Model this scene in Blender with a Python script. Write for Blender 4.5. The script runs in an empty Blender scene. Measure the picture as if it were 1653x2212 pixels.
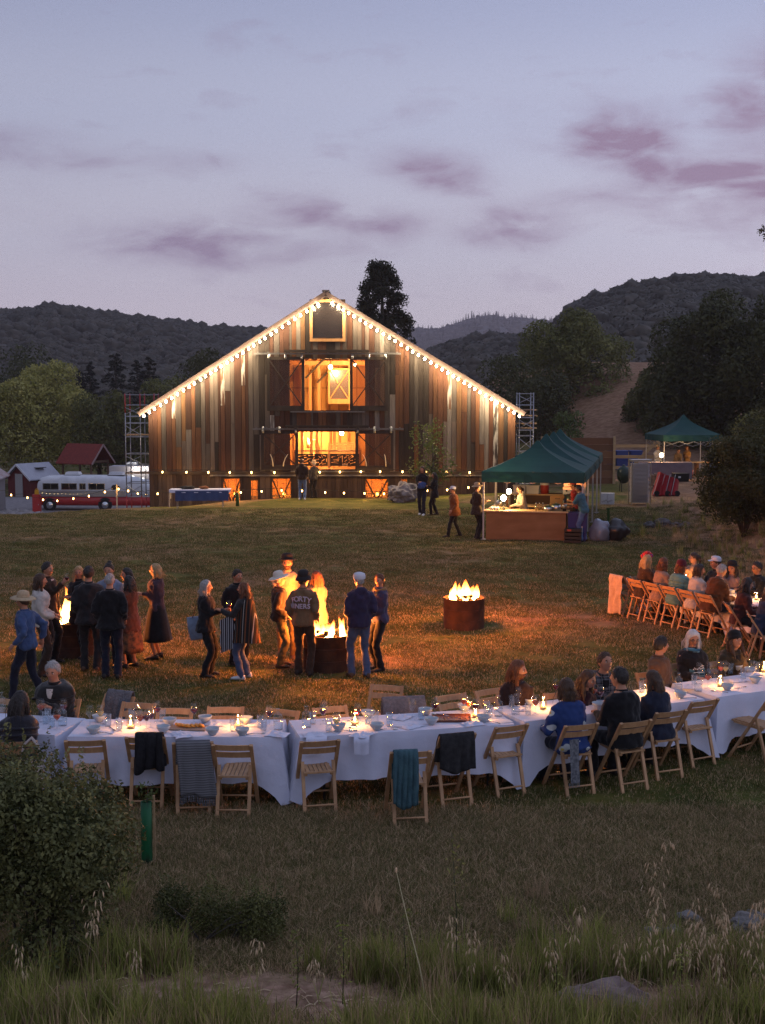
import bpy, bmesh, math, random
import numpy as np
from mathutils import Vector, Matrix, Euler, noise
R = math.radians
random.seed(7); RNG = np.random.default_rng(7)
SC = bpy.context.scene
COL = SC.collection

# ---------------------------------------------------------------- camera
HC, F, CX, CY, VH = 4.5, 2800.0, 826.5, 1106.0, 848.0       # measured on a 1653 x 2212 copy of the photograph
PITCH = math.atan((CY - VH) / F)
cam_d = bpy.data.cameras.new('camera'); cam = bpy.data.objects.new('camera', cam_d); COL.objects.link(cam)
cam.location = (0, 0, HC); cam.rotation_euler = (R(90) - PITCH, 0, 0)
cam_d.sensor_fit = 'HORIZONTAL'; cam_d.sensor_width = 24.0; cam_d.lens = F / 1653 * 24.0
cam_d.clip_start = 0.1; cam_d.clip_end = 9000
SC.camera = cam

# ---------------------------------------------------------------- sky (dusk, sun already below the hills)
W = bpy.data.worlds.new('World'); SC.world = W; W.use_nodes = True
nt = W.node_tree; N = nt.nodes; L = nt.links
for n in list(N): N.remove(n)
def nn(tree, t, **kw):
    n = tree.nodes.new(t)
    for k, v in kw.items(): setattr(n, k, v)
    return n
def mth(tree, op, a, b=None, c=None, clamp=False):
    n = tree.nodes.new('ShaderNodeMath'); n.operation = op; n.use_clamp = clamp
    for i, x in enumerate((a, b, c)):
        if x is None: continue
        if isinstance(x, (int, float)): n.inputs[i].default_value = x
        else: tree.links.new(x, n.inputs[i])
    return n.outputs[0]
def mixc(tree, fac, a, b, mode='MIX'):
    n = tree.nodes.new('ShaderNodeMix'); n.data_type = 'RGBA'; n.blend_type = mode
    for s, x in ((n.inputs[0], fac), (n.inputs[6], a), (n.inputs[7], b)):
        if isinstance(x, (int, float)): s.default_value = x
        elif isinstance(x, (tuple, list)): s.default_value = (*x[:3], 1)
        else: tree.links.new(x, s)
    return n.outputs[2]
def srgb(r, g, b):
    f = lambda c: (c / 255 / 12.92) if c <= 10 else ((c / 255 + .055) / 1.055) ** 2.4
    return (f(r), f(g), f(b))
out = nn(nt, 'ShaderNodeOutputWorld'); bg = nn(nt, 'ShaderNodeBackground'); L.new(bg.outputs[0], out.inputs[0])
tc = nn(nt, 'ShaderNodeTexCoord'); sep = nn(nt, 'ShaderNodeSeparateXYZ'); L.new(tc.outputs['Generated'], sep.inputs[0])
el = mth(nt, 'ARCSINE', sep.outputs[2]); az = mth(nt, 'ARCTAN2', sep.outputs[0], sep.outputs[1])
ramp = nn(nt, 'ShaderNodeValToRGB'); L.new(mth(nt, 'MULTIPLY', el, 2.0, clamp=True), ramp.inputs[0])
cr = ramp.color_ramp; cr.interpolation = 'EASE'
stops = [(0.0, (207, 194, 203)), (.10, (203, 194, 205)), (.24, (191, 189, 206)), (.42, (177, 181, 205)), (.60, (157, 164, 194)), (1.0, (160, 169, 201))]
while len(cr.elements) < len(stops): cr.elements.new(.5)
for e, (p, c) in zip(cr.elements, stops): e.position = p; e.color = (*srgb(*c), 1)
# the west (to the right of the barn) is still a little lighter where the sun went down
west = mth(nt, 'COSINE', mth(nt, 'SUBTRACT', az, .75))
glow = mth(nt, 'MULTIPLY_ADD', mth(nt, 'SINE', az), .36, 1.0)
base = nn(nt, 'ShaderNodeVectorMath', operation='SCALE'); L.new(ramp.outputs[0], base.inputs[0]); L.new(glow, base.inputs[3])
skyt = nn(nt, 'ShaderNodeTexSky', sky_type='NISHITA'); skyt.sun_disc = False
skyt.sun_elevation = R(.5); skyt.sun_rotation = R(43); skyt.air_density = 1; skyt.dust_density = 1; skyt.ozone_density = 3
sk = nn(nt, 'ShaderNodeVectorMath', operation='SCALE'); L.new(skyt.outputs[0], sk.inputs[0]); sk.inputs[3].default_value = .012
skysum = nn(nt, 'ShaderNodeVectorMath', operation='ADD'); L.new(base.outputs[0], skysum.inputs[0]); L.new(sk.outputs[0], skysum.inputs[1])
# soft clouds: the banks seen over the hills, then loose scattered ones all round
comb = nn(nt, 'ShaderNodeCombineXYZ'); L.new(mth(nt, 'MULTIPLY', az, 7.0), comb.inputs[0]); L.new(mth(nt, 'MULTIPLY', el, 20.0), comb.inputs[1])
nz = nn(nt, 'ShaderNodeTexNoise'); nz.inputs['Scale'].default_value = 1.9; nz.inputs['Detail'].default_value = 6; nz.inputs['Roughness'].default_value = .55; nz.inputs['Distortion'].default_value = .35
L.new(comb.outputs[0], nz.inputs['Vector'])
cl = None
for (u, v, su, sv, a, tilt) in [(430, 540, 165, 30, 1.0, .02), (765, 478, 130, 28, .85, .12), (1103, 497, 78, 30, 1.05, 0), (935, 380, 85, 28, .9, .1), (1300, 330, 120, 36, .85, .25),
                                (1350, 300, 75, 45, .5, 0), (1545, 412, 120, 38, 1.05, -.1), (1640, 220, 85, 75, .75, -.5), (60, 345, 130, 26, .6, .1), (430, 365, 90, 16, .3, 0), (1270, 440, 90, 22, .35, 0), (800, 540, 60, 14, .35, 0), (520, 500, 120, 30, .3, 0),
                                (1900, 470, 220, 40, .9, 0), (2300, 300, 240, 50, .8, 0), (-350, 430, 220, 36, .8, 0), (-700, 520, 200, 30, .7, 0)]:
    a0 = math.atan((u - CX) / F); e0 = math.atan((VH - v) / F)
    da = mth(nt, 'SUBTRACT', az, a0); de = mth(nt, 'SUBTRACT', el, e0)
    de = mth(nt, 'MULTIPLY_ADD', da, tilt, de)
    q = mth(nt, 'ADD', mth(nt, 'POWER', mth(nt, 'ABSOLUTE', mth(nt, 'DIVIDE', da, su * 1.2 / F)), 2.6), mth(nt, 'POWER', mth(nt, 'ABSOLUTE', mth(nt, 'DIVIDE', de, sv * 1.2 / F)), 2.2))
    g = mth(nt, 'MULTIPLY', mth(nt, 'POWER', 2.718, mth(nt, 'MULTIPLY', q, -.8)), a)
    cl = g if cl is None else mth(nt, 'ADD', cl, g)
wisp = nn(nt, 'ShaderNodeMapRange'); wisp.inputs[1].default_value = .56; wisp.inputs[2].default_value = .8; L.new(nz.outputs[0], wisp.inputs[0])
edge = nn(nt, 'ShaderNodeMapRange'); edge.inputs[1].default_value = .34; edge.inputs[2].default_value = .62; edge.inputs[3].default_value = .12; edge.inputs[4].default_value = 1.25; L.new(nz.outputs[0], edge.inputs[0])
cm = mth(nt, 'ADD', mth(nt, 'MULTIPLY', cl, edge.outputs[0]), mth(nt, 'MULTIPLY', wisp.outputs[0], .42), clamp=True)
pink = mth(nt, 'MULTIPLY_ADD', west, .9, -.15, clamp=True)
ccol = mixc(nt, pink, srgb(126, 120, 148), srgb(156, 122, 148))
skyc = mixc(nt, mth(nt, 'MULTIPLY', cm, .95), skysum.outputs[0], ccol)
L.new(skyc, bg.inputs[0]); bg.inputs[1].default_value = 1.0

sun_d = bpy.data.lights.new('sun', 'SUN'); sun = bpy.data.objects.new('sun', sun_d); COL.objects.link(sun)
sun_d.energy = .05; sun_d.angle = R(40); sun_d.color = (1, .72, .62); sun.rotation_euler = (R(82), 0, R(-43 + 180))
SC.view_settings.view_transform = 'Standard'; SC.view_settings.look = 'None'; SC.view_settings.exposure = 0.12; SC.view_settings.gamma = 1.0
try:
    SC.cycles.max_bounces = 5; SC.cycles.diffuse_bounces = 2; SC.cycles.transparent_max_bounces = 14; SC.cycles.use_light_tree = True; SC.cycles.sample_clamp_indirect = 4.0; SC.cycles.volume_bounces = 0; SC.cycles.denoising_prefilter = 'NONE'
except Exception: pass

# ---------------------------------------------------------------- pixel -> place
def ray(u, v):
    x = (u - CX) / F; y = -(v - CY) / F; c, s = math.cos(PITCH), math.sin(PITCH)
    return Vector((x, c + y * s, -s + y * c))
def gp(u, v, z=0.0):
    d = ray(u, v); t = (z - HC) / d.z
    return Vector((d.x * t, d.y * t, z))
def pd(u, v, Y):
    d = ray(u, v); t = Y / d.y
    return Vector((d.x * t, Y, HC + d.z * t))
def zoomed(x0, y0, k):                       # pixel of an enlarged crop -> pixel of the 1653 px copy
    return lambda x, y: ((x0 + x / k) / 1.5487, (y0 + y / k) / 1.5487)

# ---------------------------------------------------------------- mesh builder
class MB:
    def __init__(s): s.v = []; s.f = []; s.m = []
    def add(s, vs, fs, mi=0):
        o = len(s.v); s.v.extend([tuple(v) for v in vs]); s.f.extend([tuple(i + o for i in f) for f in fs]); s.m.extend([mi] * len(fs)); return s
    def box(s, c, d, rot=None, mi=0, taper=1.0):
        x, y, z = d[0] / 2, d[1] / 2, d[2] / 2; c = Vector(c)
        vs = [Vector((sx * x * (taper if sz > 0 else 1), sy * y * (taper if sz > 0 else 1), sz * z)) for sz in (-1, 1) for sx, sy in ((-1, -1), (1, -1), (1, 1), (-1, 1))]
        if rot is not None:
            m = rot if isinstance(rot, Matrix) else Euler(rot).to_matrix()
            vs = [m @ v for v in vs]
        return s.add([c + v for v in vs], [(3, 2, 1, 0), (4, 5, 6, 7), (0, 1, 5, 4), (1, 2, 6, 5), (2, 3, 7, 6), (3, 0, 4, 7)], mi)
    def bar(s, a, b, w, t=None, up=(0, 0, 1), mi=0):      # rectangular bar from a to b
        a, b = Vector(a), Vector(b); t = t or w; d = (b - a); ln = d.length; d.normalize(); up = Vector(up)
        if abs(d.dot(up)) > .98: up = Vector((0, 1, 0))
        x = d.cross(up).normalized(); z = x.cross(d)
        m = Matrix((x, d, z)).transposed()
        return s.box((a + b) / 2, (w, ln, t), m, mi)
    def tube(s, pts, r, n=8, mi=0, cap=True, sy=1.0, ref=(0, 1, 0)):
        pts = [Vector(p) for p in pts]; rs = r if isinstance(r, (list, tuple)) else [r] * len(pts)
        rings = []; x = None
        for i, p in enumerate(pts):
            t = (pts[min(i + 1, len(pts) - 1)] - pts[max(i - 1, 0)])
            if t.length < 1e-9: t = Vector((0, 0, 1))
            t.normalize()
            if x is None:
                a = Vector(ref)
                if abs(a.dot(t)) > .95: a = Vector((1, 0, 0)) if abs(t.x) < .9 else Vector((0, 0, 1))
                x = (a - t * a.dot(t)).normalized()
            else: x = (x - t * x.dot(t)).normalized()
            y = t.cross(x); rr = rs[i]; ra, rb = (rr if isinstance(rr, (list, tuple)) else (rr, rr * sy))
            rings.append([p + x * (math.cos(2 * math.pi * k / n) * rb) + y * (math.sin(2 * math.pi * k / n) * ra) for k in range(n)])
        return s.loft(rings, mi, cap)
    def loft(s, rings, mi=0, cap=True, closed=True):
        n = len(rings[0]); vs = [v for r in rings for v in r]; fs = []
        for i in range(len(rings) - 1):
            for k in range(n if closed else n - 1):
                a = i * n + k; b = i * n + (k + 1) % n; fs.append((a, b, b + n, a + n))
        if cap and closed:
            for base, rev in ((0, True), ((len(rings) - 1) * n, False)):
                c = sum((Vector(v) for v in vs[base:base + n]), Vector()) / n; vs.append(c); ci = len(vs) - 1
                for k in range(n):
                    a, b = base + k, base + (k + 1) % n
                    fs.append((b, a, ci) if rev else (a, b, ci))
        return s.add(vs, fs, mi)
    def lathe(s, prof, n=12, c=(0, 0, 0), mi=0, cap=False):
        c = Vector(c)
        rings = [[c + Vector((r * math.cos(2 * math.pi * k / n), r * math.sin(2 * math.pi * k / n), z)) for k in range(n)] for r, z in prof]
        return s.loft(rings, mi, cap)
    def ball(s, c, d, n=8, m=6, mi=0, rot=None):
        c = Vector(c); rings = []
        M = Euler(rot).to_matrix() if rot is not None else None
        for i in range(1, m):
            a = math.pi * i / m; ring = []
            for k in range(n):
                b = 2 * math.pi * k / n
                p = Vector((d[0] * math.sin(a) * math.cos(b), d[1] * math.sin(a) * math.sin(b), -d[2] * math.cos(a)))
                ring.append(c + (M @ p if M else p))
            rings.append(ring)
        return s.loft(rings, mi, True)
    def sheet(s, P, mi=0):                       # grid of points [rows][cols]
        r, c = len(P), len(P[0])
        return s.add([p for row in P for p in row], [(i * c + j, i * c + j + 1, (i + 1) * c + j + 1, (i + 1) * c + j) for i in range(r - 1) for j in range(c - 1)], mi)
    def join(s, o, M=None, mi=None):
        vs = [M @ Vector(v) for v in o.v] if M is not None else o.v
        k = len(s.v); s.v.extend([tuple(v) for v in vs]); s.f.extend([tuple(i + k for i in f) for f in o.f]); s.m.extend(o.m if mi is None else [mi] * len(o.m)); return s
    def mesh(s, name, mats, smooth=False):
        me = bpy.data.meshes.new(name); me.from_pydata(s.v, [], s.f)
        mats = mats if isinstance(mats, (list, tuple)) else [mats]
        for m in mats: me.materials.append(m)
        if len(mats) > 1: me.polygons.foreach_set('material_index', s.m)
        if smooth: me.polygons.foreach_set('use_smooth', [True] * len(me.polygons))
        me.update(); return me
    def obj(s, name, mats, parent=None, smooth=False):
        o = bpy.data.objects.new(name, s.mesh(name, mats, smooth)); COL.objects.link(o)
        if parent: o.parent = parent
        return o
def npmesh(name, V, Q, mat, smooth=False):       # numpy verts and quad/tri faces
    me = bpy.data.meshes.new(name); V = np.asarray(V, np.float32); Q = np.asarray(Q, np.int32); k = Q.shape[1]
    me.vertices.add(len(V)); me.vertices.foreach_set('co', V.ravel())
    me.loops.add(Q.size); me.loops.foreach_set('vertex_index', Q.ravel())
    me.polygons.add(len(Q)); me.polygons.foreach_set('loop_start', np.arange(0, Q.size, k, dtype=np.int32)); me.polygons.foreach_set('loop_total', np.full(len(Q), k, np.int32))
    if smooth: me.polygons.foreach_set('use_smooth', np.ones(len(Q), bool))
    me.update(calc_edges=True)
    for m in (mat if isinstance(mat, (list, tuple)) else [mat]): me.materials.append(m)
    return me
def tag(o, label=None, cat=None, group=None, kind=None):
    if label: o['label'] = label
    if cat: o['category'] = cat
    if group: o['group'] = group
    if kind: o['kind'] = kind
    return o
def link(name, me, parent=None):
    o = bpy.data.objects.new(name, me); COL.objects.link(o)
    if parent: o.parent = parent
    return o
def thing(name, label, cat, loc=(0, 0, 0), rz=0.0, group=None):
    o = bpy.data.objects.new(name, None); COL.objects.link(o); o.location = loc; o.rotation_euler = (0, 0, rz); o.empty_display_size = .1
    return tag(o, label, cat, group)
def dup(o, loc=None, rz=None, label=None, group=None, parent=None, scale=None):
    c = o.copy(); COL.objects.link(c); c.parent = parent
    if loc is not None: c.location = loc
    if rz is not None: c.rotation_euler = (c.rotation_euler[0], c.rotation_euler[1], rz)
    if scale is not None: c.scale = scale if isinstance(scale, (tuple, list)) else (scale,) * 3
    if label: c['label'] = label
    if group: c['group'] = group
    for ch in o.children: dup(ch, parent=c)
    return c
class Proto:                                     # first use places the source itself, later uses place copies
    def __init__(s, root): s.root = root; s.used = False
    def put(s, loc, rz=0.0, label=None, group=None, scale=None):
        if s.used: o = dup(s.root, loc, rz, None, None, None, scale)
        else:
            o = s.root; s.used = True; o.location = loc; o.rotation_euler = (0, 0, rz)
            if scale is not None: o.scale = scale if isinstance(scale, (tuple, list)) else (scale,) * 3
        if label: o['label'] = label
        if group: o['group'] = group
        elif 'group' in o.keys(): del o['group']
        return o
def lamp(name, loc, power, color, r=.05, parent=None):
    d = bpy.data.lights.get(name + str(power)) or bpy.data.lights.new(name + str(power), 'POINT')
    d.energy = power; d.color = color; d.shadow_soft_size = r
    o = bpy.data.objects.new(name, d); COL.objects.link(o); o.location = loc
    if parent: o.parent = parent
    return o

# ---------------------------------------------------------------- materials
MATS = {}
def mat(name, col=(.5, .5, .5), rough=.8, col2=None, scale=6.0, detail=4, stretch=(1, 1, 1), bump=0.0, bscale=None, metal=0.0, spec=.3, sheen=0.0, lo=.35, hi=.65, objcol=False, trans=0.0, rand=0.0):
    if name in MATS: return MATS[name]
    m = bpy.data.materials.new(name); m.use_nodes = True; t = m.node_tree; b = t.nodes['Principled BSDF']; MATS[name] = m
    b.inputs['Roughness'].default_value = rough; b.inputs['Metallic'].default_value = metal; b.inputs['Specular IOR Level'].default_value = spec
    if sheen: b.inputs['Sheen Weight'].default_value = sheen
    co = nn(t, 'ShaderNodeTexCoord'); mp = nn(t, 'ShaderNodeMapping'); t.links.new(co.outputs['Object'], mp.inputs[0]); mp.inputs['Scale'].default_value = stretch
    if objcol:
        oi0 = nn(t, 'ShaderNodeObjectInfo')
        off = nn(t, 'ShaderNodeVectorMath', operation='SCALE'); off.inputs[0].default_value = (37, 19, 53); t.links.new(oi0.outputs['Random'], off.inputs[3]); t.links.new(off.outputs[0], mp.inputs[1])
    c = None
    if col2 is not None:
        z = nn(t, 'ShaderNodeTexNoise'); z.inputs['Scale'].default_value = scale; z.inputs['Detail'].default_value = detail; t.links.new(mp.outputs[0], z.inputs['Vector'])
        r = nn(t, 'ShaderNodeMapRange'); r.inputs[1].default_value = lo; r.inputs[2].default_value = hi; t.links.new(z.outputs[0], r.inputs[0])
        c = mixc(t, r.outputs[0], col, col2)
    if objcol:
        c = mixc(t, 1.0, c if c is not None else (1, 1, 1), oi0.outputs['Color'], 'MULTIPLY')
    if rand:
        oi = nn(t, 'ShaderNodeObjectInfo'); k = mth(t, 'MULTIPLY_ADD', oi.outputs['Random'], rand, 1 - rand / 2)
        vm = nn(t, 'ShaderNodeVectorMath', operation='SCALE'); t.links.new(k, vm.inputs[3])
        if c is None: vm.inputs[0].default_value = col
        else: t.links.new(c, vm.inputs[0])
        c = vm.outputs[0]
    if c is None: b.inputs['Base Color'].default_value = (*col, 1)
    else: t.links.new(c, b.inputs['Base Color'])
    if bump:
        z2 = nn(t, 'ShaderNodeTexNoise'); z2.inputs['Scale'].default_value = bscale or scale * 4; z2.inputs['Detail'].default_value = 4; t.links.new(mp.outputs[0], z2.inputs['Vector'])
        bp = nn(t, 'ShaderNodeBump'); bp.inputs['Strength'].default_value = bump; bp.inputs['Distance'].default_value = .02; t.links.new(z2.outputs[0], bp.inputs['Height']); t.links.new(bp.outputs[0], b.inputs['Normal'])
    if trans:
        o = t.nodes['Material Output']; tl = nn(t, 'ShaderNodeBsdfTranslucent'); ms = nn(t, 'ShaderNodeMixShader'); ms.inputs[0].default_value = trans
        if c is None: tl.inputs[0].default_value = (*col, 1)
        else: t.links.new(c, tl.inputs[0])
        t.links.new(b.outputs[0], ms.inputs[1]); t.links.new(tl.outputs[0], ms.inputs[2]); t.links.new(ms.outputs[0], o.inputs[0])
    return m
def emit(name, col, strength):
    if name in MATS: return MATS[name]
    m = bpy.data.materials.new(name); m.use_nodes = True; t = m.node_tree; MATS[name] = m
    t.nodes.remove(t.nodes['Principled BSDF']); e = nn(t, 'ShaderNodeEmission'); e.inputs[0].default_value = (*col, 1); e.inputs[1].default_value = strength
    t.links.new(e.outputs[0], t.nodes['Material Output'].inputs[0]); return m
def glassy(name, tint=(.95, .97, .98), clear=.9, rough=.05, body=None):   # thin walled glass or plastic sheet: light goes through, sheen on top
    if name in MATS: return MATS[name]
    m = bpy.data.materials.new(name); m.use_nodes = True; t = m.node_tree; MATS[name] = m
    b = t.nodes['Principled BSDF']; b.inputs['Roughness'].default_value = rough; b.inputs['Base Color'].default_value = (*(body or tint), 1); b.inputs['Specular IOR Level'].default_value = .8
    tr = nn(t, 'ShaderNodeBsdfTransparent'); tr.inputs[0].default_value = (*tint, 1)
    lw = nn(t, 'ShaderNodeLayerWeight'); fr = mth(t, 'MULTIPLY_ADD', mth(t, 'POWER', lw.outputs['Facing'], 4.0), .75, .04)
    k = mth(t, 'SUBTRACT', clear, mth(t, 'MULTIPLY', fr, .9), clamp=True)
    surf = b.outputs[0]
    if body is None:
        gl = nn(t, 'ShaderNodeBsdfGlossy'); gl.inputs['Roughness'].default_value = rough; gl.inputs[0].default_value = (.9, .9, .9, 1); surf = gl.outputs[0]; k = mth(t, 'SUBTRACT', .985, fr, clamp=True)
    ms = nn(t, 'ShaderNodeMixShader'); t.links.new(k, ms.inputs[0]); t.links.new(surf, ms.inputs[1]); t.links.new(tr.outputs[0], ms.inputs[2])
    t.links.new(ms.outputs[0], t.nodes['Material Output'].inputs[0]); return m
def banded(name, cols, scale, axis=2, rough=.9, bump=0.0, second=None):    # woven stripes along one axis (second: (axis, scale) makes a plaid)
    if name in MATS: return MATS[name]
    m = bpy.data.materials.new(name); m.use_nodes = True; t = m.node_tree; b = t.nodes['Principled BSDF']; MATS[name] = m
    b.inputs['Roughness'].default_value = rough; b.inputs['Specular IOR Level'].default_value = .15
    co = nn(t, 'ShaderNodeTexCoord'); sp = nn(t, 'ShaderNodeSeparateXYZ'); t.links.new(co.outputs['Object'], sp.inputs[0])
    def stripes(ax, sc):
        fr = mth(t, 'FRACT', mth(t, 'MULTIPLY', sp.outputs[ax], sc)); rp = nn(t, 'ShaderNodeValToRGB'); rp.color_ramp.interpolation = 'CONSTANT'
        while len(rp.color_ramp.elements) < len(cols): rp.color_ramp.elements.new(.5)
        for e, (p, c) in zip(rp.color_ramp.elements, cols): e.position = p; e.color = (*c, 1)
        t.links.new(fr, rp.inputs[0]); return rp.outputs[0]
    c = stripes(axis, scale)
    if second: c = mixc(t, .5, c, stripes(*second))
    t.links.new(c, b.inputs['Base Color']); return m

WOOD_CH = mat('chair_beech', (.36, .20, .10), .5, (.46, .27, .14), 3, stretch=(8, 8, 1), bump=.05, rand=.25)
WOOD_DK = mat('dark_timber', (.018, .013, .011), .8, (.035, .025, .02), 4, stretch=(1, 1, .2), bump=.2)
STEEL = mat('galvanised_steel', (.35, .35, .36), .38, (.28, .28, .3), 9, metal=.8)
BLACKM = mat('black_metal', (.012, .012, .012), .5)
WIRE = mat('cable_rubber', (.01, .01, .01), .7)
BULB = emit('bulb_filament', (1, .72, .36), 22)
BULB_W = emit('bulb_warm_white', (1, .84, .58), 30)
BULB_A = emit('bulb_amber', (1, .56, .16), 16)
LINEN = mat('white_linen', (.50, .52, .64), .9, (.58, .59, .71), 2.2, bump=.55, bscale=7, sheen=.2)
GLASS = glassy('clear_glass')
# ================================================================ land
def ss(t):
    t = min(1.0, max(0.0, t)); return t * t * (3 - 2 * t)
def ssn(t):
    t = np.clip(t, 0, 1); return t * t * (3 - 2 * t)
def ground_np(x, y):
    z = .03 * np.sin(x * .7 + 1.3) * np.sin(y * .45) * ssn((y - 16) / 10)
    z = z + .35 * ssn((10.8 - y) / 4.5)
    y0 = 45 + 6 * ssn((x + 14) / 4.5)
    z = z - 4.3 * ssn((y - y0) / 38) * ssn((-6.3 - x) / 3.0)
    z = z + 3.2 * ssn((x - (8.3 + (y - 25) * .10)) / 4.8) * ssn((y - 14) / 8) * ssn((54 - y) / 10)
    z = z - .22 * ssn((y - 48) / 8) * ssn((-3 - x) / 6) + .2 * ssn((y - 46) / 9) * ssn((x - 0) / 5)
    z = z + 7.5 * ssn((y - 78) / 60) * ssn((x - 8) / 14)
    return z
def ground_z(x, y): return float(ground_np(np.float64(x), np.float64(y)))
def on_ground(u, v):                          # follow the sight line of a pixel to the lawn
    d = ray(u, v); t = 5.0
    for _ in range(4000):
        p = Vector((0, 0, HC)) + d * t
        if p.z <= ground_z(p.x, p.y): break
        t += .02 if t < 60 else .08
    return Vector((p.x, p.y, ground_z(p.x, p.y)))

def ground_material():
    m = bpy.data.materials.new('meadow_soil'); m.use_nodes = True; t = m.node_tree; b = t.nodes['Principled BSDF']; b.inputs['Roughness'].default_value = .95; b.inputs['Specular IOR Level'].default_value = .1
    co = nn(t, 'ShaderNodeTexCoord')
    def nz(scale, detail=5, lo=.4, hi=.6, off=0):
        mp = nn(t, 'ShaderNodeMapping'); mp.inputs[1].default_value = (off, off * .7, 0); t.links.new(co.outputs['Object'], mp.inputs[0])
        z = nn(t, 'ShaderNodeTexNoise'); z.inputs['Scale'].default_value = scale; z.inputs['Detail'].default_value = detail; t.links.new(mp.outputs[0], z.inputs['Vector'])
        r = nn(t, 'ShaderNodeMapRange'); r.inputs[1].default_value = lo; r.inputs[2].default_value = hi; t.links.new(z.outputs[0], r.inputs[0]); return r.outputs[0], z.outputs[0]
    green = mixc(t, nz(1.6)[0], (.045, .058, .010), (.095, .094, .022))
    dry = mixc(t, nz(2.3, off=9)[0], (.19, .10, .055), (.28, .165, .10))
    sp = nn(t, 'ShaderNodeSeparateXYZ'); t.links.new(co.outputs['Object'], sp.inputs[0]); X, Y = sp.outputs[0], sp.outputs[1]
    patch = nz(.22, 6, .50, .62)[0]; fleck = nz(9, 3, .48, .72, 3)[0]
    bank = mth(t, 'MULTIPLY', mth(t, 'SUBTRACT', X, mth(t, 'MULTIPLY_ADD', Y, .10, 4.6)), .45, clamp=True)
    far = mth(t, 'MULTIPLY', mth(t, 'SUBTRACT', Y, 70), .06, clamp=True)
    bank = mth(t, 'MAXIMUM', mth(t, 'MULTIPLY', bank, mth(t, 'MULTIPLY', mth(t, 'SUBTRACT', Y, 17), .3, clamp=True)), mth(t, 'MULTIPLY', far, mth(t, 'MULTIPLY', mth(t, 'SUBTRACT', X, 10), .2, clamp=True)))
    near = mth(t, 'MULTIPLY', mth(t, 'SUBTRACT', 10.4, Y), .9, clamp=True)
    k = mth(t, 'ADD', mth(t, 'MULTIPLY', patch, .7), mth(t, 'MULTIPLY', fleck, .35)); k = mth(t, 'ADD', mth(t, 'ADD', k, mth(t, 'MULTIPLY', bank, .9)), mth(t, 'MULTIPLY', near, .8), clamp=True)
    c = mixc(t, k, green, mixc(t, near, dry, mixc(t, nz(7, 6, .35, .65, 11)[0], (.20, .11, .075), (.42, .27, .19))))
    t.links.new(c, b.inputs['Base Color'])
    bp = nn(t, 'ShaderNodeBump'); bp.inputs['Strength'].default_value = .9; bp.inputs['Distance'].default_value = .06
    h = mth(t, 'ADD', nz(14, 6, 0, 1, 5)[1], mth(t, 'MULTIPLY', nz(3, 4, 0, 1, 2)[1], .8)); t.links.new(h, bp.inputs['Height']); t.links.new(bp.outputs[0], b.inputs['Normal'])
    return m
def make_ground():
    ys = np.concatenate([np.linspace(-4, 8, 14), np.linspace(8.2, 60, 180), np.linspace(60.6, 140, 90), np.linspace(142, 420, 50)])
    xs = np.concatenate([np.linspace(-260, -42, 34), np.linspace(-40, 26, 190), np.linspace(28, 260, 44)])
    X, Y = np.meshgrid(xs, ys); Z = ground_np(X, Y)
    V = np.stack([X, Y, Z], -1).reshape(-1, 3); c = len(xs); i, j = np.meshgrid(np.arange(len(ys) - 1), np.arange(c - 1), indexing='ij'); a = (i * c + j).ravel()
    o = link('ground', npmesh('ground', V, np.stack([a, a + 1, a + c + 1, a + c], -1), ground_material(), True)); tag(o, kind='structure')
make_ground()
# gravel yard where the coach is parked
def make_yard():
    m = mat('yard_gravel', (.17, .155, .16), .95, (.23, .21, .21), 3, bump=.5, bscale=40)
    xs = np.linspace(-60, -12.5, 60); ys = np.linspace(86, 112, 34); X, Y = np.meshgrid(xs, ys); Y = Y + 1.2 * np.sin(X * .35) * (Y < 99); Z = ground_np(X, Y) + .03
    V = np.stack([X, Y, Z], -1).reshape(-1, 3); c = len(xs); i, j = np.meshgrid(np.arange(len(ys) - 1), np.arange(c - 1), indexing='ij'); a = (i * c + j).ravel()
    tag(link('gravel_road', npmesh('gravel_road', V, np.stack([a, a + 1, a + c + 1, a + c], -1), m, True)), kind='structure')
make_yard()

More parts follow.
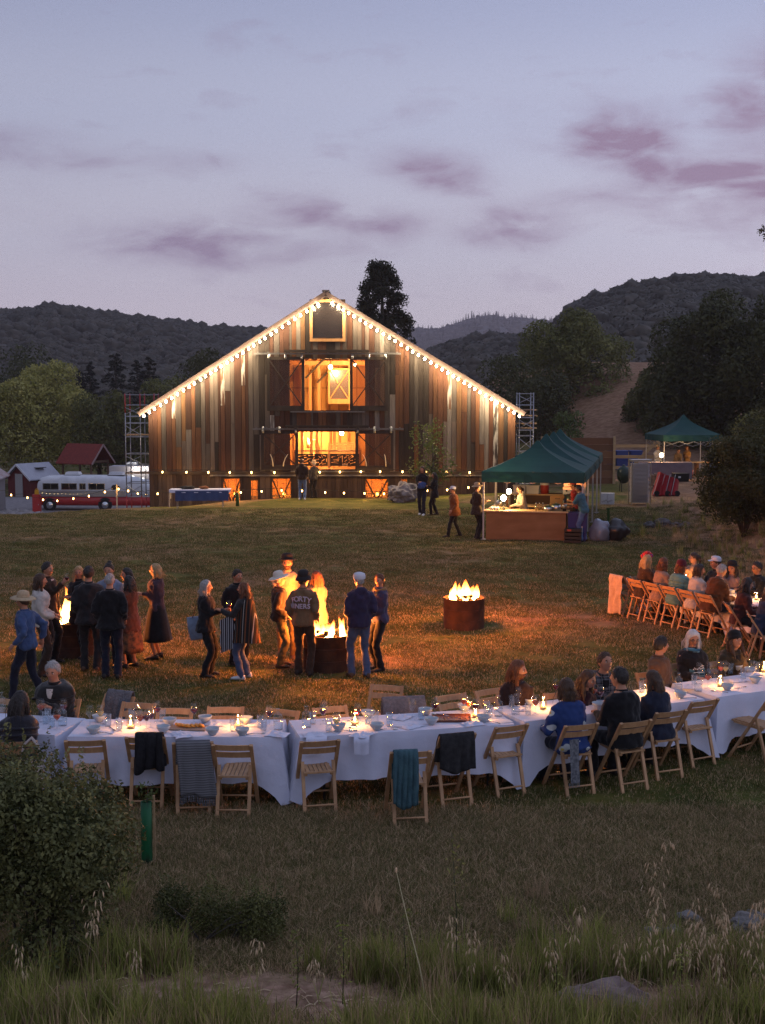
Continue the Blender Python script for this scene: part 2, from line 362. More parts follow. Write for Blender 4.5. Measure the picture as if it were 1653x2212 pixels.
# ---------------------------------------------------------------- scatter (grass, far woods)
def gn_scatter(name, P, S, Rz, protos, mat_=None, tilt=0.0):
    colp = bpy.data.collections.new(name + '_sources')
    for me in protos:
        o = bpy.data.objects.new(me.name, me); colp.objects.link(o)
    me = bpy.data.meshes.new(name); me.vertices.add(len(P)); me.vertices.foreach_set('co', np.asarray(P, np.float32).ravel())
    for an, arr in (('sz', S), ('rz', Rz)):
        at = me.attributes.new(an, 'FLOAT', 'POINT'); at.data.foreach_set('value', np.asarray(arr, np.float32))
    o = link(name, me)
    ng = bpy.data.node_groups.new(name + '_nodes', 'GeometryNodeTree'); ng.interface.new_socket('Geometry', in_out='INPUT', socket_type='NodeSocketGeometry'); ng.interface.new_socket('Geometry', in_out='OUTPUT', socket_type='NodeSocketGeometry')
    gi = ng.nodes.new('NodeGroupInput'); go = ng.nodes.new('NodeGroupOutput'); ip = ng.nodes.new('GeometryNodeInstanceOnPoints'); ci = ng.nodes.new('GeometryNodeCollectionInfo')
    ci.inputs['Collection'].default_value = colp; ci.inputs['Separate Children'].default_value = True; ci.inputs['Reset Children'].default_value = True
    ip.inputs['Pick Instance'].default_value = True
    a1 = ng.nodes.new('GeometryNodeInputNamedAttribute'); a1.data_type = 'FLOAT'; a1.inputs[0].default_value = 'sz'
    a2 = ng.nodes.new('GeometryNodeInputNamedAttribute'); a2.data_type = 'FLOAT'; a2.inputs[0].default_value = 'rz'
    cx = ng.nodes.new('ShaderNodeCombineXYZ'); rv = ng.nodes.new('FunctionNodeRandomValue'); rv.data_type = 'INT'; rv.inputs[4].default_value = 0; rv.inputs[5].default_value = len(protos) - 1
    lk = ng.links.new
    lk(gi.outputs[0], ip.inputs['Points']); lk(ci.outputs[0], ip.inputs['Instance']); lk(a1.outputs[0], ip.inputs['Scale']); lk(a2.outputs[0], cx.inputs[2]); lk(cx.outputs[0], ip.inputs['Rotation']); lk(rv.outputs[2], ip.inputs['Instance Index'])
    lk(ip.outputs[0], go.inputs[0])
    md = o.modifiers.new('scatter', 'NODES'); md.node_group = ng
    return o

# ---------------------------------------------------------------- foliage
def cards(C, Nrm, size, aspect=.55, jitter=.7, fold=False):
    n = len(C); d = Nrm + jitter * RNG.normal(size=(n, 3)); d /= np.linalg.norm(d, axis=1, keepdims=True) + 1e-9
    a = np.cross(d, RNG.normal(size=(n, 3))); a /= np.linalg.norm(a, axis=1, keepdims=True) + 1e-9; b = np.cross(d, a)
    s = (size * RNG.uniform(.6, 1.3, n))[:, None]
    V = np.stack([C - a * s * .5, C + b * s * aspect * .5, C + a * s * .5, C - b * s * aspect * .5], 1).reshape(-1, 3)
    return V, np.arange(4 * n).reshape(-1, 4)
def lobe_cloud(lobes, n, up=.25, inner=.72):
    w = np.array([l[3] ** 2 for l in lobes]); idx = RNG.choice(len(lobes), n, p=w / w.sum()); Lb = np.array(lobes)[idx]
    d = RNG.normal(size=(n, 3)); d[:, 2] += up; d /= np.linalg.norm(d, axis=1, keepdims=True)
    r = Lb[:, 3:4] * RNG.uniform(inner, 1.05, (n, 1)); return Lb[:, :3] + d * r, d
LEAF_PAIRS = {'willow': ((.19, .19, .04), (.42, .37, .11)), 'oak': ((.06, .068, .018), (.17, .165, .05)), 'dark': ((.03, .036, .012), (.088, .09, .03)), 'conifer': ((.014, .018, .01), (.035, .038, .02)),
              'far': ((.055, .05, .036), (.11, .09, .065)), 'bush': ((.045, .055, .016), (.19, .19, .07)), 'sapling': ((.06, .085, .02), (.11, .14, .04))}
def leafmat(k, scale=1.2):
    c1, c2 = LEAF_PAIRS[k]; return mat('leaf_' + k, c1, .6, c2, scale, 3, trans=.25, rand=.3, spec=.25)
BARK = mat('bark', (.045, .034, .026), .95, (.09, .075, .06), 5, stretch=(1, 1, .3), bump=.6)
def crown_lobes(rx, ry, rz, n, lr, seed, flat=0.0):
    rg = np.random.default_rng(seed); out = [(0, 0, 0, min(rx, ry, rz) * .72)]
    for _ in range(n):
        d = rg.normal(size=3); d /= np.linalg.norm(d); d[2] = max(d[2], -.75); k = rg.uniform(.62, .88)
        out.append((d[0] * rx * k, d[1] * ry * k, d[2] * rz * k, lr * rg.uniform(.65, 1.25)))
    return out
def limbs(mb, base, top, spread, n, r0, seed):
    rg = random.Random(seed); mb.tube([base, base.lerp(top, .35) + Vector((rg.uniform(-.1, .1), 0, 0)), base.lerp(top, .7), top], [r0, r0 * .72, r0 * .45, r0 * .15], 9)
    for i in range(n):
        k = rg.uniform(.3, .85); a = base.lerp(top, k); ang = rg.uniform(0, 6.28); ln = spread * rg.uniform(.5, 1) * (1.15 - k * .4)
        e = a + Vector((math.cos(ang) * ln, math.sin(ang) * ln, ln * rg.uniform(.3, .8)))
        mb.tube([a, a.lerp(e, .5) + Vector((0, 0, ln * .06)), e], [r0 * .33 * (1.1 - k * .5), r0 * .2, r0 * .05], 6)
def tree(name, label, base, height, rx, rz, kind, n, size, seed, lobes=26, lr=None, trunk_k=.3, group=None, ry=None, up=.25, inner=.72, dense=True):
    ry = ry or rx; t = thing(name, label, 'tree', base, 0, group); rz = max(rz, (height - .5) / 2); zc = height - rz
    lb = crown_lobes(rx, ry, rz, lobes, lr or rx * .36, seed); C, D = lobe_cloud([(a, b, c + zc, r) for a, b, c, r in lb], n, up, inner)
    V, Q = cards(C, D, size); link('crown', npmesh('crown', V, Q, leafmat(kind)), t)
    mb = MB(); limbs(mb, Vector((0, 0, -.3)), Vector((0, 0, zc + rz * .3)), rx * .8, 9, max(.12, height * .028), seed); mb.obj('trunk', BARK, t, True)
    return t
def conifer(name, label, base, height, r, n, size, seed, group=None, start=.12, ragged=.3, kind='conifer'):
    t = thing(name, label, 'tree', base, 0, group); rg = np.random.default_rng(seed)
    nb = int(26 + height * 2.2); C = []; D = []
    mb = MB(); mb.tube([(0, 0, -.3), (0, 0, height * .5), (0, 0, height)], [height * .022, height * .014, .02], 8)
    per = n // nb
    for i in range(nb):
        h = height * (start + (1 - start) * (i / nb) ** .9); k = (1 - (h / height - start) / (1 - start)); ln = r * (k ** .6 * (.95) + .04) * rg.uniform(1 - ragged, 1 + ragged * .6); a = i * 2.399 + rg.uniform(-.4, .4)
        dr = np.array([math.cos(a), math.sin(a), rg.uniform(-.15, .25)]); s = rg.uniform(.1, 1, per) ** .7
        p = np.array([0, 0, h]) + dr * ln * s[:, None]; p[:, 2] -= .12 * ln * s ** 2; w = ln * .26 * (1.15 - s)[:, None]
        p += rg.normal(size=(per, 3)) * w * np.array([1, 1, .45]); C.append(p); D.append(np.tile([dr[0] * .3, dr[1] * .3, .9], (per, 1)))
        if i % 3 == 0: mb.tube([(0, 0, h), (dr[0] * ln * .8, dr[1] * ln * .8, h - .05 * ln)], [height * .005, .012], 5)
    V, Q = cards(np.concatenate(C), np.concatenate(D), size, .4, .5); link('crown', npmesh('crown', V, Q, leafmat(kind)), t); mb.obj('trunk', BARK, t, True); return t

# ---------------------------------------------------------------- hills and the woods on them
HILLM = mat('hill_scrub', (.07, .06, .04), .95, (.13, .09, .065), .03, 6)
HILLB = mat('hill_far_scrub', (.045, .045, .04), .95, (.06, .058, .05), .02, 6)
HILLG = mat('hill_dry_grass', (.16, .085, .055), .95, (.2, .12, .08), .05, 5)
def blob_proto(name, n, size, seed, kind, tall=1.0):
    # one rounded crown: a lumpy closed canopy with loose leaf sprays on its skin
    bm = bmesh.new(); bmesh.ops.create_icosphere(bm, subdivisions=3, radius=1.0)
    for v in bm.verts:
        p = v.co.copy(); k = .86 + .30 * noise.fractal(p * 1.6 + Vector((seed * 2.3, 0, seed)), 1.0, 2.0, 4); v.co = Vector((p.x * k, p.y * k, p.z * k * .85 * tall + .5 * tall))
    V0 = np.array([v.co[:] for v in bm.verts]); T0 = np.array([[v.index for v in f.verts] for f in bm.faces]); bm.free(); T0 = np.concatenate([T0, T0[:, 2:3]], 1)
    pick = RNG.integers(0, len(V0), n); C = V0[pick]; D = C - np.array([0, 0, .5 * tall]); V, Q = cards(C, D, size, .8, .6)
    me = npmesh(name, np.concatenate([V0, V]), np.concatenate([T0[:, :3], Q[:, [0, 1, 2]] + len(V0), Q[:, [0, 2, 3]] + len(V0)]), leafmat(kind, 1.6), True); return me
FAR_TREES = [blob_proto('woodland_oak', 220, .16, 40 + i, 'far', (.75, .9, 1.0)[i % 3]) for i in range(4)]
def spire_proto(name, seed):
    rg = np.random.default_rng(seed); n = 220; h = rg.uniform(0, 1, n) ** 1.3; a = rg.uniform(0, 6.28, n); r = .3 * (1 - h) * rg.uniform(.5, 1, n)
    C = np.stack([r * np.cos(a), r * np.sin(a), h * 2.2], -1); V, Q = cards(C, np.tile([0, 0, 1.], (n, 1)), .22, .6, .8); return npmesh(name, V, Q, leafmat('far', .8))
FAR_SPIRES = [spire_proto('woodland_fir', s) for s in (3, 4)]
def hill(name, ridge, Yr, Yfoot, zfoot, m, n_trees, tree_size, protos, forest, lump=1.0, spread=.9, skip=None):
    # the ridge line is read from the photograph; the hill is a real slope from its foot up to that line and over it
    us = np.array([p[0] for p in ridge], float); vs = np.array([p[1] for p in ridge], float)
    nu, nv = 120, 34; U = np.linspace(us[0], us[-1], nu); Vv = np.interp(U, us, vs)
    Yl = Yr(U) if callable(Yr) else np.full(nu, float(Yr)); Xr = (U - CX) / F * Yl; Zr = HC + (VH - Vv) / F * Yl
    rows = []
    for t in np.linspace(0, 1.35, nv):
        k = np.minimum(t, 1.0); Y = Yfoot + (Yl - Yfoot) * t; prof = ssn(np.full(nu, k)) * .55 + k * .45
        Z = zfoot + (Zr - zfoot) * (prof if t <= 1 else 1 - (t - 1) * .9)
        X = Xr * (.55 + .45 * min(t, 1.15) * (1))                       # the foot runs in towards the valley
        nzv = np.array([noise.fractal(Vector((x * .012 + 7, y * .012, 3)), 1.0, 2.0, 4) for x, y in zip(X, Y)])
        fade = math.sin(min(t, 1) * math.pi) if t < 1 else 0
        rows.append(np.stack([X, Y, Z + nzv * lump * fade * (Zr.max() - zfoot) * .13], -1))
    G = np.array(rows); c = nu; i, j = np.meshgrid(np.arange(nv - 1), np.arange(nu - 1), indexing='ij'); a = (i * c + j).ravel()
    tag(link(name, npmesh(name, G.reshape(-1, 3), np.stack([a, a + 1, a + c + 1, a + c], -1), m, True)), kind='structure')
    if n_trees:
        ti = RNG.uniform(.03, 1.04, n_trees) / 1.35 * (nv - 1); ui = RNG.uniform(0, nu - 1.001, n_trees); t0 = ti.astype(int); u0 = ui.astype(int); ft = (ti - t0)[:, None]; fu = (ui - u0)[:, None]
        P = (G[t0, u0] * (1 - ft) + G[np.minimum(t0 + 1, nv - 1), u0] * ft) * (1 - fu) + (G[t0, u0 + 1] * (1 - ft) + G[np.minimum(t0 + 1, nv - 1), u0 + 1] * ft) * fu
        S = tree_size * RNG.uniform(.55, 1.25, n_trees) * (.75 + .5 * np.array([noise.noise(Vector((p[0] * .02, p[1] * .02, 0))) for p in P]))
        keep = np.ones(n_trees, bool) if skip is None else ~skip(P, S); P = P[keep]; S = S[keep]; P[:, 2] -= S * .35
        o = gn_scatter(forest, P, S, RNG.uniform(0, 6.28, len(P)), protos); tag(o, kind='stuff')
hill('hill_left', [(-700, 724), (-300, 692), (-60, 679), (0, 676), (75, 680), (105, 674), (150, 673), (210, 684), (300, 697), (360, 701), (420, 711), (500, 721), (590, 730), (760, 759), (900, 794)], 520, 190, -9, HILLM, 9000, 4.6, FAR_TREES, 'hillside_woods_left', skip=lambda P, S: (P[:, 1] > 505) & (P[:, 0] < -139))
hill('hill_right', [(880, 815), (915, 777), (960, 761), (1060, 747), (1170, 749), (1215, 711), (1260, 667), (1350, 643), (1400, 629), (1480, 617), (1550, 616), (1653, 621), (1800, 627), (2100, 661), (2500, 711)], lambda U: 420 - 60 * ssn((U - 1170) / 80), 150, 0, HILLM, 6500, 4.2, FAR_TREES, 'hillside_woods_right')
hill('hill_far', [(700, 730), (820, 720), (900, 716), (960, 715), (1000, 701), (1050, 691), (1120, 694), (1200, 698), (1290, 720), (1400, 730)], 1900, 1100, 20, HILLB, 4200, 7, FAR_SPIRES[:1] + FAR_TREES[:3], 'ridge_woods')

# ---------------------------------------------------------------- single trees
def base_at(u, Y, z=None):
    x = (u - CX) / F * Y; return Vector((x, Y, ground_z(x, Y) if z is None else z))
def top_h(v, Y, b): return HC + (VH - v) / F * Y - b.z
b = base_at(88, 128); tree('willow_tree', 'broad pale green rounded tree rising behind the coach and the red sheds', b, top_h(785, 128, b), 6.2, 5.2, 'willow', 30000, .30, 11, 46, 1.7, ry=5.5, up=.45)
b = base_at(-70, 122); tree('willow_tree', 'pale green tree half cut off behind the white shed', b, top_h(800, 122, b), 5.2, 5.0, 'willow', 14000, .30, 12, 34, 1.5, up=.45)
b = base_at(215, 124); tree('round_tree', 'smaller dark green tree between the broad pale tree and the scaffold tower', b, top_h(835, 124, b), 3.6, 3.8, 'oak', 8000, .28, 13, 30, 1.1)
b = base_at(268, 122); tree('round_tree', 'dark bushy tree right behind the red-braced scaffold tower', b, top_h(842, 122, b), 3.3, 3.6, 'oak', 8000, .28, 14, 30, 1.0)
b = base_at(35, 160); tree('round_tree', 'dark tree showing above the broad pale tree', b, top_h(742, 160, b), 6.4, 5.0, 'dark', 6000, .4, 15, 26, 2.0)
b = base_at(445, 135); tree('round_tree', 'dark oak peeping over the left roof slope of the barn', b, top_h(745, 135, b), 5.0, 5.0, 'dark', 8000, .34, 16, 30, 1.6)
b = base_at(370, 130); tree('round_tree', 'low dark oak beside the lower left roof edge of the barn', b, top_h(800, 130, b), 4.0, 4.0, 'oak', 7000, .32, 17, 28, 1.3)
for u, v, Y, r, s, lab in ((198, 782, 168, 2.6, 31, 'slim dark fir, smallest of the firs below the wooded hill'), (253, 764, 165, 3.6, 32, 'tallest dark fir of the group below the wooded hill'), (300, 778, 172, 3.2, 33, 'dark fir between the tallest fir and the forked fir'), (326, 772, 168, 3.0, 34, 'dark fir nearest the barn roof'), (175, 800, 170, 2.4, 35, 'short dark fir at the edge of the pale tree')):
    b = base_at(u, Y); conifer('fir_tree', lab, b, top_h(v, Y, b), r, 3600, .5, s, 'firs below the wooded hill')
b = base_at(826, 100); hR = top_h(571, 100, b); t = thing('redwood_tree', 'tall ragged dark redwood rising behind the barn roof', 'tree', b); rgR = np.random.default_rng(8); lbR = []
for k in range(170):
    q = rgR.uniform(.3, 1) ** .8; rr = 4.0 * (1.03 - q) ** .55 * (.55 + .5 * rgR.uniform()); a = rgR.uniform(0, 6.28); lbR.append((rr * math.cos(a), rr * math.sin(a), hR * q - .35, rgR.uniform(.35, .75)))
C, D = lobe_cloud(lbR, 24000, .3, .35); V, Q = cards(C, D, .24, .5, .8); link('crown', npmesh('crown', V, Q, leafmat('conifer')), t); m = MB(); m.tube([(0, 0, -.3), (0, 0, hR * .6), (0, 0, hR)], [.32, .2, .03], 9); m.obj('trunk', BARK, t, True)
b = base_at(1248, 118); tree('oak_tree', 'large round dark oak beyond the green canopies', b, top_h(670, 118, b), 6.2, 6.2, 'oak', 32000, .3, 18, 44, 1.6)
b = base_at(1165, 105); tree('oak_tree', 'low dark oak right behind the barn roof end', b, top_h(790, 105, b), 3.9, 3.9, 'dark', 9000, .28, 19, 30, 1.2)
b = base_at(1110, 112); tree('oak_tree', 'dark oak half hidden by the right roof slope of the barn', b, top_h(760, 112, b), 3.4, 4.4, 'dark', 7000, .28, 29, 30, 1.2)
b = base_at(1540, 90); tree('oak_tree', 'huge dark oak towering over the single green canopy', b, top_h(628, 90, b), 4.9, 6.4, 'dark', 32000, .27, 20, 50, 1.5)
b = base_at(1680, 84); tree('oak_tree', 'tallest dark oak at the foot of the right hill', b, top_h(592, 84, b), 4.4, 6.6, 'dark', 22000, .27, 21, 40, 1.4)
b = base_at(1460, 96); tree('oak_tree', 'rounded oak standing against the dry hillside path', b, top_h(735, 96, b), 3.7, 4.6, 'oak', 18000, .26, 22, 34, 1.05)
b = base_at(1408, 100, 2.6); tree('oak_tree', 'small dark oak beside the dry hillside path', b, top_h(835, 100, b), 2.3, 2.4, 'dark', 5000, .24, 23, 22, .7)
b = base_at(1228, 84); tree('young_tree', 'young pale green tree behind the row of green canopies', b, top_h(868, 84, b), 1.3, 2.4, 'sapling', 2600, .2, 24, 18, .6)
b = base_at(1640, 60); tree('bush_tree', 'olive green shrub leaning over the lanterns by the single canopy', b, top_h(885, 60, b), 1.7, 2.3, 'oak', 7000, .16, 25, 26, .65)
# ragged dark bush on the bank and its neighbours
def bush(name, label, base, h, rx, ry, kind, n, size, seed, lobes=30, lr=.4, group=None):
    t = thing(name, label, 'bush', base, 0, group); lb = crown_lobes(rx, ry, h * .5, lobes, lr, seed)
    C, D = lobe_cloud([(a, b_, c + h * .5, r) for a, b_, c, r in lb], n, .35, .6); C[:, 2] = np.maximum(C[:, 2], .02); V, Q = cards(C, D, size, .5, .8)
    link('foliage', npmesh('foliage', V, Q, leafmat(kind, 3)), t)
    mb = MB(); rg = random.Random(seed)
    for _ in range(16):
        a = rg.uniform(0, 6.28); e = Vector((math.cos(a) * rx * .7, math.sin(a) * ry * .7, h * rg.uniform(.5, .85))); mb.tube([(0, 0, -.1), e * .5 + Vector((0, 0, .1)), e], [.035, .02, .006], 5)
    mb.obj('stems', BARK, t, True); return t
b = base_at(1612, 37.5); bush('dark_bush', 'big ragged dark bush growing on the dry bank', b, top_h(925, 37.5, b), 1.25, 1.3, 'dark', 26000, .085, 41, 52, .42)
b = base_at(1668, 40.5); bush('dark_bush', 'taller dark bush behind the ragged one on the dry bank', b, top_h(880, 40.5, b), 1.2, 1.2, 'dark', 12000, .09, 42, 34, .42)
# ================================================================ barn
BY = 55.5
def bx(u): return (u - CX) / F * BY * 1.0
def bz(v): return HC + (VH - v) / F * BY
XL, XR, XA = bx(322), bx(1113), bx(706); ZE, ZA = bz(884), bz(640)
barn = thing('barn', 'weathered plank barn with lit gable and open sliding doors', 'barn', (0, BY, 0))
def roof_z(x): return ZE + (ZA - ZE) * (1 - abs(x - XA) / ((XA - XL) if x < XA else (XR - XA)))
PLANK = mat('barn_board', (.75, .75, .75), .85, (1.25, 1.25, 1.25), 2.2, 6, stretch=(5, 5, .55), bump=.5, bscale=14, objcol=True, lo=.3, hi=.7)
PLANKW = None
def painted_plank():
    m = bpy.data.materials.new('barn_board_flaking_paint'); m.use_nodes = True; t = m.node_tree; b_ = t.nodes['Principled BSDF']; b_.inputs['Roughness'].default_value = .85
    co = nn(t, 'ShaderNodeTexCoord'); mp = nn(t, 'ShaderNodeMapping'); mp.inputs['Scale'].default_value = (6, 6, 1.1); t.links.new(co.outputs['Object'], mp.inputs[0]); oi = nn(t, 'ShaderNodeObjectInfo')
    z = nn(t, 'ShaderNodeTexNoise'); z.inputs['Scale'].default_value = 1.3; z.inputs['Detail'].default_value = 7; t.links.new(mp.outputs[0], z.inputs['Vector'])
    r = nn(t, 'ShaderNodeMapRange'); r.inputs[1].default_value = .46; r.inputs[2].default_value = .58; t.links.new(z.outputs[0], r.inputs[0])
    t.links.new(mixc(t, r.outputs[0], oi.outputs['Color'], (.27, .25, .23)), b_.inputs['Base Color']); return m
PLANKW = painted_plank()
PAL = [((.056, .022, .012), 6), ((.038, .016, .010), 6), ((.072, .030, .014), 4), ((.017, .012, .010), 5), ((.075, .057, .048), 3), ((.115, .097, .086), 2), ((.052, .042, .037), 4), ((.08, .04, .018), 1.2)]
rb = random.Random(21)
# openings in the wall: (x0, x1, z0, z1)
UP = (bx(627), bx(789), bz(886), bz(776)); LO = (bx(627), bx(789), bz(1014), bz(932)); WIN = (bx(677), bx(741), bz(731), bz(657))
BASE = [(bx(478), bx(523), -.5, bz(1028)), (bx(538), bx(561), -.5, bz(1032)), (bx(584), bx(632), -.5, bz(1028)), (bx(786), bx(842), -.5, bz(1029)), (bx(862), bx(884), -.5, bz(1029))]
ZF = bz(1019)
OPEN = [UP, LO, WIN] + BASE
count = 0; x = XL
BX8 = [(3, 2, 1, 0), (4, 5, 6, 7), (0, 1, 5, 4), (1, 2, 6, 5), (2, 3, 7, 6), (3, 0, 4, 7)]
def plank(x0, x1, z0, z1a, z1b, yo, col, painted):
    # board with a sloped top: vertices centred on the board
    cx_, cz_ = (x0 + x1) / 2, (z0 + (z1a + z1b) / 2) / 2; w = (x1 - x0) / 2
    mb = MB(); t = .025
    vs = [(-w, -t, z0 - cz_), (w, -t, z0 - cz_), (w, t, z0 - cz_), (-w, t, z0 - cz_), (-w, -t, z1a - cz_), (w, -t, z1b - cz_), (w, t, z1b - cz_), (-w, t, z1a - cz_)]
    mb.add(vs, BX8); o = mb.obj('plank', PLANKW if painted else PLANK, barn); o.location = (cx_, -.03 + yo, cz_)
    k = rb.uniform(.8, 1.25); o.color = (col[0] * k, col[1] * k, col[2] * k, 1); return o
def pick():
    r_ = rb.uniform(0, sum(w for _, w in PAL))
    for c_, w_ in PAL:
        r_ -= w_
        if r_ <= 0: return c_
    return PAL[0][0]
edges = sorted({e for o in OPEN for e in o[:2]})
while x < XR - .02:
    w = rb.choice((.17, .19, .21, .24)); x1 = min(x + w, XR)
    for e in edges:
        if x + .07 < e < x1 + .06: x1 = e
    if XR - x1 < .1: x1 = XR
    if x < XA < x1: x1 = XA if XA - x > .08 else x1
    g = .006; xa, xb = x + g, x1 - g; xm = (x + x1) / 2; za, zb = roof_z(xa) - .02, roof_z(xb) - .02; gz = ground_z(xm, BY) - .15
    holes = sorted([(o[2], o[3]) for o in OPEN if o[0] - .01 < xm < o[1] + .01])
    segs = []; z = gz
    for h0, h1 in holes:
        if h0 > z + .05: segs.append((z, h0))
        z = max(z, h1)
    segs.append((z, None))
    fin = []
    for s0, s1 in segs:
        if s0 < ZF - .1 and (s1 is None or s1 > ZF + .1): fin.append((s0, ZF)); s0 = ZF + .012
        top = s1 if s1 is not None else min(za, zb)
        if top - s0 > 3.2 and rb.random() < .62:
            q = s0 + (top - s0) * rb.choice((.3, .42, .55, .68)) + rb.uniform(-.3, .3); fin.append((s0, q)); s0 = q + .008
        fin.append((s0, s1))
    for s0, s1 in fin:
        if (s1 if s1 is not None else min(za, zb)) - s0 < .06: continue
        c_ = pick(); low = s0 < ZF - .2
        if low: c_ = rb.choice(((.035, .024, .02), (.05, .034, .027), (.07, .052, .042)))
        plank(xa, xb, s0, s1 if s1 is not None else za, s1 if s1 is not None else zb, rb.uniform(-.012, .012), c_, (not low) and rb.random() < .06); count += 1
    x = x1
# lining boards behind the joints, with the same openings
def lining():
    mb = MB(); xs = sorted({XL + .05, XR - .05, XA, *[e for o in OPEN for e in o[:2]]})
    for a_, b__ in zip(xs[:-1], xs[1:]):
        xm = (a_ + b__) / 2; holes = sorted([(o[2], o[3]) for o in OPEN if o[0] < xm < o[1]]); z = -.6
        for h0, h1 in holes + [(None, None)]:
            t0, t1 = (roof_z(a_) - .06, roof_z(b__) - .06) if h0 is None else (h0, h0)
            if t0 > z + .02: mb.add([(a_, .02, z), (b__, .02, z), (b__, .06, z), (a_, .06, z), (a_, .02, t0), (b__, .02, t1), (b__, .06, t1), (a_, .06, t0)], BX8)
            z = h1 if h1 is not None else z
    return mb
lining().obj('wall_lining', WOOD_DK, barn)
# roof: two corrugated metal slopes with overhang
TIN = mat('roof_tin', (.09, .085, .09), .45, (.14, .125, .125), 1.2, 5, stretch=(1, 1, 1), metal=.5)
def roof_slope(sx):
    xe = XL if sx < 0 else XR; nx = 46; mb = MB(); rows = []
    ext = .35
    for i in range(int(22 / .24) + 1):
        y = -.42 + i * .24; row = []
        zz = .03 if i % 2 else 0
        for t_ in (0, .5, 1):
            xx = XA + (xe + sx * ext - XA) * t_; zr = ZA + .10 + (ZE - ZA) * (abs(xx - XA) / abs(xe - XA)) + zz; row.append((xx, y, zr))
        rows.append(row)
    mb.sheet(rows); low = [[(p[0], p[1], p[2] - .12) for p in r_] for r_ in rows]; mb.sheet(low)
    for side in (0, -1): mb.sheet([rows[side], low[side]])
    mb.sheet([[r_[2] for r_ in rows], [r_[2] for r_ in low]])
    o = mb.obj('roof_slope', TIN, barn)
    f = MB(); f.bar((XA, -.45, ZA + .02), (xe + sx * ext, -.45, ZE + .02 - ext * (ZA - ZE) / abs(xe - XA)), .05, .2); f.obj('barge_board', mat('barge_tin', (.10, .07, .065), .5, (.15, .11, .1), 3, metal=.3), o)
roof_slope(-1); roof_slope(1)
cap = MB(); cap.bar((XA, -.5, ZA + .14), (XA, 21.6, ZA + .14), .3, .06); cap.obj('ridge_cap', TIN, barn)
for (xs_, lab) in ((XL, 'side_wall'), (XR, 'side_wall')):
    mb = MB(); mb.box((xs_ + (.08 if xs_ < 0 else -.08), 10.5, (ZE - 2) / 2), (.1, 20.8, ZE + 2)); mb.obj('side_wall', mat('side_board', (.09, .055, .035), .85, (.16, .12, .09), 1.5, stretch=(1, 6, .4)), barn)
mb = MB(); mb.add([(XL, 21, -4), (XR, 21, -1), (XR, 21, ZE), (XA, 21, ZA), (XL, 21, ZE)], [(0, 1, 2, 3, 4)]); mb.obj('back_wall', mat('back_board', (.07, .05, .035), .9), barn)
# -------- interior: decks, pine lining, posts and braces
PINE = mat('pine_ply', (.52, .27, .09), .7, (.6, .34, .13), 1.4, 4, stretch=(1, 1, .3)); PINE2 = mat('pine_post', (.3, .15, .06), .7, (.36, .19, .08), 2, stretch=(4, 4, .5))
zfu, zfl, zb0 = UP[2] - .04, ZF - .05, -.55
def part(name, m, fn, parent=barn, smooth=False):
    mb = MB(); fn(mb); return mb.obj(name, m, parent, smooth)
part('upper_deck', PINE2, lambda m: m.box(((XL + XR) / 2, 4.1, zfu - .12), (XR - XL - .3, 8, .2)))
part('main_deck', PINE2, lambda m: m.box(((XL + XR) / 2, 4.1, zfl - .12), (XR - XL - .3, 8, .2)))
part('basement_floor', mat('earth_floor', (.12, .09, .06), .95), lambda m: m.box(((XL + XR) / 2, 4.1, zb0 - .12), (XR - XL - .3, 8, .2)))
ZIN = ZA - 1.2
part('inner_wall', PINE, lambda m: m.box((bx(696), 5.2, 3.0), (7.0, .1, 6.9)))
part('loft_ceiling', PINE2, lambda m: m.box((bx(706), 3.2, UP[3] + .35), (6.4, 5, .1)))
part('basement_wall', PINE, lambda m: m.box(((XL + XR) / 2, 2.4, .2), (XR - XL - .5, .08, 1.55)))
for i in range(16):
    xs_ = bx(627) - .6 + i * .42
    part('stud', PINE2, lambda m: m.box((xs_, 5.11, (UP[2] + UP[3]) / 2), (.05, .06, 2.6))); part('stud', PINE2, lambda m: m.box((xs_, 5.11, (LO[2] + LO[3]) / 2), (.06, .06, 2.0)))
part('wall_rail', PINE2, lambda m: m.box((bx(706), 5.10, bz(837)), (6, .05, .05)))
for u in (671, 690, 757):
    part('post', PINE2, lambda m: m.box((bx(u) * 1.06, 3.4, (UP[2] + UP[3]) / 2), (.14, .14, 2.5)))
part('brace', WOOD_DK, lambda m: m.bar((bx(660) * 1.05, 3.2, bz(815)), (bx(700) * 1.05, 3.2, bz(772)), .09))
part('brace', WOOD_DK, lambda m: m.bar((bx(685) * 1.05, 3.2, bz(826)), (bx(716) * 1.05, 3.2, bz(792)), .09))
part('header_beam', PINE2, lambda m: m.box((bx(706), 3.3, bz(781)), (6, .2, .2)))
for u in (652, 672, 684, 722):
    part('post', PINE2, lambda m: m.box((bx(u) * 1.06, 3.6, (LO[2] + LO[3]) / 2), (.13, .13, 2.0)))
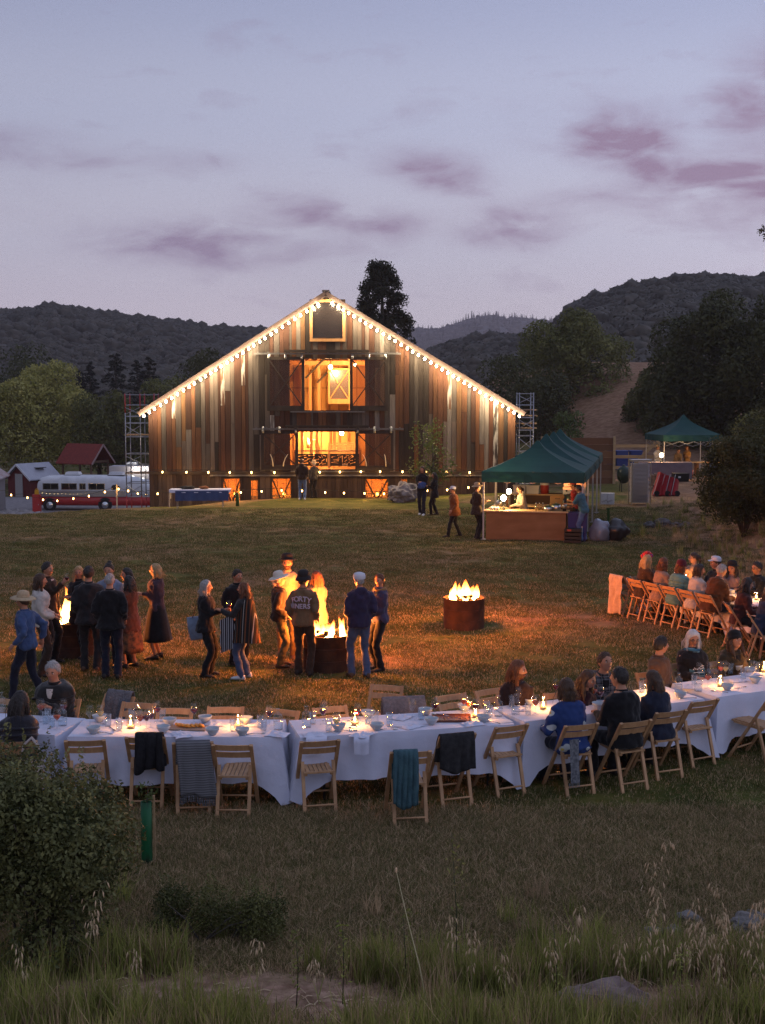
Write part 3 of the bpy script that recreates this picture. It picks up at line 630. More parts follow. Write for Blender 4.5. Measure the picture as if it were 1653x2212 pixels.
# inner glazed door seen through the loft opening
POLY = glassy('polycarbonate', (.80, .74, .76), .52, .22, (.10, .085, .09))
POLYD = glassy('polycarbonate_smoked', (.98, .86, .74), .82, .25, (.035, .026, .03))
def braced_door(name, x0, x1, z0, z1, y, frame, panel, style, parent, th=.06, bw=.12):
    t = MB(); 
    for a_, b__ in (((x0 + bw / 2, z0), (x0 + bw / 2, z1)), ((x1 - bw / 2, z0), (x1 - bw / 2, z1))): t.bar((a_[0], y, a_[1]), (b__[0], y, b__[1]), bw, th)
    for z_ in (z0 + .11, z1 - bw / 2): t.bar((x0 + bw, y, z_), (x1 - bw, y, z_), th, .22 if z_ < (z0 + z1) / 2 else bw)
    fr = t.obj(name, frame, parent)
    p = MB(); p.box(((x0 + x1) / 2, y + .02, (z0 + z1) / 2), (x1 - x0 - .06, .012, z1 - z0 - .06)); p.obj('panel', panel, fr)
    zi0, zi1 = z0 + .2, z1 - bw; xi0, xi1 = x0 + bw * .8, x1 - bw * .8; xm, zm = (x0 + x1) / 2, (zi0 + zi1) / 2
    if style == 'x':
        for (a_, b__) in (((xi0, zi0), (xi1, zi1)), ((xi0, zi1), (xm - .05, zm + .06)), ((xm + .05, zm - .06), (xi1, zi0))): q = MB(); q.bar((a_[0], y - .006, a_[1]), (b__[0], y - .006, b__[1]), .09, th * .8); q.obj('brace', frame, fr)
    elif style == 'v':
        for a_ in (xi0, xi1): q = MB(); q.bar((a_, y - .006, zi1), (xm + (a_ - xm) * .12, y - .006, zi0), .09, th * .8); q.obj('brace', frame, fr)
    return fr
braced_door('inner_door', bx(709) * 1.05, bx(757) * 1.05, UP[2] + .25, bz(793), 3.0, PINE2, POLY, 'x', barn, bw=.08)
# sliding doors on their rails
doors = [braced_door('sliding_door', bx(579), bx(659.5), bz(887), bz(772), -.18, WOOD_DK, POLYD, 'x', barn), braced_door('sliding_door', bx(756.5), bx(838), bz(887), bz(772), -.18, WOOD_DK, POLYD, 'x', barn),
         braced_door('sliding_door', bx(565), bx(645), bz(1014), bz(930), -.18, WOOD_DK, POLYD, 'x', barn), braced_door('sliding_door', bx(768), bx(850), bz(1016), bz(930), -.18, WOOD_DK, POLYD, 'x', barn)]
for d, (a_, b__, z1) in zip(doors, ((579, 659, 772), (757, 838, 772), (565, 645, 930), (768, 850, 930))):
    for u in (a_ + 5, (a_ + b__) / 2, b__ - 5):
        q = MB(); q.box((bx(u), -.2, bz(z1) + .02), (.09, .06, .22)); q.ball((bx(u), -.2, bz(z1) + .13), (.06, .03, .06)); q.obj('roller_hanger', STEEL, d, True)
RAILM = mat('rail_steel', (.12, .12, .125), .5, (.09, .09, .095), 9, metal=.6)
for v, ua, ub in ((769, 552, 866), (930, 547, 872)):
    part('track_rail', RAILM, lambda m: m.bar((bx(ua), -.2, bz(v) + .08), (bx(ub), -.2, bz(v) + .08), .06, .07))
    part('track_hood', WOOD_DK, lambda m: m.bar((bx(617), -.25, bz(v) + .19), (bx(797), -.25, bz(v) + .19), .2, .10))
    for k in range(15):
        u = ua + 8 + k * (ub - ua - 16) / 14
        part('rail_bracket', RAILM, lambda m: m.box((bx(u), -.12, bz(v) + .13), (.05, .16, .05)))
for v in (889, 1017):
    part('guide_rail', RAILM, lambda m: m.bar((bx(629), -.22, bz(v) - .0), (bx(788), -.22, bz(v) - .0), .05, .05))
part('ledger_beam', WOOD_DK, lambda m: m.box(((XL + XR) / 2 , -.11, bz(1021)), (XR - XL - .1, .16, .13)))
part('ledger_rail', RAILM, lambda m: m.bar((bx(455), -.24, bz(1026)), (bx(1052), -.24, bz(1026)), .05, .06))
# gable window
def gable_window():
    x0, x1, z0, z1 = WIN; fr = MB()
    for a_, b__ in (((x0 - .06, z0 - .08), (x0 - .06, z1 + .06)), ((x1 + .06, z0 - .08), (x1 + .06, z1 + .06))): fr.bar((a_[0], -.08, a_[1]), (b__[0], -.08, b__[1]), .12, .1)
    for z_ in (z0 - .1, z1 + .08): fr.bar((x0 - .12, -.085, z_), (x1 + .12, -.085, z_), .1, .12)
    w = fr.obj('gable_window', PINE2, barn)
    g = MB(); g.box(((x0 + x1) / 2, -.02, (z0 + z1) / 2), (x1 - x0, .01, z1 - z0)); g.obj('pane', glassy('ribbed_pane', (.55, .42, .35), .45, .18, (.03, .025, .025)), w)
    q = MB()
    for k in range(18): q.box((x0 + (k + .5) * (x1 - x0) / 18, -.03, (z0 + z1) / 2), (.014, .012, z1 - z0 - .02))
    q.obj('ribbing', glassy('ribbed_strip', (.7, .6, .5), .6, .15, (.05, .04, .04)), w)
    for z_ in (z0 + .35, z0 + .75, z0 + 1.1): q = MB(); q.box(((x0 + x1) / 2, .3, z_), (x1 - x0, .06, .05)); q.obj('purlin', PINE2, w)
gable_window()
# basement windows: framed translucent sheets
SHEET = glassy('basement_sheet', (.95, .72, .42), .72, .5, (.5, .3, .12))
for i, (x0, x1, z0, z1) in enumerate(BASE):
    fr = MB()
    for xx in (x0 + .04, x1 - .04): fr.bar((xx, -.05, z0), (xx, -.05, z1), .09, .09)
    fr.bar((x0, -.055, z1 - .05), (x1, -.055, z1 - .05), .09, .1)
    w = fr.obj('basement_window', WOOD_DK, barn)
    g = MB(); g.box(((x0 + x1) / 2, -.015, (z0 + z1) / 2), (x1 - x0 - .02, .01, z1 - z0 - .02)); g.obj('pane', SHEET, w)
    xm = (x0 + x1) / 2
    for s_ in (-1, 1):
        if i in (0, 2, 3):
            q = MB(); q.bar((xm + s_ * ((x1 - x0) / 2 - .08), -.06, z1 - .1), (xm + s_ * .05, -.06, ground_z(xm, BY) + .02), .1, .05); q.obj('brace', WOOD_DK, w)
        q = MB(); q.box((xm + s_ * (x1 - x0) * .2, .12, (z0 + z1) / 2), (.03, .04, z1 - z0)); q.obj('strut', PINE2, w)
# balustrade with cut-out tool silhouettes
def cutout_panel(name, x0, x1, z0, z1, y, seed, m, parent):
    cu = bpy.data.curves.new(name, 'CURVE'); cu.dimensions = '2D'; cu.fill_mode = 'BOTH'; cu.extrude = .004
    def poly(pts):
        s = cu.splines.new('POLY'); s.points.add(len(pts) - 1); s.use_cyclic_u = True
        for p, c_ in zip(s.points, pts): p.co = (c_[0], c_[1], 0, 1)
    w, h = x1 - x0, z1 - z0; poly([(0, 0), (w, 0), (w, h), (0, h)]); rg = random.Random(seed); placed = []
    for _ in range(3000):
        if len(placed) > 34: break
        a = rg.choice((0, .2, -.3, .6, -.7, 1.0, -1.1, 1.5)) + rg.uniform(-.15, .15); ln = rg.uniform(.12, .36); cx_, cz_ = rg.uniform(.04, w - .04), rg.uniform(.09, h - .05)
        d = (math.cos(a), math.sin(a)); pts3 = [(cx_ + d[0] * ln * k, cz_ + d[1] * ln * k) for k in (-.5, -.25, 0, .25, .5)]
        if any(not (.035 < p[0] < w - .035 and .06 < p[1] < h - .035) for p in pts3): continue
        if any((p[0] - q[0]) ** 2 + (p[1] - q[1]) ** 2 < .058 ** 2 for p in pts3 for pl in placed for q in pl): continue
        placed.append(pts3); hw = .013; kw = rg.choice((.024, .02, .026)); n_ = (-d[1], d[0]); kind = rg.choice('hsw')
        def P(s_, o_): return (cx_ + d[0] * ln * s_ + n_[0] * o_, cz_ + d[1] * ln * s_ + n_[1] * o_)
        if kind == 'h': pl = [P(-.5, -hw * .7), P(.3, -hw), P(.3, -kw), P(.5, -kw * .8), P(.5, kw), P(.3, kw * .9), P(.3, hw), P(-.5, hw * .7)]
        elif kind == 's': pl = [P(-.5, -hw), P(0, -hw * .6), P(.5, -hw * .3), P(.5, hw * .3), P(0, hw * .9), P(-.35, kw * .8), P(-.5, hw)]
        else: pl = [P(-.5, -kw * .7), P(-.3, -kw), P(-.22, -hw * .7), P(.22, -hw * .7), P(.3, -kw), P(.5, -kw * .6), P(.42, 0), P(.5, kw * .6), P(.3, kw), P(.22, hw * .7), P(-.22, hw * .7), P(-.3, kw)]
        poly(pl)
    tmp = bpy.data.objects.new('tmp', cu); me = bpy.data.meshes.new_from_object(tmp); bpy.data.objects.remove(tmp); me.materials.clear(); me.materials.append(m)
    o = link(name, me, parent); o.rotation_euler = (R(90), 0, 0); o.location = (x0, y, z0); return o
IRON = mat('laser_cut_steel', (.02, .014, .01), .6)
def balustrade(x0, x1, xm, z0, z1, y, m, seed, gap):
    r_ = MB(); r_.bar((x0, y, z1), (x1, y, z1), .07, .06); ba = r_.obj('balustrade', PINE2, barn)
    for xx in (x0 + .03, xm, x1 - .03): q = MB(); q.box((xx, y, (z0 + z1) / 2 - .02), (.07, .05, z1 - z0 - .04)); q.obj('baluster_post', PINE2, ba)
    for a_, b__, s_ in ((x0 + .08, xm - .05, seed), (xm + .05, x1 - .08, seed + 1)):
        pnl = cutout_panel('cutout_panel', a_, b__, z0 + .1, z1 - gap, y, s_, m, ba)
    return ba, pnl
ba, pnl = balustrade(bx(635), bx(780), bx(710), bz(1012), bz(974), .35, IRON, 5, .13)
balustrade(bx(708) * 1.04, bx(764) * 1.04, bx(740) * 1.04, bz(995), bz(963), 3.0, PINE2, 9, .06)
def bent_letters(txt, size, m, parent, loc, name='letter'):
    cu = bpy.data.curves.new(name, 'FONT'); cu.body = txt; cu.size = size; cu.extrude = .002; cu.align_x = 'CENTER'
    tmp = bpy.data.objects.new('tmp', cu); me = bpy.data.meshes.new_from_object(tmp); bpy.data.objects.remove(tmp); me.materials.clear(); me.materials.append(m)
    o = link(name, me, parent); o.rotation_euler = (R(90), 0, 0); o.location = loc; return o
bent_letters('RMR', .13, mat('sign_cream', (.7, .55, .35), .6), ba, (bx(745), .34, bz(1012) + .11))
# the ringed marker posts and curved horn strips that show through the lower doors
HORN = mat('pale_horn', (.6, .5, .35), .5)
for u, d_ in ((613, 1), (591, -.6), (792, -.8), (834, -.3)):
    part('curved_horn', HORN, lambda m: m.tube([(bx(u), -.24, bz(1006)), (bx(u) + .07 * d_ * .3, -.24, bz(998)), (bx(u) + .09 * d_, -.24, bz(988)), (bx(u) + .2 * d_, -.24, bz(980))], [.022, .02, .015, .008], 7), doors[2 if u < 700 else 3], True)
# equipment hung on the inner wall
part('fire_extinguisher', mat('extinguisher_white', (.7, .62, .5), .4), lambda m: m.lathe([(0, 0), (.07, .0), (.075, .3), (.03, .38), (.025, .45)], 10, (bx(664) * 1.06, 4.0, bz(976))), barn, True)
part('coiled_hose', mat('hose_pale', (.75, .68, .5), .5), lambda m: m.tube([(bx(678) * 1.08 + .16 * math.cos(k * .5), 4.9 - k * .002, bz(975) + .35 * math.sin(k * .5)) for k in range(40)], .022, 6), barn, True)

# -------- lamps inside the barn
def bulb_lamp(name, label, loc, power, col, drop, bulb_r=.09):
    t = thing(name, label, 'lamp', loc)
    m = MB(); m.tube([(0, 0, .07), (0, 0, drop)], .012, 6); m.obj('flex', WIRE, t)
    m = MB(); m.lathe([(.0, .07), (.035, .07), (.04, .0), (.03, -.02)], 10); m.obj('lamp_holder', BLACKM, t, True)
    m = MB(); m.ball((0, 0, -.05), (bulb_r, bulb_r, bulb_r * 1.15), 12, 8); m.obj('bulb', BULB_W, t, True)
    lamp('bulb_light', (0, 0, -.22), power, col, .12, t); return t
AMB = (1, .53, .19)
bulb_lamp('pendant_lamp', 'bright bare bulb hanging in the upper loft doorway', (bx(713), BY + .9, bz(790)), 800, AMB, .45)
bulb_lamp('pendant_lamp', 'bright bare bulb hanging over the balustrade of the main doorway', (bx(737), BY + .9, bz(934)), 750, AMB, .3)
bulb_lamp('pendant_lamp', 'small bulb deeper inside the main doorway by the coiled hose', (bx(673) * 1.07, BY + 3.9, bz(937)), 450, AMB, .3, .05)
bulb_lamp('pendant_lamp', 'bulb glowing behind the right-hand loft door', (bx(766), BY + 1.6, bz(784)), 600, AMB, .3, .06)
for i, (u, lab) in enumerate(((500, 'work light glowing behind the left basement window'), (608, 'work light glowing behind the middle basement window'), (815, 'work light glowing behind the right basement window'))):
    t = thing('work_light', lab, 'lamp', (bx(u), BY + 1.3, -.3)); m = MB(); m.lathe([(0, 0), (.06, 0), (.06, .05), (.02, .08), (.02, .3)], 10); m.obj('stand', BLACKM, t); m = MB(); m.ball((0, 0, .36), (.06, .06, .07)); m.obj('bulb', BULB, t, True); lamp('bulb_light', (0, 0, .5), 140, AMB, .08, t)

# -------- string lights
def string_lights(name, label, pts, step, sag, power, r, m, col, drop=.10, lit=1, light_r=.04, flicker=.0):
    pts = [Vector(p) for p in pts]; o0 = pts[0].copy(); t = thing(name, label, 'string lights', o0); wire = []; bulbs = []
    acc = 0; rg = random.Random(len(pts) * 7 + int(o0.x * 10))
    for a, b__ in zip(pts[:-1], pts[1:]):
        ln = (b__ - a).length; n = max(2, int(ln / .35))
        for k in range(n + 1):
            q = k / n; p = a.lerp(b__, q); p.z -= sag * 4 * q * (1 - q); wire.append(p - o0)
    # bulbs at even spacing along the cable
    d = step * .5; run = 0
    for p, q in zip(wire[:-1], wire[1:]):
        ln = (q - p).length
        while d <= run + ln and ln > 1e-6: bulbs.append(p.lerp(q, (d - run) / ln)); d += step * rg.uniform(.88, 1.12)
        run += ln
    w = MB(); w.tube(wire, .012, 5); w.obj('cable', WIRE, t)
    me = None; mc = MB(); mc.lathe([(0, 0), (.022, 0), (.022, -.06), (0, -.06)], 8); cap_me = mc.mesh('socket', WIRE)
    mb = MB(); mb.lathe([(.004, -.05), (.024, -.06), (r, -.06 - r * 1.3), (r * .7, -.06 - r * 2.2), (.003, -.06 - r * 2.6)], 10); bulb_me = mb.mesh('bulb', m, True)
    for i, p in enumerate(bulbs):
        s_ = link('socket', cap_me, t); s_.location = p; bo = link('bulb', bulb_me, s_)
        if lit and i % lit == 0: lamp(name + '_glow', p + Vector((0, -.2, -.14)), power * (lit), col, light_r, t)
    return t
def rake(sgn):
    xe = XL - .25 if sgn < 0 else XR + .25
    return [Vector((xe, BY - .33, ZE - .12 - .1)), Vector((XA + sgn * .12, BY - .33, ZA - .16))]
WARM = (1, .76, .44)
string_lights('string_lights', 'warm bulbs strung under the left roof edge of the barn', rake(-1), .28, 0, 38, .05, BULB_W, WARM, light_r=.06)
string_lights('string_lights', 'warm bulbs strung under the right roof edge of the barn', rake(1), .28, 0, 38, .05, BULB_W, WARM, light_r=.06)
string_lights('string_lights', 'amber bulbs along the ledger beam at the barn floor level', [(bx(u), BY - .34, bz(v)) for u, v in ((330, 1013), (480, 1014), (640, 1014), (800, 1012), (950, 1013), (1072, 1015))], .92, .0, 6, .034, BULB_A, (1, .5, .15), lit=1)
LOWP = [(325, 1056), (420, 1064), (470, 1059), (540, 1054), (630, 1050), (720, 1056), (840, 1058), (905, 1052), (980, 1049), (1052, 1038)]
string_lights('string_lights', 'amber bulbs drooping low across the basement front of the barn', [(bx(u), BY - .9, bz(v)) for u, v in LOWP], .88, .0, 5, .032, BULB_A, (1, .5, .15), lit=2)
# ================================================================ coach, sheds, scaffolds
WHITE = mat('white_enamel', (.62, .62, .64), .35, (.5, .5, .52), 1.5, spec=.5); REDP = mat('red_enamel', (.42, .02, .02), .35, (.34, .016, .016), 2, spec=.5)
CHROME = mat('chrome', (.6, .6, .6), .2, metal=1.0); RUBBER = mat('tyre_rubber', (.012, .012, .012), .85); DGLASS = glassy('dark_window', (.2, .2, .22), .25, .05, (.01, .01, .012))
ALU = mat('fluted_aluminium', (.45, .44, .43), .35, metal=.9)
def coach():
    bs = base_at(86, 100); t = thing('vintage_coach', 'streamlined white and red vintage coach parked in the gravel yard', 'bus', bs, R(-3))
    def ring(x, z0, z1, hw, n=20):
        out = []
        for k in range(n):
            a = 2 * math.pi * k / n; c_, s_ = math.cos(a), math.sin(a); e = .42
            y = hw * math.copysign(abs(c_) ** e, c_); z = (z0 + z1) / 2 + (z1 - z0) / 2 * math.copysign(abs(s_) ** (.62 if s_ > 0 else .35), s_); out.append((x, y, z))
        return out
    prof = [(0.0, 1.15, 1.9, .75), (.06, .95, 2.2, 1.0), (.25, .92, 2.5, 1.14), (.7, .92, 2.63, 1.2), (2, .92, 2.68, 1.2), (5.6, .92, 2.66, 1.2), (7.0, .92, 2.6, 1.2), (8.0, .92, 2.4, 1.18), (9.0, .92, 1.95, 1.1), (9.6, .92, 1.45, .9), (9.75, .95, 1.2, .7)]
    m = MB(); m.loft([ring(*p) for p in prof]); m.obj('body', WHITE, t, True)
    sk = [(-.02, .5, 1.16, .74), (.06, .4, 1.16, 1.04), (.3, .36, 1.16, 1.18), (.8, .36, 1.16, 1.222), (8.2, .36, 1.16, 1.222), (9.1, .36, 1.16, 1.15), (9.75, .42, 1.12, .87)]
    m = MB(); m.loft([ring(p[0], p[1], p[2], p[3]) for p in sk]); m.obj('lower_skirt', REDP, t, True)
    for k in range(6):
        m = MB(); m.box((3.6, -1.215, 1.15 + k * .055), (6.6, .03, .036)); m.obj('trim_strip', ALU, t)
    m = MB(); m.bar((.3, -1.22, 1.52), (8.2, -1.22, 1.5), .03, .05); m.obj('belt_moulding', CHROME, t)
    for x0, x1 in ((.55, 1.78), (1.98, 3.2), (3.38, 3.88), (4.08, 5.35)):
        fr = MB(); fr.box(((x0 + x1) / 2, -1.2, 1.86), (x1 - x0, .04, .5)); f = fr.obj('window', CHROME, t)
        xm = (x0 + x1) / 2
        for a_, b_ in ((x0 + .05, xm - .02), (xm + .02, x1 - .05)): q = MB(); q.box(((a_ + b_) / 2, -1.225, 1.86), (b_ - a_, .012, .41)); q.obj('pane', DGLASS, f)
    m = MB(); m.add([(5.85, -1.21, 1.62), (6.5, -1.21, 1.62), (6.5, -1.2, 1.86), (6.3, -1.19, 2.0), (5.98, -1.19, 2.0), (5.85, -1.2, 1.86)], [(0, 1, 2, 3, 4, 5)]); m.obj('arched_window', DGLASS, t)
    m = MB(); m.add([(.02, -.62, 1.62), (.2, -1.1, 1.62), (.24, -1.1, 2.1), (.1, -.62, 2.12)], [(0, 1, 2, 3)]); m.obj('windscreen', DGLASS, t)
    for x_, r_ in ((1.06, .42), (2.6, .40), (5.35, .44)):
        if x_ == 2.6: continue
        w = MB(); w.tube([(x_, -1.24, r_), (x_, -1.0, r_)], r_, 24); wh = w.obj('wheel', RUBBER, t, False)
        q = MB(); q.lathe([(.0, .05), (.1, .05), (.13, .02), (.22, .03), (.26, 0)], 20); h = q.obj('hubcap', CHROME, wh, True); h.location = (x_, -1.245, r_); h.rotation_euler = (R(90), 0, 0)
        q = MB(); q.tube([(x_, -1.218, r_ + .05), (x_, -1.2, r_ + .05)], r_ + .1, 24); q.obj('wheel_arch', BLACKM, t)
    for x_ in (2.6, 6.0):
        m = MB(); m.box((x_, 0, 2.80), (1.15, .9, .22), taper=.82); m.obj('roof_air_unit', WHITE, t)
        m = MB(); m.box((x_, 0, 2.67), (1.25, .95, .05)); m.obj('roof_gasket', BLACKM, t)
    for x_ in (.25, 7.2): m = MB(); m.ball((x_, -1.0, 2.35 - (.2 if x_ > 5 else .05)), (.16, .05, .06)); m.obj('marker_scoop', BLACKM, t, True)
    string_lights('string_lights', 'fairy lights hung along the trim of the white and red coach', [bs + Vector((.3, -1.3, 1.45)), bs + Vector((2, -1.34, 1.38)), bs + Vector((4, -1.4, 1.42))], .3, .05, 1, .012, emit('fairy_bulb', (1, .7, .35), 5), WARM, lit=0)
coach()
YL = [pd(z_[0], z_[1], Y_) for z_, Y_ in (((-20, 1052), 88), ((10, 1059), 88), ((48, 1067), 88), ((104, 1075), 88), ((150, 1074), 88), ((252, 1050), 88), ((280, 1056), 87), ((307, 1060), 86), ((330, 1062), 85))]
string_lights('string_lights', 'amber bulbs swagged across the gravel yard in front of the coach', YL, 1.05, .12, 7, .05, BULB_A, (1, .5, .15), lit=2)
t = thing('light_pole', 'thin pale pole holding the swagged bulbs by the coach', 'pole', YL[5] - Vector((0, 0, 2.3))); m = MB(); m.tube([(0, 0, -.2), (0, 0, 2.4)], .05, 8); m.obj('shaft', mat('pale_pole', (.5, .42, .3), .6), t); m = MB(); m.ball((0, 0, 2.42), (.07, .07, .05)); m.obj('finial', STEEL, t, True)
SHROOF = mat('pale_metal_roof', (.36, .36, .4), .4, (.3, .3, .34), .8, metal=.2); BARNRED = mat('barn_red_board', (.12, .018, .016), .8, (.09, .014, .013), 2, stretch=(8, 8, .4)); REDROOF = mat('red_shingle', (.20, .035, .025), .85, (.14, .025, .02), 5, bump=.3)
def gable_house(name, label, loc, rz, w, d, zw, zr, wallm, roofm, open_=False, ov=.3, skylight=False):
    t = thing(name, label, 'shed', loc, rz)
    if not open_:
        m = MB()
        for y in (-d / 2, d / 2): m.add([(-w / 2, y, 0), (w / 2, y, 0), (w / 2, y, zw), (0, y, zr - .08), (-w / 2, y, zw)], [(0, 1, 2, 3, 4)])
        for x in (-w / 2, w / 2): m.add([(x, -d / 2, 0), (x, d / 2, 0), (x, d / 2, zw), (x, -d / 2, zw)], [(0, 1, 2, 3)])
        m.obj('wall', wallm, t)
        m = MB(); m.box((0, -d / 2 - .03, 1.0), (.9, .05, 2.0)); dr = m.obj('door', mat('shed_door', (.3, .28, .27), .7), t); q = MB(); q.ball((.35, -d / 2 - .08, 1.0), (.04, .04, .04)); q.obj('handle', STEEL, dr)
        m = MB(); m.box((-w / 2 - .02, 0, 1.4), (.05, .8, .7)); wi = m.obj('window', WHITE, t); q = MB(); q.box((-w / 2 - .05, 0, 1.4), (.02, .66, .56)); q.obj('pane', DGLASS, wi)
    else:
        for x in (-w / 2 + .15, w / 2 - .15):
            for y in (-d / 2 + .15, d / 2 - .15): m = MB(); m.box((x, y, zw / 2), (.14, .14, zw)); m.obj('post', wallm, t)
        m = MB(); m.box((0, -d / 2 + .15, zw - .1), (w - .2, .1, .18)); m.obj('tie_beam', wallm, t)
    for s_ in (-1, 1):
        m = MB(); e = (w / 2 + ov) / (w / 2); a = Vector((0, 0, zr)); z2 = zr - (zr - zw) * e
        vs = [(0, -d / 2 - ov, zr), (s_ * (w / 2 + ov), -d / 2 - ov, z2), (s_ * (w / 2 + ov), d / 2 + ov, z2), (0, d / 2 + ov, zr)]; vs += [(x, y, z + .09) for x, y, z in vs]
        m.add(vs, BX8); r_ = m.obj('roof_slope', roofm, t)
        m = MB(); m.bar((0, -d / 2 - ov - .03, zr + .02), (s_ * (w / 2 + ov), -d / 2 - ov - .03, z2 + .02), .05, .16); m.obj('barge_board', WHITE if not open_ else mat('pinkish_trim', (.3, .2, .19), .7), r_)
        if skylight and s_ > 0: q = MB(); q.bar((w * .2, -.3, zr - (zr - zw) * .4 + .13), (w * .2, .7, zr - (zr - zw) * .4 + .13), .8, .05); k = q.obj('skylight', DGLASS, r_)
    return t
b = base_at(70, 114); gable_house('red_shed', 'small barn-red shed with pale metal roof and skylight', b, R(-32), 2.8, 3.2, 1.7, 2.8, BARNRED, SHROOF, skylight=True)
b = base_at(184, 118); gable_house('open_shelter', 'open timber shelter with a red shingle roof behind the coach', b, R(62), 2.6, 3.6, 2.9, 4.3, mat('shelter_timber', (.14, .08, .05), .8), REDROOF, open_=True)
b = base_at(-50, 96); gable_house('white_shed', 'pale corrugated shed with reddish roof edge beside the swagged bulbs', b, R(8), 3.2, 5, 2.9, 4.0, mat('pale_corrugated', (.26, .24, .24), .7, (.2, .18, .18), 2, stretch=(12, 12, .2)), mat('rusty_tin', (.3, .16, .14), .6, (.4, .36, .36), 2), ov=.35)
b = base_at(283, 106); t = thing('box_trailer', 'pale box trailer with floodlights beyond the coach tail', 'trailer', b)
m = MB(); m.box((0, 0, 2.25), (3.2, 2, 1.6)); m.obj('box_body', mat('trailer_panel', (.42, .38, .38), .5), t); m = MB(); m.box((.1, -.2, 3.2), (.9, .8, .3), taper=.9); m.obj('roof_unit', WHITE, t)
for x_ in (-1.1, 1.1): m = MB(); m.tube([(x_, -1.0, .4), (x_, -.8, .4)], .4, 16); m.obj('wheel', RUBBER, t)
for i, x_ in enumerate((.55, 1.45)):
    q = MB(); q.box((x_, -1.06, 2.95), (.2, .1, .14)); hd = q.obj('floodlight', BLACKM, t); q = MB(); q.box((x_, -1.12, 2.95), (.16, .02, .1)); q.obj('lens', emit('flood_white', (1, .95, .85), 30), hd); lamp('flood_glow', (x_, -1.4, 2.95), 30, (1, .95, .85), .08, t)
# yellow can on red cabinet, planter stones
b = base_at(77, 95); t = thing('red_cabinet', 'narrow red cabinet beside the nose of the coach', 'cabinet', b); m = MB(); m.box((0, 0, .8), (.55, .45, 1.6)); m.obj('carcass', REDP, t); m = MB(); m.box((0, -.235, .8), (.48, .02, 1.45)); m.obj('door', REDP, t); m = MB(); m.ball((.18, -.26, .85), (.03, .03, .05)); m.obj('handle', STEEL, t)
t = thing('jerry_can', 'yellow jerry can standing on the red cabinet', 'jerry can', b + Vector((.02, 0, 1.6))); m = MB(); m.box((0, 0, .17), (.3, .2, .34), taper=.85); m.obj('can_body', mat('yellow_plastic', (.55, .28, .01), .5), t); m = MB(); m.tube([(-.08, 0, .33), (-.06, 0, .42), (.06, 0, .42), (.08, 0, .33)], .02, 6); m.obj('handle', MATS['yellow_plastic'], t, True)
ROCK = mat('rough_rock', (.2, .19, .19), .9, (.33, .31, .3), 3, 6, bump=.8, bscale=9)
def rock_mesh(name, d, seed, m=ROCK, amp=.28, sub=3):
    bm = bmesh.new(); bmesh.ops.create_icosphere(bm, subdivisions=sub, radius=1.0)
    for v in bm.verts:
        p = v.co.copy(); k = 1 + amp * noise.fractal(p * 1.1 + Vector((seed * 3.1, seed, 0)), 1.0, 2.0, 4) + .12 * noise.cell(p * 2.2 + Vector((seed, 0, 0)))
        v.co = Vector((p.x * d[0], p.y * d[1], p.z * d[2])) * k
    me = bpy.data.meshes.new(name); bm.to_mesh(me); bm.free(); me.materials.append(m); return me
for i in range(13):
    u = 2 + i * 6.1 + (i * 37 % 5); bb = base_at(u, 94 + (i % 3) * .6); o = link('stone', rock_mesh('stone', (.42 + .1 * (i % 3), .35, .32 + .08 * (i % 2)), i, sub=2)); o.location = bb + Vector((0, 0, .1)); tag(o, 'pale border stone edging the gravel yard', 'stone', 'border stones by the yard')
def scaffold(name, label, loc, w1, w2, H, lifts, redtop, planks):
    t = thing(name, label, 'scaffold', loc); xs = [0, w1] + ([w1 + w2] if w2 else []); d = 1.1
    for y in (0, d):
        for i, x_ in enumerate(xs):
            m = MB(); m.tube([(x_, y, -.6), (x_, y, H)], .024, 8); m.obj('standard', STEEL, t, True)
            if redtop:
                m = MB(); m.tube([(x_, y, H - .85), (x_, y, H - .01)], .027, 8); m.obj('guard_post', REDP, t, True); m = MB(); m.tube([(x_, y, -.5), (x_, y, .55)], .027, 8); m.obj('base_frame', REDP, t, True)
        for k, z in enumerate(lifts):
            m = MB(); m.tube([(xs[0], y, z), (xs[-1], y, z)], .02, 6); m.obj('ledger', STEEL, t)
    for k, (z0, z1) in enumerate(zip(lifts[:-1], lifts[1:])):
        if k % 2 == 0:
            for a_, b_ in (((xs[0], z0 + .1), (xs[1], z1 - .1)), ((xs[0], z1 - .1), (xs[1], z0 + .1))): m = MB(); m.tube([(a_[0], -.02, a_[1]), (b_[0], -.02, b_[1])], .016, 6); m.obj('brace', STEEL, t)
    for x_ in xs:
        for z in lifts: m = MB(); m.tube([(x_, 0, z), (x_, d, z)], .02, 6); m.obj('transom', STEEL, t)
    for z in planks:
        for y in (.2, .5, .8): m = MB(); m.box(((xs[0] + xs[-1]) / 2 + .05, y, z + .045), (xs[-1] - xs[0] + .25, .26, .045)); m.obj('deck_plank', mat('scaffold_board', (.32, .2, .11), .8, (.4, .27, .16), 3), t)
    return t
sx = pd(272.5, 1000, 57.2).x
scaffold('scaffold_tower', 'red and silver scaffold tower beside the left barn corner', (sx, 57.2, -.6), .66, .62, 5.06, [.5, 1.1, 1.9, 2.4, 3.15, 3.75, 4.05, 4.55, 5.0], True, [2.4 - .9, 3.2])
sx = pd(1121, 1000, 57.0).x
scaffold('scaffold_tower', 'silver scaffold tower stacked with boards beside the right barn corner', (sx, 57.0, 0), .62, 0, 4.5, [.5, 1.2, 1.9, 2.6, 2.85, 3.4, 3.95, 4.45], False, [2.9, 3.1, 3.45, 3.7])

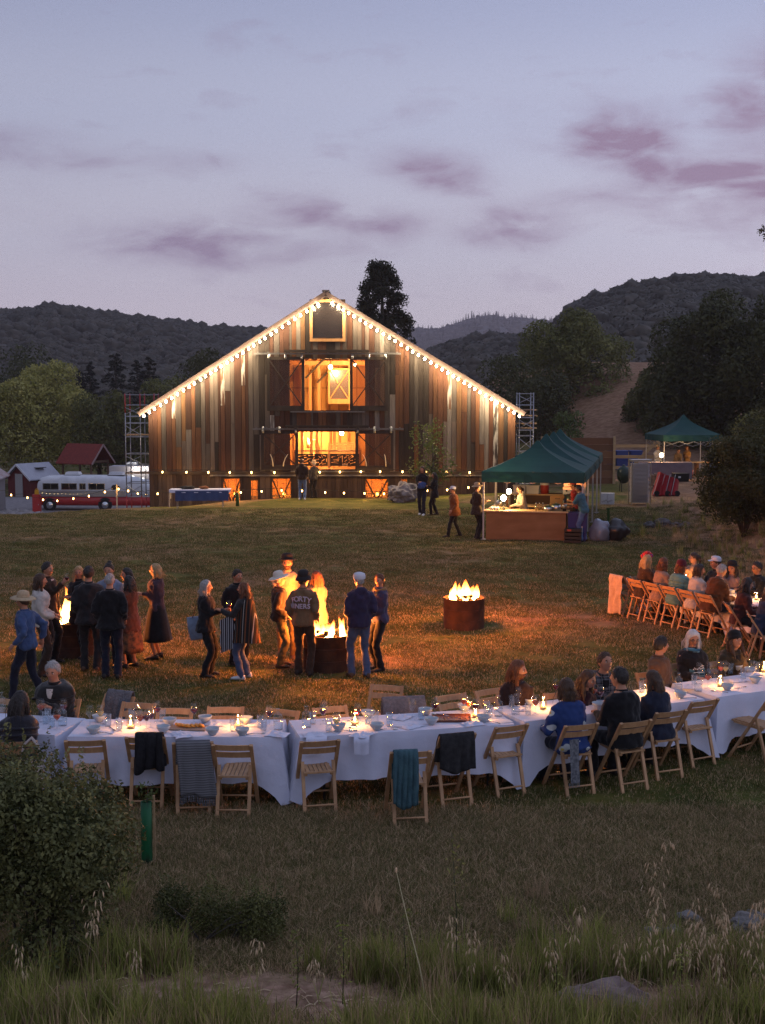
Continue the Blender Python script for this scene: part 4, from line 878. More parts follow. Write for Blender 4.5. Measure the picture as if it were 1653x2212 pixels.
# ================================================================ canopies and kitchens
TEAL = mat('canopy_teal', (.008, .048, .047), .75, (.011, .062, .058), 1.5, bump=.15, bscale=6, trans=.12)
def canopy(name, label, loc, rz, eave=2.1, apex=3.05, S=3.05, val=.32, legm=None, sag=.16):
    t = thing(name, label, 'canopy', loc, rz); h = S / 2; n = 12; rows = 9; rings = []
    for i in range(rows):
        q = i / (rows - 1); ring = []
        for s_ in range(4):
            for k in range(n):
                a = -1 + 2 * k / n; px, py = ((a, -1), (1, a), (-a, 1), (-1, -a))[s_]; rr = h * q + .03
                sg = math.cos(a * math.pi / 2)
                z = apex - (apex - eave) * (q ** .66) - sag * .55 * math.sin(q * math.pi) * (.25 + sg * .75) * .6
                ring.append((px * rr, py * rr, z))
        rings.append(ring)
    top = MB(); top.loft(rings, cap=False); c_ = top.obj('canopy_top', TEAL, t)
    for s_ in range(4):
        P = []
        for z_, o_ in ((0, 0), (-val * .5, .01), (-val, .015)):
            row = []
            for k in range(n + 1):
                a = -1 + 2 * k / n; px, py = ((a, -1), (1, a), (-a, 1), (-1, -a))[s_]; ox, oy = ((0, -1), (1, 0), (0, 1), (-1, 0))[s_]; w_ = .02 * math.sin(k * 2.3 + s_)
                row.append((px * (h + .03) + ox * (o_ + w_ * (z_ != 0)), py * (h + .03) + oy * (o_ + w_ * (z_ != 0)), eave + z_ + .01 * math.sin(k * 3.1)))
            P.append(row)
        v = MB(); v.sheet(P); v.obj('valance', TEAL, c_)
    for sx_ in (-1, 1):
        for sy in (-1, 1):
            m = MB(); m.box((sx_ * (h - .03), sy * (h - .03), 1.0), (.045, .045, 2.1)); lg = m.obj('leg', legm or STEEL, t); m = MB(); m.box((sx_ * (h - .03), sy * (h - .03), .015), (.16, .16, .02)); m.obj('foot_plate', STEEL, lg)
    m = MB()
    for a_, b_ in (((-h, -h), (h, -h)), ((h, -h), (h, h)), ((h, h), (-h, h)), ((-h, h), (-h, -h))):
        k = 4
        for i in range(k):
            for z0, z1 in ((1.75, 2.0), (2.0, 1.75)): p0 = (a_[0] + (b_[0] - a_[0]) * i / k, a_[1] + (b_[1] - a_[1]) * i / k, z0); p1 = (a_[0] + (b_[0] - a_[0]) * (i + 1) / k, a_[1] + (b_[1] - a_[1]) * (i + 1) / k, z1); m.bar(p0, p1, .02)
    m.obj('truss', STEEL, t); m = MB(); m.tube([(0, 0, 1.9), (0, 0, apex - .04)], .025, 8); m.obj('centre_pole', STEEL, t); return t
LEGP = mat('painted_leg', (.42, .38, .36), .5)
TR = R(-12); ax = Vector((math.sin(-TR), math.cos(TR), 0)); c0 = Vector((4.86, 40.6, 0))
tents = []
for i, lab in enumerate(('front green canopy of the row, over the lit serving counter', 'second green canopy in the row behind the serving counter', 'third green canopy in the row beside the barn', 'rearmost green canopy in the row beside the barn')):
    p = c0 + ax * 3.15 * i; p.z = ground_z(p.x, p.y) * .5; tents.append(canopy('canopy_tent', lab, p, TR, legm=LEGP, apex=3.0 + (0, .12, .1, .06)[i])); 
def tl(x, y, z=0):                                  # place inside the row of canopies
    c_, s_ = math.cos(TR), math.sin(TR); return c0 + Vector((x * c_ - y * s_, x * s_ + y * c_, z))
PLY = mat('counter_ply', (.20, .085, .03), .65, (.26, .12, .05), 1.5, 4, stretch=(1, 1, 3)); PLYT = mat('counter_top', (.45, .27, .13), .5, (.5, .32, .17), 2, stretch=(1, 6, 1))
t = thing('serving_counter', 'brown plywood serving counter under the front green canopy', 'counter', tl(-.2, -1.5), TR)
for nm, c_, d_ in (('front_panel', (0, 0, .44), (2.42, .04, .86)), ('side_panel', (-1.19, .32, .44), (.04, .6, .86)), ('side_panel', (1.19, .32, .44), (.04, .6, .86)), ('shelf', (0, .32, .45), (2.3, .56, .03)), ('kick_board', (0, -.025, .05), (2.42, .02, .1))): m = MB(); m.box(c_, d_); m.obj(nm, PLY, t)
m = MB(); m.box((0, .3, .90), (2.56, .75, .04)); m.obj('worktop', PLYT, t)
t = thing('side_counter', 'side counter running back from the serving counter', 'counter', tl(-1.15, -.2), TR)
m = MB(); m.box((0, 0, .9), (.6, 1.8, .04)); m.obj('worktop', PLYT, t)
for y in (-.8, .8): m = MB(); m.box((0, y, .44), (.5, .05, .86)); m.obj('trestle', PLY, t)
t = thing('prep_table', 'second prep table behind the serving counter', 'table', tl(.3, 1.2), TR); m = MB(); m.box((0, 0, .86), (2.3, .7, .04)); m.obj('worktop', PLYT, t)
for x_ in (-1, 1): m = MB(); m.box((x_, 0, .42), (.05, .6, .84)); m.obj('leg', PLY, t)
t = thing('back_bar', 'dark wooden back bar stacked with kitchen gear under the second canopy', 'counter', tl(.1, 3.4), TR); m = MB(); m.box((0, .1, .52), (2.6, .6, 1.04)); m.obj('carcass', mat('dark_ply', (.09, .04, .02), .7), t); m = MB(); m.box((0, .1, 1.06), (2.7, .75, .04)); m.obj('worktop', PLYT, t)
# gear on the counters
INOX = mat('stainless', (.55, .53, .5), .28, metal=1.0); KRAFT = mat('cardboard', (.34, .2, .09), .85, (.3, .17, .08), 3)
def pot(lab, loc, r, h, name='cooking_pot'):
    t = thing(name, lab, 'pot', loc); m = MB(); m.lathe([(0, .005), (r, 0), (r, h), (r * .93, h), (r * .9, .02)], 18); m.obj('pan_body', INOX, t, True); m = MB(); m.lathe([(r * 1.02, h), (r * .6, h + .025), (.015, h + .035), (.02, h + .06), (0, h + .065)], 18); m.obj('lid', INOX, t, True)
    for s_ in (-1, 1): q = MB(); q.tube([(s_ * r, -.03, h * .7), (s_ * (r + .04), 0, h * .72), (s_ * r, .03, h * .7)], .008, 6); q.obj('handle', INOX, t, True)
pot('shorter steel pot with lid on the serving counter', tl(.45, -1.25, .92), .13, .12); pot('taller steel pot on the serving counter by the coffee press', tl(.68, -1.1, .92), .14, .18); pot('large steel stock pot on the prep table', tl(.95, 1.15, .88), .2, .34); pot('steel pot at the lamp end of the side counter', tl(-1.2, .35, .92), .12, .14)
def bottle(lab, loc, h, r, m_, name='bottle'):
    t = thing(name, lab, 'bottle', loc); m = MB(); m.lathe([(0, 0), (r, .0), (r, h * .6), (r * .45, h * .76), (r * .35, h)], 12); m.obj('bottle_body', m_, t, True); m = MB(); m.lathe([(0, h * 1.05), (r * .42, h * 1.05), (r * .42, h * .96)], 10); m.obj('cap', INOX, t, True); return t
SQ = glassy('syrup_bottle', (.85, .75, .5), .6, .1, (.4, .3, .15))
for k, lab in enumerate(('leftmost clear squeeze bottle beside the steel pots on the serving counter', 'middle clear squeeze bottle beside the steel pots on the serving counter', 'clear squeeze bottle right against the shorter steel pot')): bottle(lab, tl(.08 + k * .1, -1.2 + .03 * k, .92), .22, .042, SQ)
GREENB = glassy('green_bottle', (.2, .4, .15), .4, .08, (.03, .06, .02)); AMBB = glassy('amber_bottle', (.7, .35, .08), .5, .08, (.2, .08, .02))
bottle('tall green bottle on the side counter', tl(-.75, .5, .92), .32, .04, GREENB); bottle('amber spirit bottle on the side counter', tl(-.95, .15, .92), .27, .045, AMBB); bottle('dark bottle at the far end of the side counter', tl(-1.3, .6, .92), .3, .042, GREENB)
for k in range(6):
    t = thing('stacked_cup', 'small white cup in the rows on the serving counter', 'cup', tl(-1.25 + .09 * (k % 3), -1.35 + .1 * (k // 3), .92), 0, 'cups lined up on the serving counter'); m = MB(); m.lathe([(0, .0), (.028, 0), (.036, .09), (.032, .09), (.025, .01)], 12); m.obj('cup_body', WHITE, t, True)
t = thing('coffee_press', 'tall black and steel coffee press at the counter end', 'coffee press', tl(.95, -1.3, .92)); m = MB(); m.lathe([(0, 0), (.06, 0), (.06, .3), (.05, .36), (0, .4)], 14); m.obj('press_body', BLACKM, t, True); m = MB(); m.lathe([(.062, .08), (.064, .08), (.064, .22), (.062, .22)], 14); m.obj('sleeve', INOX, t, True); m = MB(); m.tube([(0, 0, .4), (0, 0, .48)], .012, 6); m.ball((0, 0, .5), (.025, .025, .025)); m.obj('plunger', BLACKM, t, True)
t = thing('cardboard_box', 'open cardboard box with hand holes on the prep table', 'box', tl(.55, 1.05, .88), TR + .1)
for nm, c_, d_ in (('panel', (0, -.16, .16), (.44, .012, .32)), ('panel', (0, .16, .16), (.44, .012, .32)), ('panel', (-.22, 0, .16), (.012, .31, .32)), ('panel', (.22, 0, .16), (.012, .31, .32)), ('base_flap', (0, 0, .01), (.43, .31, .01))): m = MB(); m.box(c_, d_); m.obj(nm, KRAFT, t)
for k in (-.06, -.02, .02, .06): m = MB(); m.box((k, -.168, .24), (.022, .006, .03)); m.obj('hand_hole', BLACKM, t)
for i, (x_, z_, c_) in enumerate(((-.9, 1.08, (.5, .48, .5)), (-.45, 1.08, (.6, .58, .56)))):
    t = thing('storage_crate', ('grey plastic crate on the left of the back bar', 'pale plastic crate next to the grey one on the back bar')[i], 'crate', tl(x_, 3.4, z_), TR); m = MB(); m.box((0, 0, .13), (.4, .3, .26), taper=1.06); m.obj('tub', mat('crate_plastic_%d' % i, c_, .5), t); m = MB(); m.box((0, 0, .27), (.45, .34, .03)); m.obj('lid', MATS['crate_plastic_%d' % i], t)
t = thing('camp_stove', 'steel two-burner stove glowing on the back bar', 'stove', tl(.95, 3.4, 1.08), TR); m = MB(); m.box((0, 0, .12), (.75, .4, .24)); m.obj('stove_body', INOX, t); m = MB(); m.box((0, .2, .34), (.75, .03, .22)); m.obj('splash_back', INOX, t)
for k in (-.25, 0, .25): m = MB(); m.tube([(k, -.2, .12), (k, -.235, .12)], .03, 10); m.obj('knob', BLACKM, t)
t = thing('red_cooler', 'red drinks cooler on the back bar', 'cooler', tl(-.05, 3.35, 1.08), TR); m = MB(); m.lathe([(0, 0), (.14, 0), (.15, .3), (.13, .34), (0, .35)], 16); m.obj('cooler_body', mat('cooler_red', (.3, .03, .02), .5), t, True); m = MB(); m.lathe([(.15, .3), (.155, .36), (0, .4)], 16); m.obj('lid', WHITE, t, True)
# lamps on the counter
def lantern(lab, loc, power, h=.3, r=.07, col=(1, .58, .2)):
    t = thing('lantern', lab, 'lantern', loc); m = MB(); m.lathe([(0, 0), (.07, 0), (.07, .03), (.02, .05), (.018, h - .08)], 12); m.obj('lantern_base', BLACKM, t, True); m = MB(); m.ball((0, 0, h), (r, r, r * 1.15), 12, 8); m.obj('globe', BULB_W, t, True); lamp('lantern_light', (0, -.1, h + .12), power, col, .08, t); return t
lantern('bright globe lantern on the serving counter', tl(-.92, -1.2, .92), 120, .36, .085); lantern('second bright lantern behind the first on the side counter', tl(-.85, -.35, .92), 70, .5, .075)
# boxes, bins and bags beside the counter
t = thing('blue_bin', 'blue plastic bin beside the serving counter', 'bin', tl(1.35, -1.25), TR); m = MB(); m.box((0, 0, .42), (.5, .5, .84), taper=1.12); m.obj('bin_body', mat('bin_blue', (.012, .02, .12), .5), t); m = MB(); m.box((0, 0, .86), (.6, .6, .04)); m.obj('rim', MATS['bin_blue'], t)
def bag(lab, loc, d, m_, seed):
    o = link('rubbish_bag', rock_mesh('rubbish_bag', d, seed, m_, .35, 3)); o.location = loc + Vector((0, 0, d[2] * .85)); tag(o, lab, 'bag'); [setattr(p, 'use_smooth', True) for p in o.data.polygons]
bag('pale clear rubbish bag beside the blue bin', tl(2.0, -1.1), (.3, .28, .36), glassy('clear_bag', (.7, .75, .85), .35, .2, (.25, .28, .35)), 3); bag('black rubbish bag slumped behind the pale one', tl(2.45, -.75), (.4, .33, .33), mat('black_bag', (.012, .012, .014), .35, spec=.6), 5)
t = thing('black_crate', 'black slatted crate with a red tag beside the counter end', 'crate', tl(1.25, -1.85), TR)
for k in range(4): m = MB(); m.box((0, 0, .08 + k * .11), (.5, .42, .08)); m.obj('slat', BLACKM, t)
m = MB(); m.box((-.1, -.215, .42), (.12, .012, .05)); m.obj('red_tag', REDP, t)
p = on_ground(1313, 1089); t = thing('white_carton', 'white printed cartons stacked on the grass', 'box', p, TR)
for k, x_ in enumerate((-.13, .13)): m = MB(); m.box((x_, 0, .22), (.25, .3, .44)); m.obj('carton_side', mat('white_card', (.6, .6, .63), .7, (.5, .5, .52), 4), t)
m = MB(); 
for k in range(6): m.tube([(-.2 + .07 * k + .03 * math.cos(a), -.154, .1 + .03 * (k % 3) + .022 * math.sin(a)) for a in np.linspace(0, 6.28, 9)], .005, 4)
m.obj('printed_mark', BLACKM, t)['kind'] = 'stuff'
for u, v, lab, c_ in ((1355, 1128, 'short green tree guard stake on the grass by the rubbish bags', None),):
    p = on_ground(1314, 1141); t = thing('green_stake', lab, 'stake', p); m = MB(); m.box((0, 0, .3), (.08, .05, .7)); m.obj('stake_body', mat('stake_green', (.02, .07, .015), .7), t); m = MB(); m.box((0, 0, .66), (.1, .07, .03)); m.obj('cap', MATS['stake_green'], t)
p = pd(513, 1079, 51.8); p.z = ground_z(p.x, p.y); t = thing('green_stake', 'green tree guard stake by the blue cloth table', 'stake', p); m = MB(); m.tube([(0, 0, -.1), (0, 0, .55)], .07, 10); m.obj('stake_body', MATS['stake_green'], t, True)
# -------- second kitchen under the single canopy
t2c = Vector((15.75, 68, 0)); canopy('canopy_tent', 'single green canopy standing apart by the oaks', t2c, R(6), eave=2.33, apex=3.35, legm=LEGP)
t = thing('cloth_table', 'long table under a mauve-grey cloth in front of the single canopy', 'table', (14.2, 65.1, 0), R(-8)); m = MB(); m.box((0, 0, 1.0), (2.6, .8, .04)); m.obj('tabletop', PLYT, t)
P = [[(-1.3 + 2.6 * k / 24, -.41 - .05 * j / 4 * (1 + .5 * math.sin(k * 1.7)), 1.025 - j * .25) for k in range(25)] for j in range(5)]
m = MB(); m.sheet(P); m.sheet([[(-1.3 + 2.6 * k / 24, -.41, 1.025) for k in range(25)], [(-1.3 + 2.6 * k / 24, .4, 1.025) for k in range(25)]]); m.sheet([[(1.31, -.41 + .2 * k, 1.02 - j * .25) for k in range(5)] for j in range(5)]); m.obj('cloth', mat('mauve_cloth', (.14, .11, .13), .9, (.17, .14, .16), 3), t, True)
for x_ in (-1.2, 1.2): m = MB(); m.box((x_, .3, .5), (.05, .05, 1.0)); m.obj('leg', PLY, t)
t = thing('prep_table', 'long prep table at the back of the single canopy', 'table', (16.3, 67.2, 0), R(4)); m = MB(); m.box((0, 0, .9), (3.4, .7, .05)); m.obj('worktop', PLYT, t)
for x_ in (-1.5, 0, 1.5): m = MB(); m.box((x_, 0, .45), (.06, .6, .88)); m.obj('trestle', PLY, t)
lantern('star-bright lantern on the mauve cloth table', Vector((14.0, 65.0, 1.03)), 160, .34, .1); lantern('small lantern at the end of the prep table by the shrub', Vector((17.6, 66.9, .93)), 60, .3, .08); lantern('tiny lantern beside the canopy leg on the prep table', Vector((17.05, 67.2, .93)), 12, .2, .045)
p = on_ground(1385, 1092); t = thing('tray_rack', 'tall metal baking rack full of trays on the grass', 'rack', p, R(4))
for sx_ in (-1, 1):
    for y in (0, .5): m = MB(); m.box((sx_ * .37, y, .88), (.03, .03, 1.72)); m.obj('upright', INOX, t)
for k in range(30): m = MB(); m.box((0, .25, .12 + k * .052), (.70, .5, .018)); m.obj('tray', mat('tray_alloy', (.42, .38, .37), .4, metal=.6), t)
m = MB(); m.box((0, .25, 1.76), (.8, .56, .08)); m.obj('top_cover', INOX, t)
p = on_ground(1347, 1062); t = thing('kamado_grill', 'dark green egg-shaped grill on its stand', 'grill', p); m = MB(); m.lathe([(0, .35), (.14, .38), (.27, .55), (.3, .72), (.29, .78)], 18); m.obj('bowl', mat('grill_green', (.015, .03, .022), .35), t, True); m = MB(); m.lathe([(.295, .79), (.28, .95), (.17, 1.08), (.06, 1.12), (.06, 1.18), (0, 1.18)], 18); m.obj('lid', MATS['grill_green'], t, True)
for a in range(3): m = MB(); m.bar((.22 * math.cos(a * 2.1), .22 * math.sin(a * 2.1), .5), (.26 * math.cos(a * 2.1), .26 * math.sin(a * 2.1), 0), .03); m.obj('leg', BLACKM, t)
RED = mat('red_nylon', (.30, .012, .018), .6, (.22, .01, .014), 4, bump=.3)
p = on_ground(1436, 1072); t = thing('folded_wagon', 'red fabric wagons folded up on the grass', 'wagon', p)
for k in range(5): m = MB(); m.bar((-.4 + k * .2, 0, 0), (-.1 + k * .16, .25, .95 - .07 * k), .14, .3); m.obj('fabric_panel', RED, t)
for k in range(4): m = MB(); m.tube([(-.5 + k * .25, -.1, .05), (-.2 + k * .22, .1, .9)], .014, 6); m.obj('frame_tube', STEEL, t)
for k in (-.35, .1, .5): m = MB(); m.tube([(k, -.12, .12), (k, -.05, .12)], .12, 14); m.obj('wheel', RUBBER, t)
p = on_ground(1414, 1060); t = thing('firewood_pile', 'heap of split firewood beside the tray rack', 'firewood', p); rgx = random.Random(4)
for k in range(26): m = MB(); x_ = rgx.uniform(-.4, .6); z_ = rgx.uniform(.06, .75 - abs(x_) * .6); m.bar((x_, -.25, z_), (x_ + rgx.uniform(-.1, .1), .25, z_ + rgx.uniform(-.06, .06)), rgx.uniform(.08, .13)); m.obj('log', mat('split_log', (.16, .08, .045), .85, (.24, .14, .08), 4), t)
p = on_ground(1489, 1033); t = thing('bucket', 'bright red bucket standing under the prep table', 'bucket', p); m = MB(); m.lathe([(0, 0), (.17, 0), (.21, .42), (.19, .42), (.155, .02)], 16); m.obj('pail', mat('bucket_red', (.5, .03, .015), .45), t, True); m = MB(); m.tube([(-.2, 0, .4), (-.12, -.12, .3), (.12, -.12, .3), (.2, 0, .4)], .01, 5); m.obj('handle', STEEL, t, True)
p = on_ground(1470, 1040); t = thing('black_tub', 'black tub with a white label on the grass by the red bucket', 'tub', p); m = MB(); m.box((0, 0, .2), (.7, .5, .4), taper=1.08); m.obj('tub_body', BLACKM, t); m = MB(); m.box((-.1, -.26, .22), (.12, .01, .08)); m.obj('label', WHITE, t)
# -------- fence, bins and timber crates behind the canopies
RAILW = mat('fence_timber', (.30, .20, .10), .8, (.38, .27, .15), 2, stretch=(.3, 4, 4))
t = thing('rail_fence', 'pale timber rail fence with a diagonal brace behind the canopies', 'fence', (12.6, 72, 0))
for z in (.35, .95, 1.55): m = MB(); m.box((1.0, 0, z), (3.4, .05, .17)); m.obj('rail', RAILW, t)
for x_ in (-.75, 2.7): m = MB(); m.box((x_, .07, .95), (.2, .18, 1.95)); m.obj('post', RAILW, t)
m = MB(); m.bar((.95, -.06, .05), (2.55, -.06, 1.75), .05, .17); m.obj('brace', RAILW, t)
for i, (x_, lab) in enumerate(((12.75, 'blue tote bin behind the rail fence by the timber crate'), (13.5, 'blue tote bin behind the middle of the rail fence'), (14.3, 'blue tote bin behind the fence brace'))):
    t = thing('blue_tote', lab, 'bin', (x_, 73.2, 0)); m = MB(); m.box((0, 0, .6), (.62, .6, 1.2), taper=1.05); m.obj('tub', mat('tote_blue', (.02, .05, .22), .5), t); m = MB(); m.box((0, 0, 1.22), (.7, .66, .06)); m.obj('lid', MATS['tote_blue'], t)
for i, (x_, y_, w_, lab) in enumerate(((9.2, 61, 3.4, 'long timber board screen behind the right scaffold tower'), (11.4, 70, 1.3, 'brown timber crate behind the rearmost canopy'))):
    t = thing('timber_screen', lab, 'screen', (x_, y_, ground_z(x_, y_)))
    for k in range(7 - 3 * i): m = MB(); m.box((0, 0, .15 + k * .31), (w_, .04, .3)); m.obj('board', mat('screen_board_%d' % (k % 3), ((.13, .06, .03), (.16, .08, .04), (.11, .055, .028))[k % 3], .85), t)
    for s_ in (-1, 1): m = MB(); m.box((s_ * w_ / 2, -.03, 1.1 - .45 * i), (.12, .12, 2.25 - .9 * i)); m.obj('post', RAILW, t)
# -------- table by the barn, boulder, sapling
p = pd(433, 1081, 51.5); p.z = ground_z(p.x, p.y); t = thing('display_table', 'folding table with blue runner over white cloth by the barn', 'table', p, R(3)); m = MB(); m.box((0, 0, .74), (2.3, .75, .04)); m.obj('tabletop', WHITE, t)
for x_ in (-.9, .9): m = MB(); m.tube([(x_, -.25, 0), (x_, -.2, .72)], .015, 6); m.tube([(x_, .25, 0), (x_, .2, .72)], .015, 6); m.tube([(x_, -.25, .05), (x_, .25, .05)], .012, 6); m.obj('leg_frame', STEEL, t)
m = MB(); m.sheet([[(-1.18 + .12 * k, -.385, .765) for k in range(21)], [(-1.18 + .12 * k, .385, .765) for k in range(21)]]); m.sheet([[(-1.18 + .12 * k, -.388 - j * .01, .765 - j * .02 * 3) for k in range(21)] for j in range(3)]); m.sheet([[(-1.2, -.39 + .13 * k, .765 - j * .2 - (.15 * j if k < 3 else 0)) for k in range(7)] for j in range(3)]); m.obj('cloth', LINEN, t)
m = MB(); m.sheet([[(-.95 + .1 * k, -.4 - .02 * j * (1 + .6 * math.sin(k * 1.3)), .72 - j * .13) for k in range(22)] for j in range(4)]); m.obj('runner', mat('denim_blue', (.03, .05, .12), .85, (.04, .065, .15), 4), t, True)
for i, (x_, lab, c_) in enumerate(((-.5, 'dark folded jacket lying on the display table', (.015, .012, .012)), (.15, 'rust coloured hat lying on the display table', (.18, .06, .02)))):
    o = link('folded_jacket' if i == 0 else 'felt_hat', rock_mesh('bundle', (.3, .22, .07) if i == 0 else (.19, .19, .07), 8 + i, mat('bundle_%d' % i, c_, .9), .25)); o.location = p + Vector((x_, 0, .82)); tag(o, lab, 'jacket' if i == 0 else 'hat')
p = pd(870, 1066, 53.6); p.z = ground_z(p.x, p.y); o = link('boulder', rock_mesh('boulder', (.62, .5, .5), 2, mat('boulder_stone', (.13, .12, .13), .9, (.26, .24, .25), 3, 6, bump=.9, bscale=8), .3, 4)); o.location = p + Vector((0, 0, .3)); tag(o, 'grey boulder lying against the barn front', 'boulder')
b = base_at(935, 52.5); t = tree('young_tree', 'thin young tree with sparse leaves in front of the barn boards', b, 3.4, .95, 1.35, 'sapling', 1100, .13, 26, 14, .55, inner=.3)
for i, (u, v, s_) in enumerate(((1402, 1140, .3), (1432, 1138, .42), (1462, 1140, .3), (1482, 1136, .22))):
    p = on_ground(u, v); o = link('rock', rock_mesh('rock', (s_ * .7, s_ * .55, s_ * .4), 30 + i, mat('dark_rock', (.06, .055, .055), .9, (.11, .1, .1), 4, 5, bump=.8), .3, 3)); o.location = p + Vector((0, 0, s_ * .25)); tag(o, ('flat tilted rock at the start of the rock line on the dry bank', 'largest rock in the line on the dry bank', 'rock beside the largest one on the dry bank', 'smallest rock at the end of the line on the dry bank')[i], 'rock')
# ================================================================ tables, cloths, chairs
TH = .745
def folding_chair():
    t = thing('folding_chair', 'x', 'chair'); hw = .2
    for s_ in (-1, 1):
        m = MB(); m.bar((s_ * hw, -.27, .81), (s_ * hw, .25, 0), .028, .038, up=(1, 0, 0)); m.obj('upright', WOOD_CH, t)
        m = MB(); m.bar((s_ * (hw - .032), -.105, .55), (s_ * (hw - .032), -.27, 0), .026, .036, up=(1, 0, 0)); m.obj('leg', WOOD_CH, t)
        m = MB(); m.bar((s_ * (hw - .06), -.19, .425), (s_ * (hw - .06), .22, .455), .028, .03); m.obj('seat_rail', WOOD_CH, t)
    for z, y in ((.775, -.25), (.685, -.19)):
        P = [[(-hw + .015 + k * (2 * hw - .03) / 8, y - .022 * math.sin(math.pi * k / 8) + o_, z + dz) for k in range(9)] for dz, o_ in ((-.033, .012), (.033, -.012))]
        m = MB(); m.sheet(P); m.sheet([[(p[0], p[1] + .012, p[2]) for p in r_] for r_ in P]); m.sheet([P[1], [(p[0], p[1] + .012, p[2]) for p in P[1]]]); m.sheet([P[0], [(p[0], p[1] + .012, p[2]) for p in P[0]]]); m.obj('back_slat', WOOD_CH, t)
    for k in range(6): m = MB(); m.box((-.115 + k * .046, .015, .463), (.038, .40, .012), (R(4.2), 0, 0)); m.obj('seat_slat', WOOD_CH, t)
    for y, z in ((-.2, .45), (.225, .47)): m = MB(); m.box((0, y, z), (2 * hw - .07, .034, .018)); m.obj('seat_edge', WOOD_CH, t)
    for y, z, w_ in ((.166, .13, hw), (-.245, .1, hw - .03)): m = MB(); m.tube([(-w_, y, z), (w_, y, z)], .011, 8); m.obj('stretcher', WOOD_CH, t, True)
    return t
CH = Proto(folding_chair()); CHAIRS = {}
def chair_at(key, p, rz, label, group=None):
    o = CH.put(Vector((p.x, p.y, ground_z(p.x, p.y) - .005)), rz, label, group); CHAIRS[key] = o; return o
def chair_feet(key, a, b, label, group=None):            # a, b: pixels of its two rear feet, left then right
    A, B = gp(*a), gp(*b); d = (B - A); rz = math.atan2(d.y, d.x); c = (A + B) / 2; f = Vector((-math.sin(rz), math.cos(rz), 0))
    return chair_at(key, c + f * .27, rz, label, group)
def chair_tops(key, a, b, facing, label, group=None):    # a, b: pixels of the two tops of its back; facing 1 = away from the camera, -1 = towards it
    A, B = gp(a[0], a[1], .81), gp(b[0], b[1], .81); d = (B - A); rz = math.atan2(d.y, d.x); c = (A + B) / 2
    if facing < 0: rz += math.pi
    f = Vector((-math.sin(rz), math.cos(rz), 0)); p = c + f * .27
    return chair_at(key, Vector((p.x, p.y, 0)), rz, label, group)
